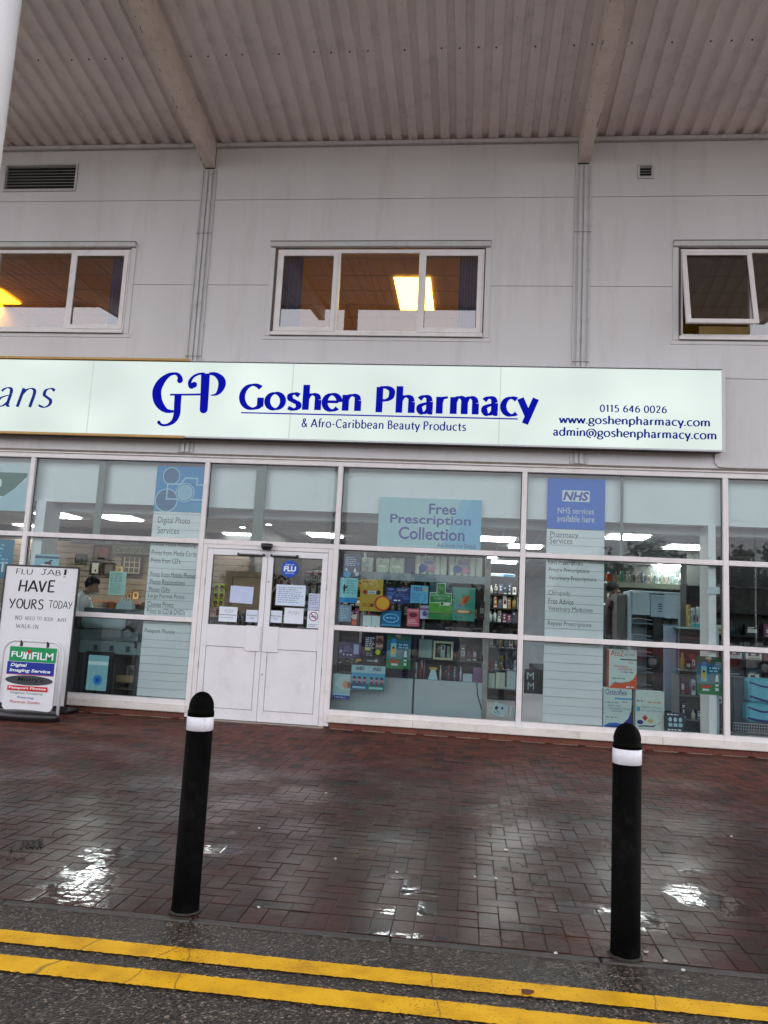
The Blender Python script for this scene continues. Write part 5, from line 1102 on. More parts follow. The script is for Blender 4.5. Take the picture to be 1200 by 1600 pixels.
frame('orange toned frame on the counter beside the carrier bag', (169, 940, 178, 954), 1.5, [('r', .3, .25, .7, .75, C(150, 90, 60))], bg=C(190, 110, 70), fr=C(110, 60, 36))
x0, z0, x1, z1 = rect(130, 931, 224, 938, 3.62); bx(x0, x1, 3.55, 4.35, z0 - .05, z0 - .01, C(140, 96, 70), 'wall_shelf', 'brown shelf of small frames on the slat wall', 'shelf')
# hanging fascia of the photo shop with letters seen through the glass
x0, z0, x1, z1 = rect(110, 838, 243, 851, 2.35); o = bx(x0, x1, 2.35, 2.42, z0, z1, C(86, 84, 84), 'hanging_sign', 'grey hanging sign of dark letters inside the photo shop', 'sign')
tx = MB(); text(tx, 'PHOTO SERVICES', x0 + .35, z0 + .035, x1 - .05, z1 - .035, 2.347, C(24, 22, 26), .02); tx.build('lettering', o)
x0, z0, x1, z1 = rect(176, 853, 243, 866, 4.2); o = bx(x0, x1, 4.2, 4.24, z0, z1, C(110, 112, 92), 'hanging_sign', 'olive greeting cards sign high on the slat wall', 'sign')
tx = MB(); pen_text(tx, 'Cards of', x0 + .05, z0 + .02, x0 + .62 * (x1 - x0), z1 - .02, 4.197, C(28, 34, 30), .08, .03) if False else text(tx, 'Cards of Gifts', x0 + .05, z0 + .03, x1 - .03, z1 - .03, 4.197, C(28, 34, 30), .0, .1); tx.build('lettering', o)
# counter, plotter, carrier bag
x0, z0, x1, z1 = rect(60, 953, 245, 962, 1.35); o = empty('photo_counter', ((x0 + x1) / 2, 1.7, .046), 'dark photo counter under the bowed assistant', 'counter')
mb = MB(); mb.box(x0, x1, 1.35, 2.1, z0 - .03, z0, C(60, 60, 66), .004); mb.build('worktop', o)
mb = MB(); mb.box(x0, x1, 1.42, 1.45, .046, z0 - .031, C(52, 50, 54)); mb.build('front_panel', o)
o = empty('carrier_bag', (at(195, 958, 1.25)[0], 1.25, at(195, 958, 1.25)[1]), 'white plastic carrier bag standing on the photo counter', 'bag')
mb = MB(); bxx, bzz = at(195, 959, 1.25); prof = [(-.125, 0), (.125, 0), (.135, .10), (.115, .17), (.07, .20), (.03, .185), (-.03, .185), (-.07, .20), (-.11, .16), (-.13, .08)]
mb.prism([(bxx + a, bzz + b) for a, b in prof], 1.20, 1.30, C(200, 216, 216)); mb.build('bag_body', o)
mb = MB(); [mb.tube([(bxx + s * .07, 1.25, bzz + .18), (bxx + s * .06, 1.25, bzz + .235), (bxx + s * .02, 1.25, bzz + .24), (bxx + s * .015, 1.25, bzz + .18)], .010, C(206, 220, 220), 6) for s in (-1, 1)]; mb.build('handle', o)
# wide format printer seen through the lower pane
x0, z0, x1, z1 = rect(122, 964, 214, 1085, .55)
o = empty('wide_printer', ((x0 + x1) / 2, .9, .045), 'grey wide format photo printer with a white paper roll', 'printer')
zr = at(168, 973, .55)[1]; rl, rr2 = at(131, 973, .55)[0], at(201, 975, .55)[0]
def xroll(mb, xa, xb, r, y, z, m, n=20): mb.lathe([(r, 0), (r, xb - xa)], 0, 0, m, n); mb.v[-2 * n:] = [(xa + v[2], y + v[0], z + v[1]) for v in mb.v[-2 * n:]]
mb = MB(); xroll(mb, rl, rr2, .085, .55, zr, C(190, 214, 218)); mb.build('paper_roll', o)
mb = MB(); xroll(mb, rl - .10, rl - .003, .11, .55, zr, M_black); xroll(mb, rr2 + .003, rr2 + .09, .11, .55, zr, M_black); mb.build('spindle', o)
za = at(168, 986, .55)[1]; zb2 = at(168, 1022, .55)[1]
mb = MB(); mb.box(x0 - .02, x1 + .02, .62, 1.0, za + .03, zr + .2, C(84, 98, 100), .01); mb.box(x0 - .02, x1 - .02, .58, 1.0, za - .13, za + .02, C(106, 122, 124), .01); mb.box(x0 - .02, x1 + .03, .60, 1.0, zb2, za - .14, C(128, 146, 148), .008)
mb.build('printer_body', o)
mb = MB(); [mb.box(x0 + k - .03, x0 + k + .03, .594, .599, zb2 + .04, zb2 + .12, C(60, 70, 72)) for k in (.22, .46, .70)]; mb.box(x0 + .80, x0 + .83, .58, .599, zb2 + .1, zb2 + .2, M_black); mb.build('socket', o)
mb = MB(); mb.box(x0, x0 + .06, .7, .9, .045, zb2, C(70, 80, 82)); mb.box(x1 - .08, x1 - .02, .7, .9, .045, zb2, C(70, 80, 82)); mb.build('leg', o)
# photo kiosk screen
x0, z0, x1, z1 = rect(131, 1018, 173.5, 1086, .42)
o = empty('photo_kiosk', ((x0 + x1) / 2, .45, z0), 'black framed kiosk screen showing a pale page with a blue flower', 'screen')
mb = MB(); mb.box(x0, x1, .42, .50, max(z0, .05), z1, M_black, .008); mb.build('screen_housing', o)
mb = MB(); M_scrn = emit('kiosk_screen', lin((120, 168, 178)), .55 * LIT); a0, c0, a1, c1 = x0 + .05, z0 + .06, x1 - .05, z1 - .05
mb.poly([(a0, c0), (a1, c0), (a1, c1), (a0, c1)], .418, M_scrn); M_s2 = emit('kiosk_band', lin((176, 206, 210)), .55 * LIT); zc = c0 + (c1 - c0) * .72; mb.poly([(a0, zc), (a1, zc), (a1, zc + .05), (a0, zc + .05)], .4174, M_s2)
M_s3 = emit('kiosk_flower', lin((44, 116, 186)), .6 * LIT); fx_, fz_ = a0 + (a1 - a0) * .55, c0 + (c1 - c0) * .30
for k in range(9):
    an = k * 2 * math.pi / 9; mb.ell(fx_ + .045 * math.cos(an), fz_ + .045 * math.sin(an), .026, .026, .4168 - .0002 * k, M_s3, 10)
    mb.poly([(fx_ + .06 * math.cos(an), fz_ + .06 * math.sin(an)), (fx_ + .15 * math.cos(an + .03), fz_ + .15 * math.sin(an + .03)), (fx_ + .15 * math.cos(an), fz_ + .15 * math.sin(an))], .4172, M_s2)
mb.ell(fx_, fz_, .03, .03, .4150, emit('kiosk_flower_heart', lin((24, 70, 150)), .6 * LIT)); mb.build('screen', o)
mb = MB(); mb.box((x0 + x1) / 2 - .12, (x0 + x1) / 2 + .12, .43, .70, .046, max(z0, .05) - .001, M_black); mb.build('base', o)
# low cabinet with frames behind the kiosk
x0, z0, x1, z1 = rect(176, 1026, 216, 1086, .75)
o = empty('display_cabinet', ((x0 + x1) / 2, .9, .045), 'dark low display cabinet of frames beside the kiosk screen', 'cabinet')
mb = MB(); mb.box(x0, x1, 1.1, 1.12, .045, z1, C(70, 62, 56)); mb.box(x0, x1, .75, 1.1, z1, z1 + .03, C(100, 104, 108)); mb.box(x0, x0 + .02, .76, 1.1, .045, z1, C(120, 116, 110)); mb.box(x1 - .02, x1, .76, 1.1, .045, z1, C(96, 104, 106)); mb.build('case', o)
for k, zf in enumerate((.16, .33)): mb = MB(); mb.box(x0 + .021, x1 - .021, .77, 1.1, z0 + (z1 - z0) * zf - .01, z0 + (z1 - z0) * zf, C(130, 116, 92)); mb.build('shelf', o)
bx(x0 + .03, x1 - .06, .80, .95, z0 + (z1 - z0) * .331, z0 + (z1 - z0) * .50, C(168, 146, 108), 'storage_box', 'tan box on the middle shelf of the low cabinet', 'box')
frame('leaning frame with a dark portrait in the low cabinet', (198, 1040, 212, 1062), .85, [('e', .5, .5, .26, .3, C(46, 44, 42))], bg=C(110, 112, 108), fr=C(140, 136, 126))

# between the doors: timber frame and dark racks behind
M_ply = pbr('plywood', (.50, .37, .24), .6, .1, 2, stretch=(1, 1, 6)); M_tan = pbr('tan_trim', (.34, .24, .15), .6)
x0, z0, x1, z1 = rect(361, 899, 412, 1000, 2.30); x0b = at(352, 920, 2.28)[0]
o = empty('timber_screen', ((x0 + x1) / 2, 2.3, .045), 'pale plywood screen in a tan frame behind the left door', 'screen')
mb = MB(); mb.box(x0, x1, 2.30, 2.33, .045, z1 - .03, M_ply); mb.build('plywood_sheet', o)
mb = MB(); mb.box(x0b, x0 - .001, 2.26, 2.34, .045, z1 + .06, M_tan, .004); mb.box(x0, x1, 2.26, 2.34, z1 - .029, z1 + .06, M_tan, .004); mb.tube([(x0 + .75, 2.25, z1 - .12), (x0 + .5, 2.25, z1 - .55)], .014, M_tan); mb.build('frame', o)
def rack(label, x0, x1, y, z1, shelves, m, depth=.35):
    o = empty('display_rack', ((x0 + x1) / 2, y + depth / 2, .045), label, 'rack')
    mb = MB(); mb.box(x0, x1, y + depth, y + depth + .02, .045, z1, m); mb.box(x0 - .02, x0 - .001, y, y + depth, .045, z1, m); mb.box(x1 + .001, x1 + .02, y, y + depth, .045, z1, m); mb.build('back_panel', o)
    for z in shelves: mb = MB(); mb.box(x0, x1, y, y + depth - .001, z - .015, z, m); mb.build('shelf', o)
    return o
PALS = {'dark': [(60, 40, 28), (88, 58, 36), (34, 28, 26), (120, 84, 40), (46, 44, 60), (70, 30, 28), (110, 100, 86)],
 'pale': [(206, 214, 206), (190, 206, 206), (214, 208, 190), (176, 196, 190), (160, 176, 190), (200, 190, 170)],
 'mix': [(170, 180, 180), (60, 70, 90), (130, 60, 60), (200, 200, 190), (40, 60, 70), (96, 110, 120), (150, 130, 70), (30, 34, 40), (180, 190, 200), (110, 60, 90)]}
def stock(n, x0, x1, y, z, hmin, hmax, pal, label, cat, group, bottle=.4, depth=.12, name=None):
    xs = x0; wd = (x1 - x0) / n
    for k in range(n):
        w2 = wd * rnd.uniform(.62, .96); h = rnd.uniform(hmin, hmax); c = C(*rnd.choice(PALS[pal])); a = xs + k * wd; yy = y + rnd.uniform(0, .05); d = min(depth, .12)
        mb = MB()
        if rnd.random() < bottle:
            r_ = min(w2, d) / 2; mb.lathe([(r_, 0), (r_, h * .62), (r_ * .42, h * .76), (r_ * .42, h)], a + w2 / 2, yy + r_, c, 10, z + .001); nm = 'bottle'
        else:
            mb.box(a, a + w2, yy, yy + d, z + .001, z + h, c, .003); mb.add([(a + w2 * .15, yy - .001, z + h * .3), (a + w2 * .85, yy - .001, z + h * .3), (a + w2 * .85, yy - .001, z + h * .62), (a + w2 * .15, yy - .001, z + h * .62)], [(0, 1, 2, 3)], C(*rnd.choice(PALS['mix'])))
            for q0, q1, v0, v1 in ((.2, .7, .72, .80), (.2, .55, .64, .69), (.12, .88, .06, .16), (.3, .6, .36, .54)): mb.add([(a + w2 * q0, yy - .0016, z + h * v0), (a + w2 * q1, yy - .0016, z + h * v0), (a + w2 * q1, yy - .0016, z + h * v1), (a + w2 * q0, yy - .0016, z + h * v1)], [(0, 1, 2, 3)], C(*rnd.choice(PALS['mix'] + PALS['pale'])))
            nm = 'product_box'
        mb.build(name or nm, loc=(a + w2 / 2, yy, z), label=label, cat=cat, group=group)
xl, xr_ = at(425, 900, 3.0)[0], at(469, 900, 3.0)[0]
zs = [at(450, p, 3.0)[1] for p in (897, 922, 948, 975, 1000)]
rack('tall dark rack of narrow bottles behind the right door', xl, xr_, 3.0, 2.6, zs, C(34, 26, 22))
for z in zs: stock(9, xl + .02, xr_ - .02, 3.05, z, .15, .22, 'dark', 'narrow dark bottle or packet in the tall rack behind the right door', 'product', 'stock in the rack behind the right door', .6)
xl, xr_ = at(470, 900, 3.4)[0], at(512, 900, 3.4)[0]
zs = [at(490, p, 3.4)[1] for p in (910, 930, 955, 980)]
rack('grey rack of framed pictures with a red edge behind the right door', xl, xr_, 3.4, 2.55, zs, C(92, 84, 78)); mbz = at(490, 897, 3.38)[1]
bx(xl, xr_, 3.36, 3.39, mbz, mbz + .03, C(120, 40, 50), 'shelf_strip', 'dark red shelf edge strip behind the right door', 'shelf edge')
for z in zs[:3]: stock(3, xl + .05, xr_ - .05, 3.45, z, .16, .22, 'pale', 'small pale frame or packet in the grey rack behind the right door', 'product', 'stock in the grey rack behind the right door', 0)
xl, xr_ = at(322, 960, 2.0)[0], at(412, 960, 2.0)[0]; z = at(370, 966, 2.0)[1]
mb = MB(); mb.box(xl, xr_, 2.0, 2.2, .045, z, C(40, 40, 46), .004); mb.build('counter_block', loc=((xl + xr_) / 2, 2.1, .045), label='low dark counter with bright sweets behind the left door', cat='counter')
stock(10, xl + .15, xr_ - .1, 2.02, z, .06, .16, 'mix', 'small bright packet on the low counter behind the left door', 'packet', 'packets on the low counter', 0)

# window bay right of the door: toilet tissue packs on a shelf
zsf = at(640, 896.5, .45)[1]; xa, xb = at(560, 900, .40)[0], at(762, 905, .40)[0]
o = empty('window_shelf', ((xa + xb) / 2, .55, zsf - .1), 'long grey shelf of toilet tissue packs across the window right of the door', 'shelf')
mb = MB(); mb.box(xa, xb, .40, .85, zsf - .02, zsf, C(150, 160, 166)); mb.build('shelf_board', o)
mb = MB(); mb.box(xa, xb, .385, .3995, at(640, 908, .4)[1], zsf, C(130, 144, 150), .003); mb.build('edge_strip', o)
mb = MB(); [mb.box(q, q + .03, .84, .87, .045, zsf + .3, M_steel) for q in (xa, (xa + xb) / 2, xb - .03)]; mb.build('upright', o)
for i, (p0, p1, top, cl) in enumerate(((564, 582, 871, 'one roll wide tissue pack with a pale label, leftmost on the shelf'), (587, 607, 872, 'tissue pack with a round green mark, second on the shelf'), (608, 632, 872, 'tissue pack with a round green mark, third on the shelf'), (648, 698, 869, 'big white tissue pack with pink and blue print, left of the two'), (701, 754, 871, 'big white tissue pack with pink and blue print, right of the two'))):
    xx0, xx1 = at(p0, 885, .45)[0], at(p1, 885, .45)[0]; zt = at((p0 + p1) / 2, top, .45)[1]; big = i > 2
    o = empty('tissue_pack', ((xx0 + xx1) / 2, .55, zsf), cl, 'tissue pack', 'tissue packs on the window shelf')
    mb = MB(); n = 5 if big else 2; wv = (xx1 - xx0) / n
    for k in range(n): mb.lathe([(wv * .40, 0), (wv * .49, .012), (wv * .50, (zt - zsf) * .5), (wv * .49, zt - zsf - .012), (wv * .40, zt - zsf)], xx0 + (k + .5) * wv, .45 + wv * .5, C(222, 226, 214), 14, zsf + .001)
    mb.build('wrapped_rolls', o)
    mb = MB(); h = zt - zsf
    def q(u0_, v0_, u1_, v1_, m, y=.444): mb.poly([(xx0 + (xx1 - xx0) * u0_, zsf + h * v0_), (xx0 + (xx1 - xx0) * u1_, zsf + h * v0_), (xx0 + (xx1 - xx0) * u1_, zsf + h * v1_), (xx0 + (xx1 - xx0) * u0_, zsf + h * v1_)], y, m)
    if big: q(.28, .48, .62, .86, C(206, 190, 206)); q(.30, .56, .58, .72, C(150, 150, 180), .443); q(.40, .16, .64, .42, C(206, 150, 180)); mb.ell(xx0 + .26 * (xx1 - xx0), zsf + h * .34, .055, .055, .442, C(90, 110, 170))
    elif i: mb.ell((xx0 + xx1) / 2, zsf + h * .42, .075, .085, .443, C(180, 200, 176)); q(.2, .35, .8, .5, C(220, 226, 214), .442)
    else: q(.1, .3, .7, .7, C(190, 200, 196))
    mb.build('wrapper_print', o)
x0, z0, x1, z1 = rect(633.5, 873, 647, 896.5, .5); bx(x0, x1, .5, .62, zsf, z1, C(74, 80, 122), 'tissue_box', 'navy tissue box between the white packs on the window shelf', 'box')
# glass counter and grey panels in the lower pane
x0, z0, x1, z1 = rect(552, 1062, 757, 1118, .42); zc = at(700, 1064, .42)[1]; xm = at(645.5, 1090, .42)[0]
o = empty('glass_counter', ((x0 + x1) / 2, .7, .045), 'pale grey counter back with a dark seam low in the window right of the door', 'counter')
mb = MB(); M_cp = pbr('counter_panel', (.40, .47, .49), .35, .03, 2); mb.box(x0 - .3, xm - .012, .42, .45, .046, zc, M_cp, .003); mb.box(xm + .012, x1, .42, .45, .046, zc, M_cp, .003); mb.build('back_panel', o)
mb = MB(); mb.box(xm - .0118, xm + .0118, .425, .46, .046, zc + .55, C(40, 48, 50)); mb.box(x0 - .3, x1, .4505, 1.0, zc - .02, zc, C(70, 76, 84)); mb.build('counter_frame', o)
mb = MB(); mb.tube([(at(745, 1064, .40)[0], .40, zc), (at(746, 1085, .40)[0], .40, at(746, 1085, .4)[1]), (at(753, 1110, .40)[0], .40, at(753, 1110, .4)[1])], .006, M_black, 6); mb.build('cable', o)
z2 = at(700, 1031, .7)[1]; z3 = at(700, 1001, .7)[1]
o = empty('perfume_shelf', (at(690, 1031, .7)[0], .8, z2), 'dark shelves of perfume above the grey counter', 'shelf')
xa, xb = at(606, 1031, .7)[0], at(757, 1031, .7)[0]
for z in (z2, z3 + .32): mb = MB(); mb.box(xa, xb, .62, .98, z - .012, z, C(70, 84, 86)); mb.build('shelf_board', o)
mb = MB(); mb.box(xa - .3, xb, 1.0, 1.02, .05, 2.4, C(30, 34, 38)); mb.build('back_board', o)
# named perfume items
for nm, lb, r, Y, D, c in (('gift_box', 'pale grey square gift box left of the three bottle gift set', (654.5, 999, 675, 1028), .60, .08, (136, 164, 160)), ('gift_box', 'lilac pink perfume box at the right end of the counter', (739, 1043, 753.5, 1069), .50, .1, (120, 84, 124)), ('gift_box', 'dark violet box behind the display card', (604, 1045, 643, 1063), .55, .1, (46, 44, 62)), ('gift_box', 'pair of white cartons near the right end of the perfume row', (723, 1053, 738, 1069), .50, .1, (170, 190, 196))):
    x0, z0, x1, z1 = rect(*r, Y); bx(x0, x1, Y, Y + D, z0, z1, C(*c), nm, lb, 'box')
x0, z0, x1, z1 = rect(677, 1002, 708, 1031, .60); o = empty('gift_set', ((x0 + x1) / 2, .6, z0), 'cream framed gift set of three items on the perfume shelf', 'gift set')
mb = MB(); f = .03
for q in ((x0, x1, z0, z0 + f), (x0, x1, z1 - f, z1), (x0, x0 + f, z0 + f, z1 - f), (x1 - f, x1, z0 + f, z1 - f)): mb.box(q[0], q[1], .58, .66, q[2], q[3], C(196, 200, 170), .004)
mb.box(x0 + f, x1 - f, .64, .66, z0 + f, z1 - f, C(46, 52, 46)); mb.build('tray', o)
w_ = x1 - x0; mb = MB(); mb.box(x0 + w_ * .36, x0 + w_ * .60, .60, .639, z0 + f, z1 - f - .02, C(150, 168, 166), .004); mb.ell(x0 + w_ * .48, z1 - .09, .02, .03, .598, C(40, 30, 30)); mb.box(x0 + w_ * .68, x0 + w_ * .84, .60, .639, z0 + f, z1 - f - .03, C(130, 150, 140), .01); mb.box(x0 + w_ * .14, x0 + w_ * .32, .62, .639, z0 + f, z1 - f - .01, C(70, 70, 60), .004); mb.build('toiletry', o)
x0, z0, x1, z1 = rect(669, 1043, 684, 1068, .48); o = empty('perfume_bottle', ((x0 + x1) / 2, .5, zc), 'tall pale tapered perfume bottle with a gold cap, the brightest of the row', 'perfume')
mb = MB(); mb.prism([(x0, zc + .001), (x1, zc + .001), (x1 - .035, z1 - .03), (x0 + .035, z1 - .03)], .48, .56, C(172, 206, 214)); mb.build('bottle_body', o); mb = MB(); mb.box(x0 + .01, x1 - .01, .485, .555, z1 - .029, z1, C(196, 170, 80), .006); mb.build('cap', o)
stock(8, at(686, 1060, .5)[0], at(722, 1060, .5)[0], .50, zc, .12, .20, 'mix', 'small perfume box or bottle in the row above the grey counter', 'perfume', 'perfumes above the grey counter', .5)
stock(3, at(646, 1060, .5)[0], at(667, 1060, .5)[0], .52, zc, .16, .28, 'mix', 'dark perfume bottle left of the tall pale one', 'perfume', 'dark perfumes left of the tall pale bottle', .9)
stock(16, xa, xb, .66, z2, .12, .22, 'dark', 'dark perfume carton on the shelf behind the gift set', 'perfume', 'perfume cartons on the dark shelf', .3)
stock(14, xa, xb, .66, z3 + .32, .12, .25, 'mix', 'small carton on the upper perfume shelf', 'carton', 'cartons on the upper perfume shelf', .2)
stock(10, at(532, 1035, .75)[0], at(604, 1035, .75)[0], .75, at(570, 1038, .75)[1], .15, .3, 'dark', 'dark packet behind the purple card and black poster', 'packet', 'packets behind the lower posters', .2)
bx(at(526, 1035, .7)[0], at(606, 1035, .7)[0], .7, 1.0, at(570, 1040, .7)[1], at(570, 1038, .7)[1] - .001, C(90, 96, 96), 'wall_shelf', 'thin shelf behind the purple card', 'shelf')
# shelving upright and right hand stock
x0, x1 = at(754.5, 1040, .40)[0], at(762.5, 1040, .40)[0]
mb = MB(); mb.box(x0, x1, .40, .46, .046, 2.3, pbr('upright_worn', (.27, .25, .23), .6, .2, 8, dirt=(.5, .48, .44), dirt_amt=.8, dscale=14)); mb.build('rack_upright', loc=(x0, .43, .046), label='worn grey shelving upright near the right of the window', cat='upright')
for zpx, lab in ((1076, 'lower'), (1046, 'middle'), (1012, 'upper')):
    z = at(785, zpx, .6)[1]; bx(at(764, 1050, .55)[0], at(812, 1050, .55)[0], .55, .95, z - .012, z, C(96, 104, 110), 'wall_shelf', lab + ' grey shelf right of the worn upright', 'shelf')
zc2 = at(785, 1076, .6)[1]
for lb, r, c in (('pale green carton on the lower shelf right of the worn upright', (763, 1052, 773, 1076), (170, 190, 180)), ('cream carton with a grey stripe, middle of the three on the lower shelf', (774.5, 1051, 789, 1076), (186, 196, 180)), ('wide white carton, rightmost on the lower shelf', (792, 1047, 811, 1076), (170, 190, 192))):
    x0, z0, x1, z1 = rect(*r, .58); bx(x0, x1, .58, .72, zc2, z1, C(*c), 'product_box', lb, 'box')
stock(6, at(765, 1040, .6)[0], at(811, 1040, .6)[0], .6, at(785, 1046, .6)[1], .10, .22, 'mix', 'packet on the middle shelf right of the worn upright', 'packet', 'packets right of the worn upright', .3)
stock(6, at(765, 1010, .6)[0], at(811, 1010, .6)[0], .6, at(785, 1012, .6)[1], .10, .2, 'mix', 'packet on the upper shelf right of the worn upright', 'packet', 'packets on the upper shelf by the upright', .3)
poster('leaflet', 'fan of white leaflets with dark dots low in the window corner', 'leaflets', (769, 1099, 790, 1118), C(186, 206, 212), [('e', .3, .55, .12, .16, INK), ('e', .7, .7, .09, .12, C(60, 90, 140)), ('h', .2, .1, .7, .4, 2, GREYT)], Y=.2, tilt=18)
for k, pxx in enumerate((793.5, 801)): x0, z0, x1, z1 = rect(pxx, 1104, pxx + 3.5, 1121, .3); bx(x0, x1, .3, .34, max(z0, .05), z1, C(186, 206, 212), 'display_stick', ('left', 'right')[k] + ' of the two white sticks in the window corner', 'display stick')
# far shop seen between the posters
zfar = [at(780, p, 4.6)[1] for p in (928, 950, 972)]
xl, xr_ = at(748, 930, 4.6)[0], at(818, 930, 4.6)[0]
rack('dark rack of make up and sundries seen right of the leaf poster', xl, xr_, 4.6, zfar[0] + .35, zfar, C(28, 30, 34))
for z in zfar: stock(9, xl + .02, xr_ - .02, 4.65, z, .14, .26, 'mix', 'packet in the dark rack right of the leaf poster', 'packet', 'packets in the rack right of the leaf poster', .3)
x0, z0, x1, z1 = rect(762, 896, 805, 903.5, 8.0); o = bx(x0, x1, 8.0, 8.05, z0, z1, C(206, 220, 226), 'hanging_sign', 'white and blue hanging sign deep in the shop', 'sign'); mb = MB(); mb.poly([(x0 + (x1 - x0) * .58, z0 + .02), (x0 + (x1 - x0) * .92, z0 + .02), (x0 + (x1 - x0) * .92, z1 - .02), (x0 + (x1 - x0) * .58, z1 - .02)], 7.998, C(60, 150, 206)); mb.build('artwork', o)
zs = [at(620, p, 5.5)[1] for p in (925, 950, 975, 1000)]
xl, xr_ = at(535, 930, 5.5)[0], at(748, 930, 5.5)[0]
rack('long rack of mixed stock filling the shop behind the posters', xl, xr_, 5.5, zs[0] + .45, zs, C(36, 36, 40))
for z in zs[:3]: stock(22, xl + .02, xr_ - .02, 5.55, z, .14, .3, 'mix', 'packet in the long rack behind the posters', 'packet', 'packets in the long rack', .3)

# dispensary: raised floor, back shelf of white medicine, cabinet
PF = .42
bx(1.75, 7.5, 2.3, 12.5, .046, PF, C(70, 76, 84), 'dispensary_floor', 'raised grey dispensary floor behind the pharmacy window', 'platform')
x0, z0, x1, z1 = rect(948, 911, 1073, 919, 7.0); zsh = z1
o = empty('medicine_shelving', ((x0 + x1) / 2, 7.2, PF), 'pale shelving across the back of the dispensary', 'shelving')
mb = MB(); mb.box(x0, x1, 7.0, 7.02, z0, z1, C(206, 214, 196)); mb.box(x0, x1, 7.021, 7.4, z1 - .02, z1, C(190, 200, 190)); mb.build('shelf', o)
mb = MB(); mb.box(x0, x1, 7.41, 7.43, PF, 2.88, C(84, 88, 86)); mb.build('back_panel', o)
for k, zz in enumerate((z0 - .35, z0 - .75, z0 - 1.15)): mb = MB(); mb.box(x0, x1, 7.0, 7.4, zz - .04, zz, C(196, 206, 192)); mb.build('shelf', o)
stock(34, x0 + .05, x1 - .05, 7.04, zsh, .14, .26, 'pale', 'small pale medicine box or bottle on the top dispensary shelf', 'medicine', 'medicines on the top dispensary shelf', .35)
for i, (c, lb, p) in enumerate((((206, 80, 40), 'bright orange packet at the left end of the top dispensary shelf', 952), ((60, 170, 140), 'turquoise packet near the left end of the top dispensary shelf', 972))):
    xx = at(p, 905, 6.98)[0]; bx(xx - .06 + .03 * i, xx + .06 - .03 * i, 6.975, 6.995, zsh, zsh + .16 + .06 * i, C(*c), 'medicine_packet', lb, 'medicine')
for k, zz in enumerate((z0 - .35, z0 - .75)): stock(14, x0 + .05, x1 - .05, 7.04, zz, .12, .25, 'pale', 'pale medicine box on the lower dispensary shelves', 'medicine', 'medicines on the lower dispensary shelves', .2)
M_cab = pbr('cabinet_blue_grey', (.36, .45, .50), .4, .03, 3); M_cabd = pbr('cabinet_inner', (.30, .36, .40), .45, .05, 3)
Yc = 2.0; xa, za = at(984, 922, Yc); xb, _ = at(1063, 930, Yc); zt = at(1020, 924, Yc)[1]
o = empty('steel_cabinet', ((xa + xb) / 2, Yc + .25, .046), 'tall blue grey steel cabinet of wire racks with its doors open', 'cabinet')
mb = MB(); t = .03
for q in ((xa, xa + t, .046, zt), (xb - t, xb, .046, zt), (xa + t, xb - t, zt - t, zt)): mb.box(q[0], q[1], Yc, Yc + .5, q[2], q[3], M_cab, .004)
mb.box(xa + t, xb - t, Yc + .47, Yc + .49, .046, zt - t, M_cabd); mb.build('carcass', o)
zd = zt - .36
mb = MB(); xm1, xm2 = at(1016, 940, Yc)[0], at(1037, 940, Yc)[0]
mb.box(xa + t + .003, xm1 - .004, Yc - .012, Yc + .01, zd, zt - t - .003, M_cab, .003); mb.box(xm2 + .004, xb - t - .003, Yc - .006, Yc + .01, zd - .03, zt - t - .003, M_cab, .003); mb.build('door', o)
mb = MB(); mb.box(xm1, xm2, Yc - .03, Yc - .008, zd - .02, zt - t - .02, C(150, 172, 184), .003)
for k in range(4): mb.box(xm2 - .085, xm2 - .03, Yc - .032, Yc - .0301, zd + .06 + k * .035, zd + .075 + k * .035, M_black)
mb.build('control_box', o)
for k in range(6):
    mb = MB(); z = zd - .12 - k * .24
    mb.box(xa + .04, xm1 + .05, Yc + .04, Yc + .42, z - .012, z, C(120, 140, 160)); mb.tube([(xa + .05, Yc + .03, z + .02), (xa + .05, Yc + .03, z + .06), (xa + .12, Yc + .03, z + .07), (xm1 + .03, Yc + .03, z + .05)], .007, M_steel, 6); mb.box(xm2 - .02, xb - .04, Yc + .06, Yc + .42, z - .012, z, C(130, 150, 166)); mb.build('shelf', o)
mb = MB(); mb.box(xm1 + .052, xm2 - .022, Yc + .02, Yc + .45, .05, zd - .03, C(20, 22, 28)); mb.build('centre_post', o)
mb = MB(); mb.box(xm2 + .0, xb - .05, Yc + .02, Yc + .04, .3, zd - .14, C(150, 166, 186)); mb.build('side_door', o)
bx(xa - .15, xa - .01, Yc + .2, Yc + .8, .046, zt - .05, C(96, 96, 92), 'filing_cabinet', 'dull grey cupboard between the pharmacist and the steel cabinet', 'cupboard')
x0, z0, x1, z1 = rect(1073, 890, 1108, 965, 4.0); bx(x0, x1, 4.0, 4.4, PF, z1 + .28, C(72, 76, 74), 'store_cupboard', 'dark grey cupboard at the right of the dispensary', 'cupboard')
x0, z0, x1, z1 = rect(1063, 980, 1106, 1004, 1.6); o = empty('work_desk', ((x0 + x1) / 2, 1.8, .046), 'cluttered dispensary desk right of the steel cabinet', 'desk')
mb = MB(); mb.box(x0, x1, 1.6, 2.2, z1 - .03, z1, C(150, 170, 172), .004); mb.build('desk_top', o); mb = MB(); mb.box(x0, x1, 1.62, 1.65, .046, z1 - .031, C(44, 36, 36)); mb.build('front_panel', o)
stock(6, x0 + .15, x1, 1.75, z1, .18, .34, 'mix', 'upright file on the dispensary desk', 'file', 'files on the dispensary desk', 0)
bx(x0 + .2, x1 - .05, 1.62, 1.7, z1 + .001, z1 + .05, C(50, 150, 150), 'folder', 'turquoise folder lying on the dispensary desk', 'folder')
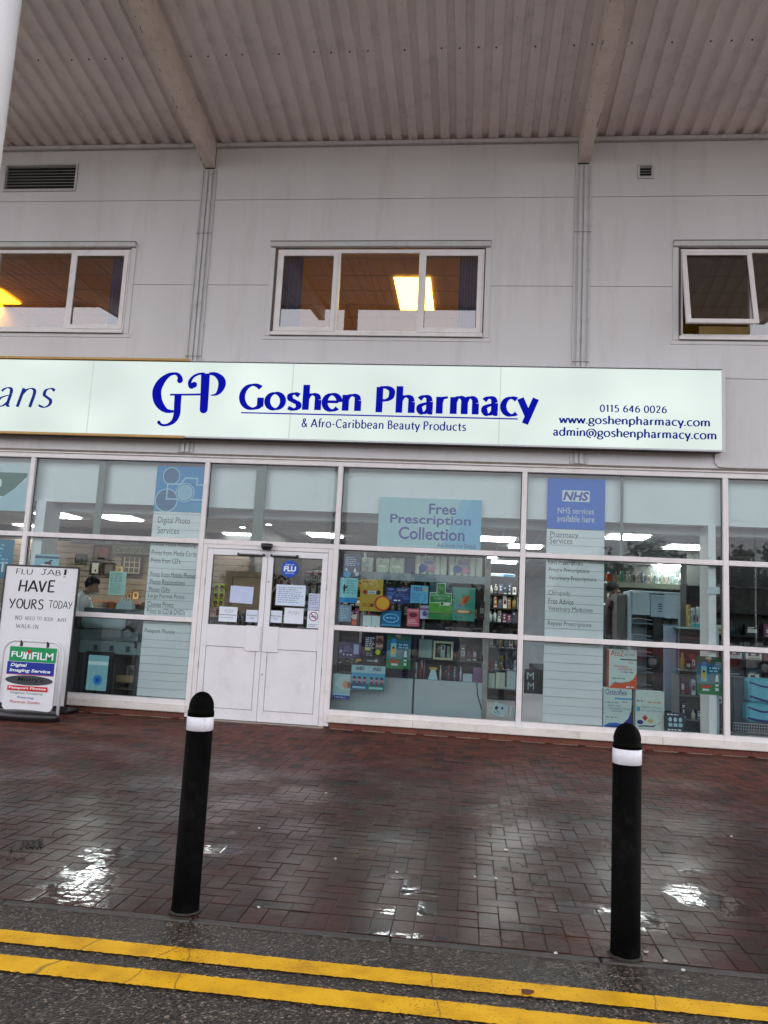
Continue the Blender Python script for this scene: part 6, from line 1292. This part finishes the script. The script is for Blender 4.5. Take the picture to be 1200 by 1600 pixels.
# weighing machine: white pillar with a rounded head
x0, z0, x1, z1 = rect(1104, 974, 1123.5, 1146, .30); W = x1 - x0
o = empty('weighing_machine', ((x0 + x1) / 2, .4, .046), 'white weighing machine pillar with a rounded head by the right pier', 'weighing machine')
mb = MB(); pts = [(x0 + .02, .05), (x1, .05), (x1, z1 - .10)] + [((x0 + x1) / 2 + W / 2 * math.cos(a), z1 - .10 + .10 * math.sin(a)) for a in [math.pi * k / 12 for k in range(1, 12)]] + [(x0, z1 - .10)]
mb.prism(pts, .30, .46, C(190, 208, 208)); mb.build('pillar', o)
mb = MB(); [mb.ell(x0 + W * .35 + W * .3 * i, .14 + .055 * j, .016, .016, .298, C(36, 36, 40), 10) for i in range(2) for j in range(2)]; mb.poly([(x0 + W * .3, .25), (x0 + W * .7, .25), (x0 + W * .7, .29), (x0 + W * .3, .29)], .298, C(190, 150, 40)); mb.poly([(x0 + .02, .66), (x1 - .01, .66), (x1 - .01, .664), (x0 + .02, .664)], .2985, GREYT); mb.ell(x0 + W * .35, z1 - .2, .012, .012, .2985, INK, 10); mb.ell(x0 + W * .35, z1 - .15, .012, .012, .298, INK, 10); mb.build('controls', o)
# mixed stock low behind the cartons
x0, z0, x1, z1 = rect(1062, 1080, 1104, 1140, .9); rack('dim rack of sundries left of the weighing machine', x0, x1, .9, z1 + .2, (.3, .62, .95), C(110, 120, 124))
for z in (.3, .62, .95): stock(4, x0 + .03, x1 - .03, .93, z, .12, .24, 'mix', 'packet in the dim rack by the weighing machine', 'packet', 'packets by the weighing machine', .3)
# right end: wrapped packs in a wire basket, dark racks
o = empty('wire_basket', (3.9, .4, .046), 'chrome wire basket of packs at the right edge of the shop window', 'basket')
x0, z0, x1, z1 = rect(1144, 1131, 1230, 1150, .35); mb = MB(); z0 = max(z0, .07)
for k in range(22): xx = x0 + (x1 - x0) * k / 21; mb.tube([(xx, .33, z0), (xx, .30, z1)], .003, M_steel, 4)
for k in range(5): zz = z0 + (z1 - z0) * k / 4; mb.tube([(x0, .33 - .007 * k, zz), (x1, .33 - .007 * k, zz)], .0035 if k < 4 else .006, M_steel, 5)
mb.build('wire_front', o); mb = MB(); mb.box(x0, x1, .34, .9, .05, z0, M_steel); mb.build('base', o)
M_cy = pbr('cyan_wrap', lin((92, 176, 196)), .3, .12, 6, bump=.5, bscale=8)
for k, (r, lb) in enumerate((((1168, 1100, 1225, 1130), 'pale cyan wrapped pack at the bottom of the pair in the basket'), ((1171, 1061, 1222, 1099), 'pale cyan wrapped pack on top of the other in the basket'))):
    x0, z0, x1, z1 = rect(*r, .40); o = empty('wrapped_pack', ((x0 + x1) / 2, .5, z0), lb, 'pack', 'cyan packs in the wire basket'); mb = MB(); mb.box(x0, x1, .40, .70, z0, z1, M_cy, .03); mb.build('pack_body', o)
    mb = MB(); wstroke(mb, [(x0, z0 + .05 + .03 * k, .025), (x0 + .25, z0 + .02, .03), (x1, z0 + .06, .025)], .395, C(34, 44, 110)); wstroke(mb, [(x0, z1 - .05, .02), (x0 + .22, z1 - .10, .025), (x1, z1 - .02, .02)], .395, C(34, 44, 110)); mb.build('wrapper_print', o)
zs = [.4, .75, 1.1, 1.45, 1.8]
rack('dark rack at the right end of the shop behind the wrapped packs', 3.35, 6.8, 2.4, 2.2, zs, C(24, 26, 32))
for z in zs[:4]: stock(12, 3.4, 6.7, 2.45, z, .12, .28, 'mix', 'packet in the dark rack at the right end', 'packet', 'packets in the dark rack at the right end', .3)
bx(at(1147, 1100, .6)[0], at(1167, 1100, .6)[0], .6, .9, .05, at(1155, 1058, .6)[1], C(70, 84, 96), 'storage_box', 'slate grey tub beside the cyan packs', 'tub')
poster('window_notice', 'clear label strip below the open pane edge at the right end', 'notice', (1131, 0, 1133, 1), PALE, [], Y=.2) if False else None

# ================================================================== PEOPLE
def person(label, loc, joints, edges, parts, hair, height_fn=None):
    """joints: name -> (x,y,z,radius); grown with a skin surface; parts: list of (test(co), material)"""
    me = bpy.data.meshes.new('person'); names = list(joints)
    me.from_pydata([Vector(joints[n][:3]) for n in names], [(names.index(a), names.index(b)) for a, b in edges], [])
    o = bpy.data.objects.new('person', me); col.objects.link(o)
    sk = o.modifiers.new('skin', 'SKIN'); sk.use_smooth_shade = True; sk.branch_smoothing = .3
    for i, n in enumerate(names):
        r_ = joints[n][3]; me.skin_vertices[0].data[i].radius = r_ if isinstance(r_, tuple) else (r_, r_)
        me.skin_vertices[0].data[i].use_root = (i == 0)
    ss = o.modifiers.new('sub', 'SUBSURF'); ss.levels = 1; ss.render_levels = 1
    dg = bpy.context.evaluated_depsgraph_get(); nm = bpy.data.meshes.new_from_object(o.evaluated_get(dg))
    bpy.data.objects.remove(o)
    nm.name = 'person'; nm.materials.clear()
    for _, m in parts: nm.materials.append(m)
    for p in nm.polygons:
        p.use_smooth = True
        for k, (test, _) in enumerate(parts):
            if test(p.center): p.material_index = k; break
    ob = bpy.data.objects.new('person', nm); col.objects.link(ob); ob.location = loc
    tag(ob, label, 'person')
    h = MB()
    hx, hy, hz, rx, ry, rz, hm = hair; tilt_ = R(-28)
    vs = []; fs = []; n, mrows = 16, 8
    for j in range(mrows + 1):
        for k in range(n):
            t = j / mrows * math.pi * .60; a = 2 * math.pi * k / n
            wob = 1 + .04 * math.sin(5 * a + j)
            ux, uz_ = rx * math.sin(t) * math.cos(a) * wob, rz * math.cos(t) * (1 + .05 * math.sin(3 * a + 2 * j)); vs.append((loc[0] + hx + ux * math.cos(tilt_) + uz_ * math.sin(tilt_), loc[1] + hy + ry * math.sin(t) * math.sin(a) * wob, loc[2] + hz - ux * math.sin(tilt_) + uz_ * math.cos(tilt_)))
    for j in range(mrows):
        for k in range(n): fs.append((j * n + k, j * n + (k + 1) % n, (j + 1) * n + (k + 1) % n, (j + 1) * n + k))
    h.add(vs, fs, hm, True); h.build('hair', ob)
    return ob
SK1 = pbr('skin_brown', (.30, .16, .10), .55, .06, 8); SK2 = pbr('skin_dark', (.12, .065, .045), .55, .06, 8)
SHIRT = pbr('white_shirt', (.85, .87, .87), .8, .06, 7, bump=.4, bscale=12); TROU = pbr('dark_trousers', (.03, .03, .035), .8); MAR = pbr('maroon_jumper', (.035, .014, .022), .85, .15, 9, bump=.3, bscale=14); HAIR = pbr('black_hair', (.008, .007, .007), .8, spec=.08)
def figure(lean, look, arm_l, arm_r, H=1.0):
    """joints for an upright figure facing +x leaning by lean (metres at the shoulder); arm ends given as elbow, wrist"""
    L = lean
    j = {'pelvis': (0, 0, .95, (.155, .125)), 'waist': (L * .3, 0, 1.10, (.145, .115)), 'chest': (L * .75, 0, 1.32, (.175, .125)), 'shoulders': (L, 0, 1.46, (.13, .10)), 'neck': (L * 1.18, 0, 1.54, .055), 'jaw': (L * 1.32 + look * .5, 0, 1.61, (.068, .072)), 'skull': (L * 1.34 + look * .45, 0, 1.69, (.082, .092)), 'crown': (L * 1.34 + look * .3, 0, 1.765, (.06, .065)), 'nose': (L * 1.34 + look * .5 + .105, 0, 1.64, .014)}
    e = [('pelvis', 'waist'), ('waist', 'chest'), ('chest', 'shoulders'), ('shoulders', 'neck'), ('neck', 'jaw'), ('jaw', 'skull'), ('skull', 'crown'), ('jaw', 'nose')]
    for s, nm, (el, wr) in ((1, 'l', arm_l), (-1, 'r', arm_r)):
        j['sh' + nm] = (L, s * .185, 1.43, .062); j['el' + nm] = el + (.045,); j['wr' + nm] = wr + (.030,)
        d = (Vector(wr) - Vector(el)).normalized(); pm = Vector(wr) + d * .07
        j['pa' + nm] = tuple(pm) + ((.036, .02),)
        e += [('shoulders', 'sh' + nm), ('sh' + nm, 'el' + nm), ('el' + nm, 'wr' + nm), ('wr' + nm, 'pa' + nm)]
        side = d.cross(Vector((0, 0, 1))).normalized() if abs(d.z) < .95 else Vector((0, 1, 0))
        for q, (o_, ln) in enumerate(((-.030, .070), (-.010, .082), (.010, .078), (.028, .060))):
            a = pm + side * o_ + d * .03; b = a + d * ln + Vector((0, 0, -.018))
            j['f%s%d' % (nm, q)] = tuple(a) + (.0095,); j['g%s%d' % (nm, q)] = tuple(b) + (.0075,); e += [('pa' + nm, 'f%s%d' % (nm, q)), ('f%s%d' % (nm, q), 'g%s%d' % (nm, q))]
        a = Vector(wr) + d * .03 + side * -.045; b = a + d * .045 + side * -.012; j['t' + nm] = tuple(a) + (.011,); j['u' + nm] = tuple(b) + (.0085,); e += [('wr' + nm, 't' + nm), ('t' + nm, 'u' + nm)]
        j['hip' + nm] = (0, s * .095, .88, .095); j['kn' + nm] = (.02, s * .10, .48, .062); j['an' + nm] = (-.02, s * .10, .09, .042); j['toe' + nm] = (.13, s * .11, .035, .036)
        e += [('pelvis', 'hip' + nm), ('hip' + nm, 'kn' + nm), ('kn' + nm, 'an' + nm), ('an' + nm, 'toe' + nm)]
    return {k: (v[0] * H, v[1] * H, v[2] * H, v[3]) for k, v in j.items()}, e
# assistant in the white shirt, bowed over the photo counter, working with his arm out to the right
hx0, hz0 = at(138, 922, 1.20)
J, Ed = figure(.22, .10, ((.30, .24, 1.16), (.50, .18, 1.02)), ((.30, -.25, 1.14), (.54, -.20, 1.00)))
sc_ = 1.0
fl = .046
# head bowed: bring skull forward and down
J['neck'] = (.29, -.01, 1.53, .056); J['jaw'] = (.40, -.02, 1.565, (.066, .07)); J['skull'] = (.385, -.02, 1.66, (.09, .095)); J['crown'] = (.35, -.02, 1.74, (.06, .065)); J['nose'] = (.495, -.02, 1.55, .014)
bxw = at(146, 915, 1.05)[0] - .385; zoff = at(146, 905, 1.05)[1] - 1.80
if zoff > .05: bx(bxw - .5, bxw + .6, .70, 1.34, .046, zoff, C(60, 60, 64), 'staff_platform', 'low dark platform behind the photo counter', 'platform')
person('man in a white shirt with black hair bowed over the photo counter', (bxw, 1.05, max(zoff, .046)), J, Ed, [
    (lambda c: c.z > 1.545 or (c.x > .47 and c.z < 1.2 and c.z > .9), SK1), (lambda c: c.z > .96, SHIRT), (lambda c: True, TROU)], (.375, -.02, 1.675, .112, .112, .108, HAIR))
# pharmacist standing with his back half turned among the shelves
J, Ed = figure(.05, .03, ((.18, .24, 1.17), (.40, .16, 1.10)), ((.16, -.24, 1.16), (.38, -.18, 1.10)))
px_, pz_ = at(957.5, 907.5, 2.75)
person('person in a dark maroon top with short black hair standing in the dispensary', (px_ - .07, 2.75, max(PF, pz_ - 1.82)), J, Ed, [
    (lambda c: c.z > 1.545 or (c.x > .40), SK2), (lambda c: c.z > .92, MAR), (lambda c: True, TROU)], (.07, 0, 1.69, .102, .108, .105, HAIR))

# ================================================================== STREET FURNITURE
M_grime = pbr('base_grime', (.012, .010, .007), .8, .4, 40, bump=.5, bscale=120)
def bollard(x, y, label, h, zb0, zb1, ridge):
    o = empty('bollard', (x, y, 0), label, 'bollard', 'black bollards along the kerb')
    r_ = .0635
    mb = MB(); mb.lathe([(r_ * 1.03, -.04), (r_ * 1.02, .02), (r_, .05), (r_, zb0 - .004)], x, y, M_bollard, 40); mb.build('post', o)
    mb = MB(); mb.lathe([(r_ - .002, zb0 - .0039), (r_ + .0008, zb0 - .002), (r_ + .0008, zb1 + .002), (r_ - .002, zb1 + .0039)], x, y, M_band, 40); mb.build('reflective_band', o)
    mb = MB(); base = h - r_ * .98
    prof = [(r_, zb1 + .004), (r_, base - .028), (r_ - .0035, base - .024), (r_ - .0035, base - .012)] + [(max(.002, (r_ - .004) * math.cos(a)), base - .010 + (h - base + .010) * math.sin(a)) for a in [math.pi / 2 * k / 10 for k in range(11)]]
    mb.lathe(prof, x, y, M_bollard, 40)
    if ridge:
        pts = [(x + (r_ - .006) * math.cos(a), y, base - .01 + (h - base + .0085) * math.sin(a)) for a in [math.pi * k / 18 for k in range(19)]]; mb.tube(pts, .005, M_bollard, 6)
    mb.build('cap', o)
    q = random.Random(int(x * 100)); n = 36; mb = MB(); ro = [.069 + q.uniform(0, .010) for _ in range(n)]
    vs = [(x + .0655 * math.cos(6.2832 * k / n), y + .0655 * math.sin(6.2832 * k / n), .010 + q.uniform(0, .004)) for k in range(n)] + [(x + ro[k] * math.cos(6.2832 * k / n), y + ro[k] * math.sin(6.2832 * k / n), .0035) for k in range(n)]
    mb.add(vs, [(k, k + n, (k + 1) % n + n, (k + 1) % n) for k in range(n)], M_grime, True); mb.build('base_grime', o); return o
bollard(-1.272, -6.405, 'black bollard with a scuffed white band in front of the door', 1.012, .834, .892, False)
bollard(.737, -6.43, 'black bollard with a clean white band and ridged cap in front of the pharmacy window', .992, .820, .880, True)

# tall whiteboard A-board
x0, x1, z0, z1 = -6.14, -5.10, .075, 1.885
YF = -.35
o = empty('flu_board', ((x0 + x1) / 2, YF, 0), 'tall white hand lettered flu jab board in a black frame', 'pavement sign')
mb = MB(); mb.box(x0 + .018, x1 - .018, YF, YF + .012, z0 + .018, z1 - .018, pbr('whiteboard', (.74, .74, .77), .35, .03, 2)); mb.build('white_panel', o)
mb = MB(); f = .02
for q in ((x0, x1, z0, z0 + f), (x0, x1, z1 - f, z1), (x0, x0 + f, z0 + f, z1 - f), (x1 - f, x1, z0 + f, z1 - f)): mb.box(q[0], q[1], YF - .012, YF + .02, q[2], q[3], M_black, .004)
mb.build('frame', o)
mb = MB(); mb.tube([(x0 + .16, YF + .03, z1 - .05), (x0 + .16, YF + .28, .02)], .014, M_black); mb.tube([(x1 - .2, YF + .03, z1 - .05), (x1 - .2, YF + .28, .02)], .014, M_black); mb.tube([(x0 + .16, YF + .27, .05), (x1 - .2, YF + .27, .05)], .012, M_black); mb.build('back_leg', o)
mb = MB(); mb.box(x0 - .02, x1 + .05, YF - .06, YF + .3, .002, .055, M_black, .02); mb.box(x0 - .02, x1 + .02, YF - .02, YF + .03, .0551, .0749, M_black); mb.build('foot', o)
mb = MB(); mb.box((x0 + x1) / 2 - .02, (x0 + x1) / 2 + .10, YF - .02, YF + .03, z1 + .001, z1 + .018, C(190, 196, 200), .004); mb.build('clip', o)
mb = MB(); yv = YF - .0135; INKB = C(28, 27, 34)
M_panelf = None
for s, r, t in (('FLU', (24.5, 888.5, 50.5, 897.5), .075), ('JAB', (63.5, 889.5, 94.5, 899), .075), ('!', (98.5, 889.5, 103.5, 902), .09), ('HAVE', (28, 905, 85, 925.5), .115), ('YOURS', (12.5, 935, 67.5, 952), .10), ('TODAY', (75.5, 938.5, 112.5, 951.5), .085), ('NO', (23, 961.5, 34, 968.5), .07), ('NEED', (38.5, 963, 53.5, 969), .07), ('TO', (56.5, 963.5, 64.5, 969), .07), ('BOOK', (68.5, 964.5, 82.5, 970.5), .07), ('JUST', (88, 966, 103.5, 971.5), .10), ('WALK-IN', (24, 975, 59, 982), .07)):
    a = rect(*r, yv); pen_text(mb, s, a[0], a[1], a[2], a[3], yv + .0128, INKB, thick=t, thin=t * .8, flare=0, jitter=.025); mb.build('handwriting', o); mb = MB()


# swinging photo sign on a rubber foot
YG = -1.02
def gs(a, b): return at(a, b, YG)
o = empty('swing_sign', (at(45, 1060, YG)[0], YG, 0), 'small white swinging photo services sign on a black rubber foot', 'pavement sign')
xa, xb = -5.625, -4.845; zt = .93
M_tubew = pbr('tube_white', (.70, .70, .72), .3, .03, 5)
mb = MB(); rr_ = .16; pts = [(xa, YG, .03), (xa, YG, zt - rr_)] + [(xa + rr_ - rr_ * math.cos(a), YG, zt - rr_ + rr_ * math.sin(a)) for a in [math.pi / 2 * k / 6 for k in range(1, 7)]] + [(xb - rr_ + rr_ * math.sin(a), YG, zt - rr_ + rr_ * math.cos(a)) for a in [math.pi / 2 * k / 6 for k in range(0, 7)]] + [(xb, YG, .0)]
mb.tube(pts, .019, M_tubew, 12); mb.build('tube_frame', o)
pa, pb, pz0, pz1 = xa + .07, xb - .07, .10, .865
mb = MB(); cr = .07; out = []
for cxx, czz, a0 in ((pb - cr, pz0 + cr, -90), (pb - cr, pz1 - cr, 0), (pa + cr, pz1 - cr, 90), (pa + cr, pz0 + cr, 180)):
    for k in range(6): a = R(a0 + 90 * k / 5); out.append((cxx + cr * math.cos(a), czz + cr * math.sin(a)))
mb.prism(out, YG - .014, YG + .014, pbr('sign_white', (.74, .74, .78), .3, .02, 3)); mb.build('sign_panel', o)
mb = MB(); [mb.box(xx - .012, xx + .012, YG - .02, YG + .012, pz1 - .004, zt + .006, M_black, .004) for xx in (pa + .16, pb - .14)]; mb.build('hanger', o)
mb = MB(); n = 28; prof = [(.44, 0), (.44, .07), (.40, .10), (.10, .115)]
mb.lathe(prof, 0, 0, M_black, n); cxx = (xa + xb) / 2 - .02; mb.v = [(cxx + v[0] * .98, YG + v[1] * .46, .001 + v[2]) for v in mb.v]; mb.build('rubber_foot', o)
W, H = pb - pa, pz1 - pz0
x00, z00 = pa, pz0
FG = C(22, 146, 84); FB = C(24, 48, 150); FRd = C(200, 24, 34)
arts = [('r', .04, .76, .98, 1.0 - .01, FG), ('r', .02, .565, .965, .755, FB), ('r', .02, .553, .965, .564, C(190, 60, 80)),
    ('p', [(.355, .80), (.395, .80), (.395, .86), (.425, .905), (.405, .93), (.375, .895), (.355, .86)], WH), ('p', [(.44, .80), (.475, .80), (.475, .89), (.44, .89)], WH), ('p', [(.385, .935), (.43, .875), (.475, .935), (.43, .955)], C(200, 30, 40)),
    ('t', .085, .80, .355, .915, 'FUJ', WH, .02), ('t', .50, .80, .925, .915, 'FILM', WH, .02),
    ('t', .09, .665, .42, .73, 'Digital', WH, .03, .2), ('t', .08, .585, .90, .65, 'Imaging Service', WH, .03, .2),
    ('e', .49, .475, .475, .075, C(60, 64, 70)), ('w', .24, .435, .78, .525, "MISTRY'S", INKB, .05, .03, .2, 0) if False else ('t', .26, .44, .78, .525, "Mistry's", C(8, 8, 10), .02, .15),
    ('r', .08, .31, .88, .385, FRd), ('t', .11, .325, .85, .372, 'Passport Photos', WH, .025), ('t', .15, .255, .80, .295, 'Digital Imaging', C(110, 150, 140), .0, .15), ('t', .30, .185, .63, .225, 'Framing', C(70, 80, 180), .0, .15), ('t', .16, .12, .76, .16, 'Portrait Studio', C(200, 70, 80), .0, .15)]
pr, tx = draw(arts, x00, z00, W, H, YG - .0145); pr.build('artwork', o); tx.build('lettering', o)

# ================================================================== CAR PARK BEHIND THE CAMERA (seen mirrored in the glass)
M_bark = pbr('bark', (.055, .042, .032), .9, .3, 10)
def leaf_mat(nm, c): return pbr(nm, c, .6, .45, 1.2)
LEAF = [leaf_mat('leaf_dark', (.035, .055, .022)), leaf_mat('leaf_mid', (.05, .07, .028)), leaf_mat('leaf_autumn', (.085, .065, .03))]
def tree(x, y, h, r_, label, lm, seed):
    q = random.Random(seed); o = empty('tree', (x, y, -.06), label, 'tree', 'trees round the car park')
    mb = MB(); mb.tube([(x, y, -.1), (x + .1, y, h * .25), (x, y + .1, h * .55), (x, y, h * .85)], [.26, .2, .13, .03], M_bark, 8)
    limbs = []
    for k in range(9):
        a = q.uniform(0, 6.28); z = h * q.uniform(.12, .55); l = r_ * q.uniform(.5, .9); e = (x + l * math.cos(a), y + l * math.sin(a), min(h * .85, z + l * q.uniform(.1, .6))); limbs.append(e)
        mb.tube([(x, y, z), ((x + e[0]) / 2, (y + e[1]) / 2, (z + e[2]) / 2 + .1), e], [.09, .06, .02], M_bark, 6)
    mb.build('trunk', o)
    mb = MB(); cl = [(e, q.uniform(.25, .45) * r_) for e in limbs] + [((x + q.uniform(-.5, .5) * r_, y + q.uniform(-.5, .5) * r_, h * q.uniform(.15, .88)), q.uniform(.25, .4) * r_) for _ in range(12)]
    for (c, cr) in cl:
        for _ in range(170):
            v = Vector((q.gauss(0, 1), q.gauss(0, 1), q.gauss(0, .8))).normalized() * cr * q.uniform(.45, 1.05); p = Vector(c) + v; s = q.uniform(.16, .34)
            a = Vector((q.gauss(0, 1), q.gauss(0, 1), q.gauss(0, 1))).normalized() * s; b = a.cross(Vector((q.gauss(0, 1), q.gauss(0, 1), q.gauss(0, 1)))).normalized() * s * .7
            mb.add([p - a, p + b, p + a, p - b], [(0, 1, 2, 3)], lm)
    mb.build('crown', o, kind=None)
TR = [(-46, -84, 7, 5.0), (-36, -86, 6.5, 5.0), (-26, -84, 7.5, 5.2), (-16, -85, 6.5, 5.0), (-7, -84, 7.5, 5.2), (2, -86, 7, 5.2), (11, -60, 8.6, 4.6), (15.5, -56, 9.4, 4.4), (20, -54, 9, 4.4), (25, -52, 9.5, 4.6), (31, -54, 10, 5), (37, -58, 10, 5)]
ADJ = ['furthest left', 'second from the left', 'third from the left', 'fourth from the left', 'fifth from the left', 'mid row', 'rounded', 'tall', 'broad', 'bushy', 'right hand', 'furthest right']
for k, (x, y, h, r_) in enumerate(TR): tree(x, y, h, r_, 'dark %s tree beyond the car park, mirrored in the glass' % ADJ[k], LEAF[k % 3], 40 + k)
def lamp(x, y, h, label):
    o = empty('lamp_post', (x, y, -.06), label, 'lamp post', 'car park lamp posts')
    mb = MB(); mb.lathe([(.09, 0), (.08, 1.2), (.06, 1.25), (.045, h)], x, y, M_steel, 12, -.06); mb.build('post', o)
    for s in (-1, 1):
        mb = MB(); mb.tube([(x, y, h - .1), (x + s * .5, y, h + .05), (x + s * .9, y, h + .08)], .03, M_steel, 6); mb.build('bracket', o)
        mb = MB(); mb.box(x + s * .75, x + s * 1.25, y - .1, y + .1, h + .05, h + .14, M_steel, .02); mb.build('lamp_head', o)
lamp(-7.5, -30, 8.7, 'tall twin armed car park lamp post mirrored over the door')
lamp(-8.9, -45, 8.2, 'further twin armed car park lamp post mirrored right of the door')
lamp(16, -36, 8.0, 'twin armed car park lamp post mirrored at the right end of the glass')
PAINTS = [('silver', (.45, .47, .49)), ('white', (.68, .68, .68)), ('dark blue', (.03, .045, .09)), ('grey', (.18, .19, .20)), ('red', (.25, .02, .02))]
M_tyre = pbr('tyre', (.015, .015, .015), .8); M_cglass = pbr('car_glass', (.02, .025, .03), .05); M_lampg = pbr('headlamp', (.6, .62, .65), .1)
def car(x, y, paint, label):
    o = empty('parked_car', (x, y, -.06), label, 'car', 'parked cars across the road')
    m = pbr('car_paint_' + paint[0].replace(' ', '_'), paint[1], .25, .05, 3); z = -.06
    side = [(-2.05, .32), (-2.1, .62), (-1.95, .88), (-1.0, .98), (-.35, 1.38), (.2, 1.47), (1.1, 1.45), (1.75, 1.05), (2.0, .98), (2.08, .62), (2.02, .32)]
    def sec(w2, zz): return w2
    mb = MB(); cols = []
    vs = []; n = len(side)
    for off, tuck in ((-.86, .16), (-.90, 0), (.90, 0), (.86, .16)):
        for (px_, pz) in side:
            wv = off * (1 - max(0, pz - .95) * .36); vs.append((x + px_, y + wv, z + pz))
    fs = []
    for r0_ in range(3):
        for i in range(n): fs.append((r0_ * n + i, r0_ * n + (i + 1) % n, (r0_ + 1) * n + (i + 1) % n, (r0_ + 1) * n + i))
    fs += [tuple(range(n))[::-1], tuple(range(3 * n, 4 * n))]
    mb.add(vs, fs, m, False); mb.build('body', o)
    mb = MB()
    for s in (-1, 1):
        for q in ([(-.86, 1.0), (-.32, 1.34), (.10, 1.40), (.10, 1.0)], [(.16, 1.0), (.16, 1.40), (1.02, 1.38), (1.5, 1.06)]):
            mb.add([(x + a, y + s * (.905 - max(0, b - .95) * .325), z + b) for a, b in q], [(0, 1, 2, 3)], M_cglass)
    mb.build('side_window', o)
    for (wx, s) in ((-1.3, -1), (-1.3, 1), (1.3, -1), (1.3, 1)):
        w_ = MB(); w_.lathe([(.12, -.09), (.31, -.09), (.32, -.05), (.32, .09), (.12, .095)], 0, 0, M_tyre, 18); w_.v = [(x + wx + v[0], y + s * (.80) + v[2] * s, z + .32 + v[1]) for v in w_.v]; wo_ = w_.build('wheel', o)
        w_ = MB(); w_.lathe([(.19, .09), (.17, .105), (.04, .11)], 0, 0, M_steel, 14); w_.v = [(x + wx + v[0], y + s * .80 + v[2] * s, z + .32 + v[1]) for v in w_.v]; w_.build('rim', wo_)
    for s in (-1, 1): mb = MB(); mb.box(x - 2.09, x - 1.96, y + s * .55, y + s * .84, z + .66, z + .80, M_lampg, .02); mb.build('headlight', o)
for k, x in enumerate((-13.5, -8.2, -2.4, 3.4, 8.8, 13.4)):
    p = PAINTS[k % 5]; car(x, -24 - (k % 2) * .6, p, '%s hatchback parked across the road%s' % (p[0], ' at the far end of the line' if k == 5 else ''))

poster('display_card', 'black card with two white capital letters left of the pharmacy services board', 'card', (819, 1046, 850, 1084), C(14, 20, 26), [('t', .14, .58, .48, .88, 'M', C(190, 206, 206), .0), ('t', .18, .16, .50, .46, 'M', C(170, 190, 190), .0)], Y=.45)
M_spot = emit('downlight', (1.0, .86, .66), 60 * LIT)
for px_, py_, lb in ((379, 823.5, 'small recessed spotlight left of centre over the doors'), (420, 819.5, 'small recessed spotlight over the meeting of the doors'), (46, 829, 'small recessed spotlight near the first mullion')):
    x, y = gr(px_, py_, 2.885); o = empty('spotlight', (x, y, 2.88), lb, 'spotlight', 'recessed spotlights')
    mb = MB(); mb.lathe([(.07, 0), (.07, .008)], x, y, M_steel, 20, 2.881); mb.build('trim_ring', o)
    mb = MB(); mb.lathe([(.045, -.004), (.045, -.0005)], x, y, M_spot, 16, 2.881); mb.build('lamp', o)
def scrap(px_, py_, r_, m, name, label, cat, group=None, z=.004):
    x, y = gr(px_, py_); n = 9; mb = MB(); a0 = rnd.uniform(0, 6)
    top = [(x + r_ * (1.4 if k % 2 else .8) * rnd.uniform(.7, 1.2) * math.cos(a0 + 6.283 * k / n), y + r_ * .8 * rnd.uniform(.7, 1.2) * math.sin(a0 + 6.283 * k / n), z + rnd.uniform(.001, .008)) for k in range(n)]
    bot = [(p[0], p[1], z - .001) for p in top]
    mb.add(top + bot, [tuple(range(n)), tuple(range(2 * n - 1, n - 1, -1))] + [(k, k + n, (k + 1) % n + n, (k + 1) % n) for k in range(n)], m)
    return mb.build(name, loc=(x, y, 0), label=label, cat=cat, group=group)
scrap(823, 1552, .020, pbr('dead_leaf', (.10, .03, .012), .6, .2, 30), 'fallen_leaf', 'small curled red brown leaf on the upper yellow line', 'leaf')
M_lit = pbr('litter_white', (.55, .54, .50), .7, .1, 20)
for k, (a, b, r_) in enumerate(((790, 1329, .012), (1009, 1489, .010), (1040, 1503, .010), (868, 1491, .008), (1143, 1308, .008), (509, 1240, .006), (620, 1364, .007), (775, 1374, .009), (742, 1371, .006), (405, 1295, .006), (404, 1419, .006), (1067, 1518, .007), (524, 1343, .007))):
    scrap(a, b, r_, M_lit, 'litter', 'tiny pale scrap of litter lying on the wet ground', 'litter', 'scraps of litter on the ground')
def on_ground(px_, py_, wd): x, y = gr(px_, py_); return (x, y, wd)
mb = MB()
for st in ([(18, 1324), (17, 1330)], [(19, 1323), (24, 1322)], [(18, 1327), (23, 1327)], [(37, 1314), (33, 1326), (39, 1325)], [(42, 1316), (42, 1325), (47, 1322), (43, 1316)], [(50, 1314), (50, 1325), (55, 1320), (50, 1314)], [(58, 1326), (61, 1314), (64, 1325)], [(66, 1313), (64, 1322), (69, 1320)], [(10, 1340), (16, 1343)], [(22, 1339), (28, 1343)], [(32, 1338), (39, 1342)]):
    p = catmull([on_ground(a, b, .010) for a, b in st], 5); n = len(p)
    Lf = []; Rg = []
    for i in range(n):
        a, b = p[max(i - 1, 0)], p[min(i + 1, n - 1)]; dx, dy = b[0] - a[0], b[1] - a[1]; l = math.hypot(dx, dy) or 1; w_ = .005
        Lf.append((p[i][0] - dy / l * w_, p[i][1] + dx / l * w_, .0065)); Rg.append((p[i][0] + dy / l * w_, p[i][1] - dx / l * w_, .0065))
    mb.add(Lf + Rg, [(i, i + n, i + n + 1, i + 1) for i in range(n - 1)], M_scr)
mb.build('pavement_marking', kind='structure')
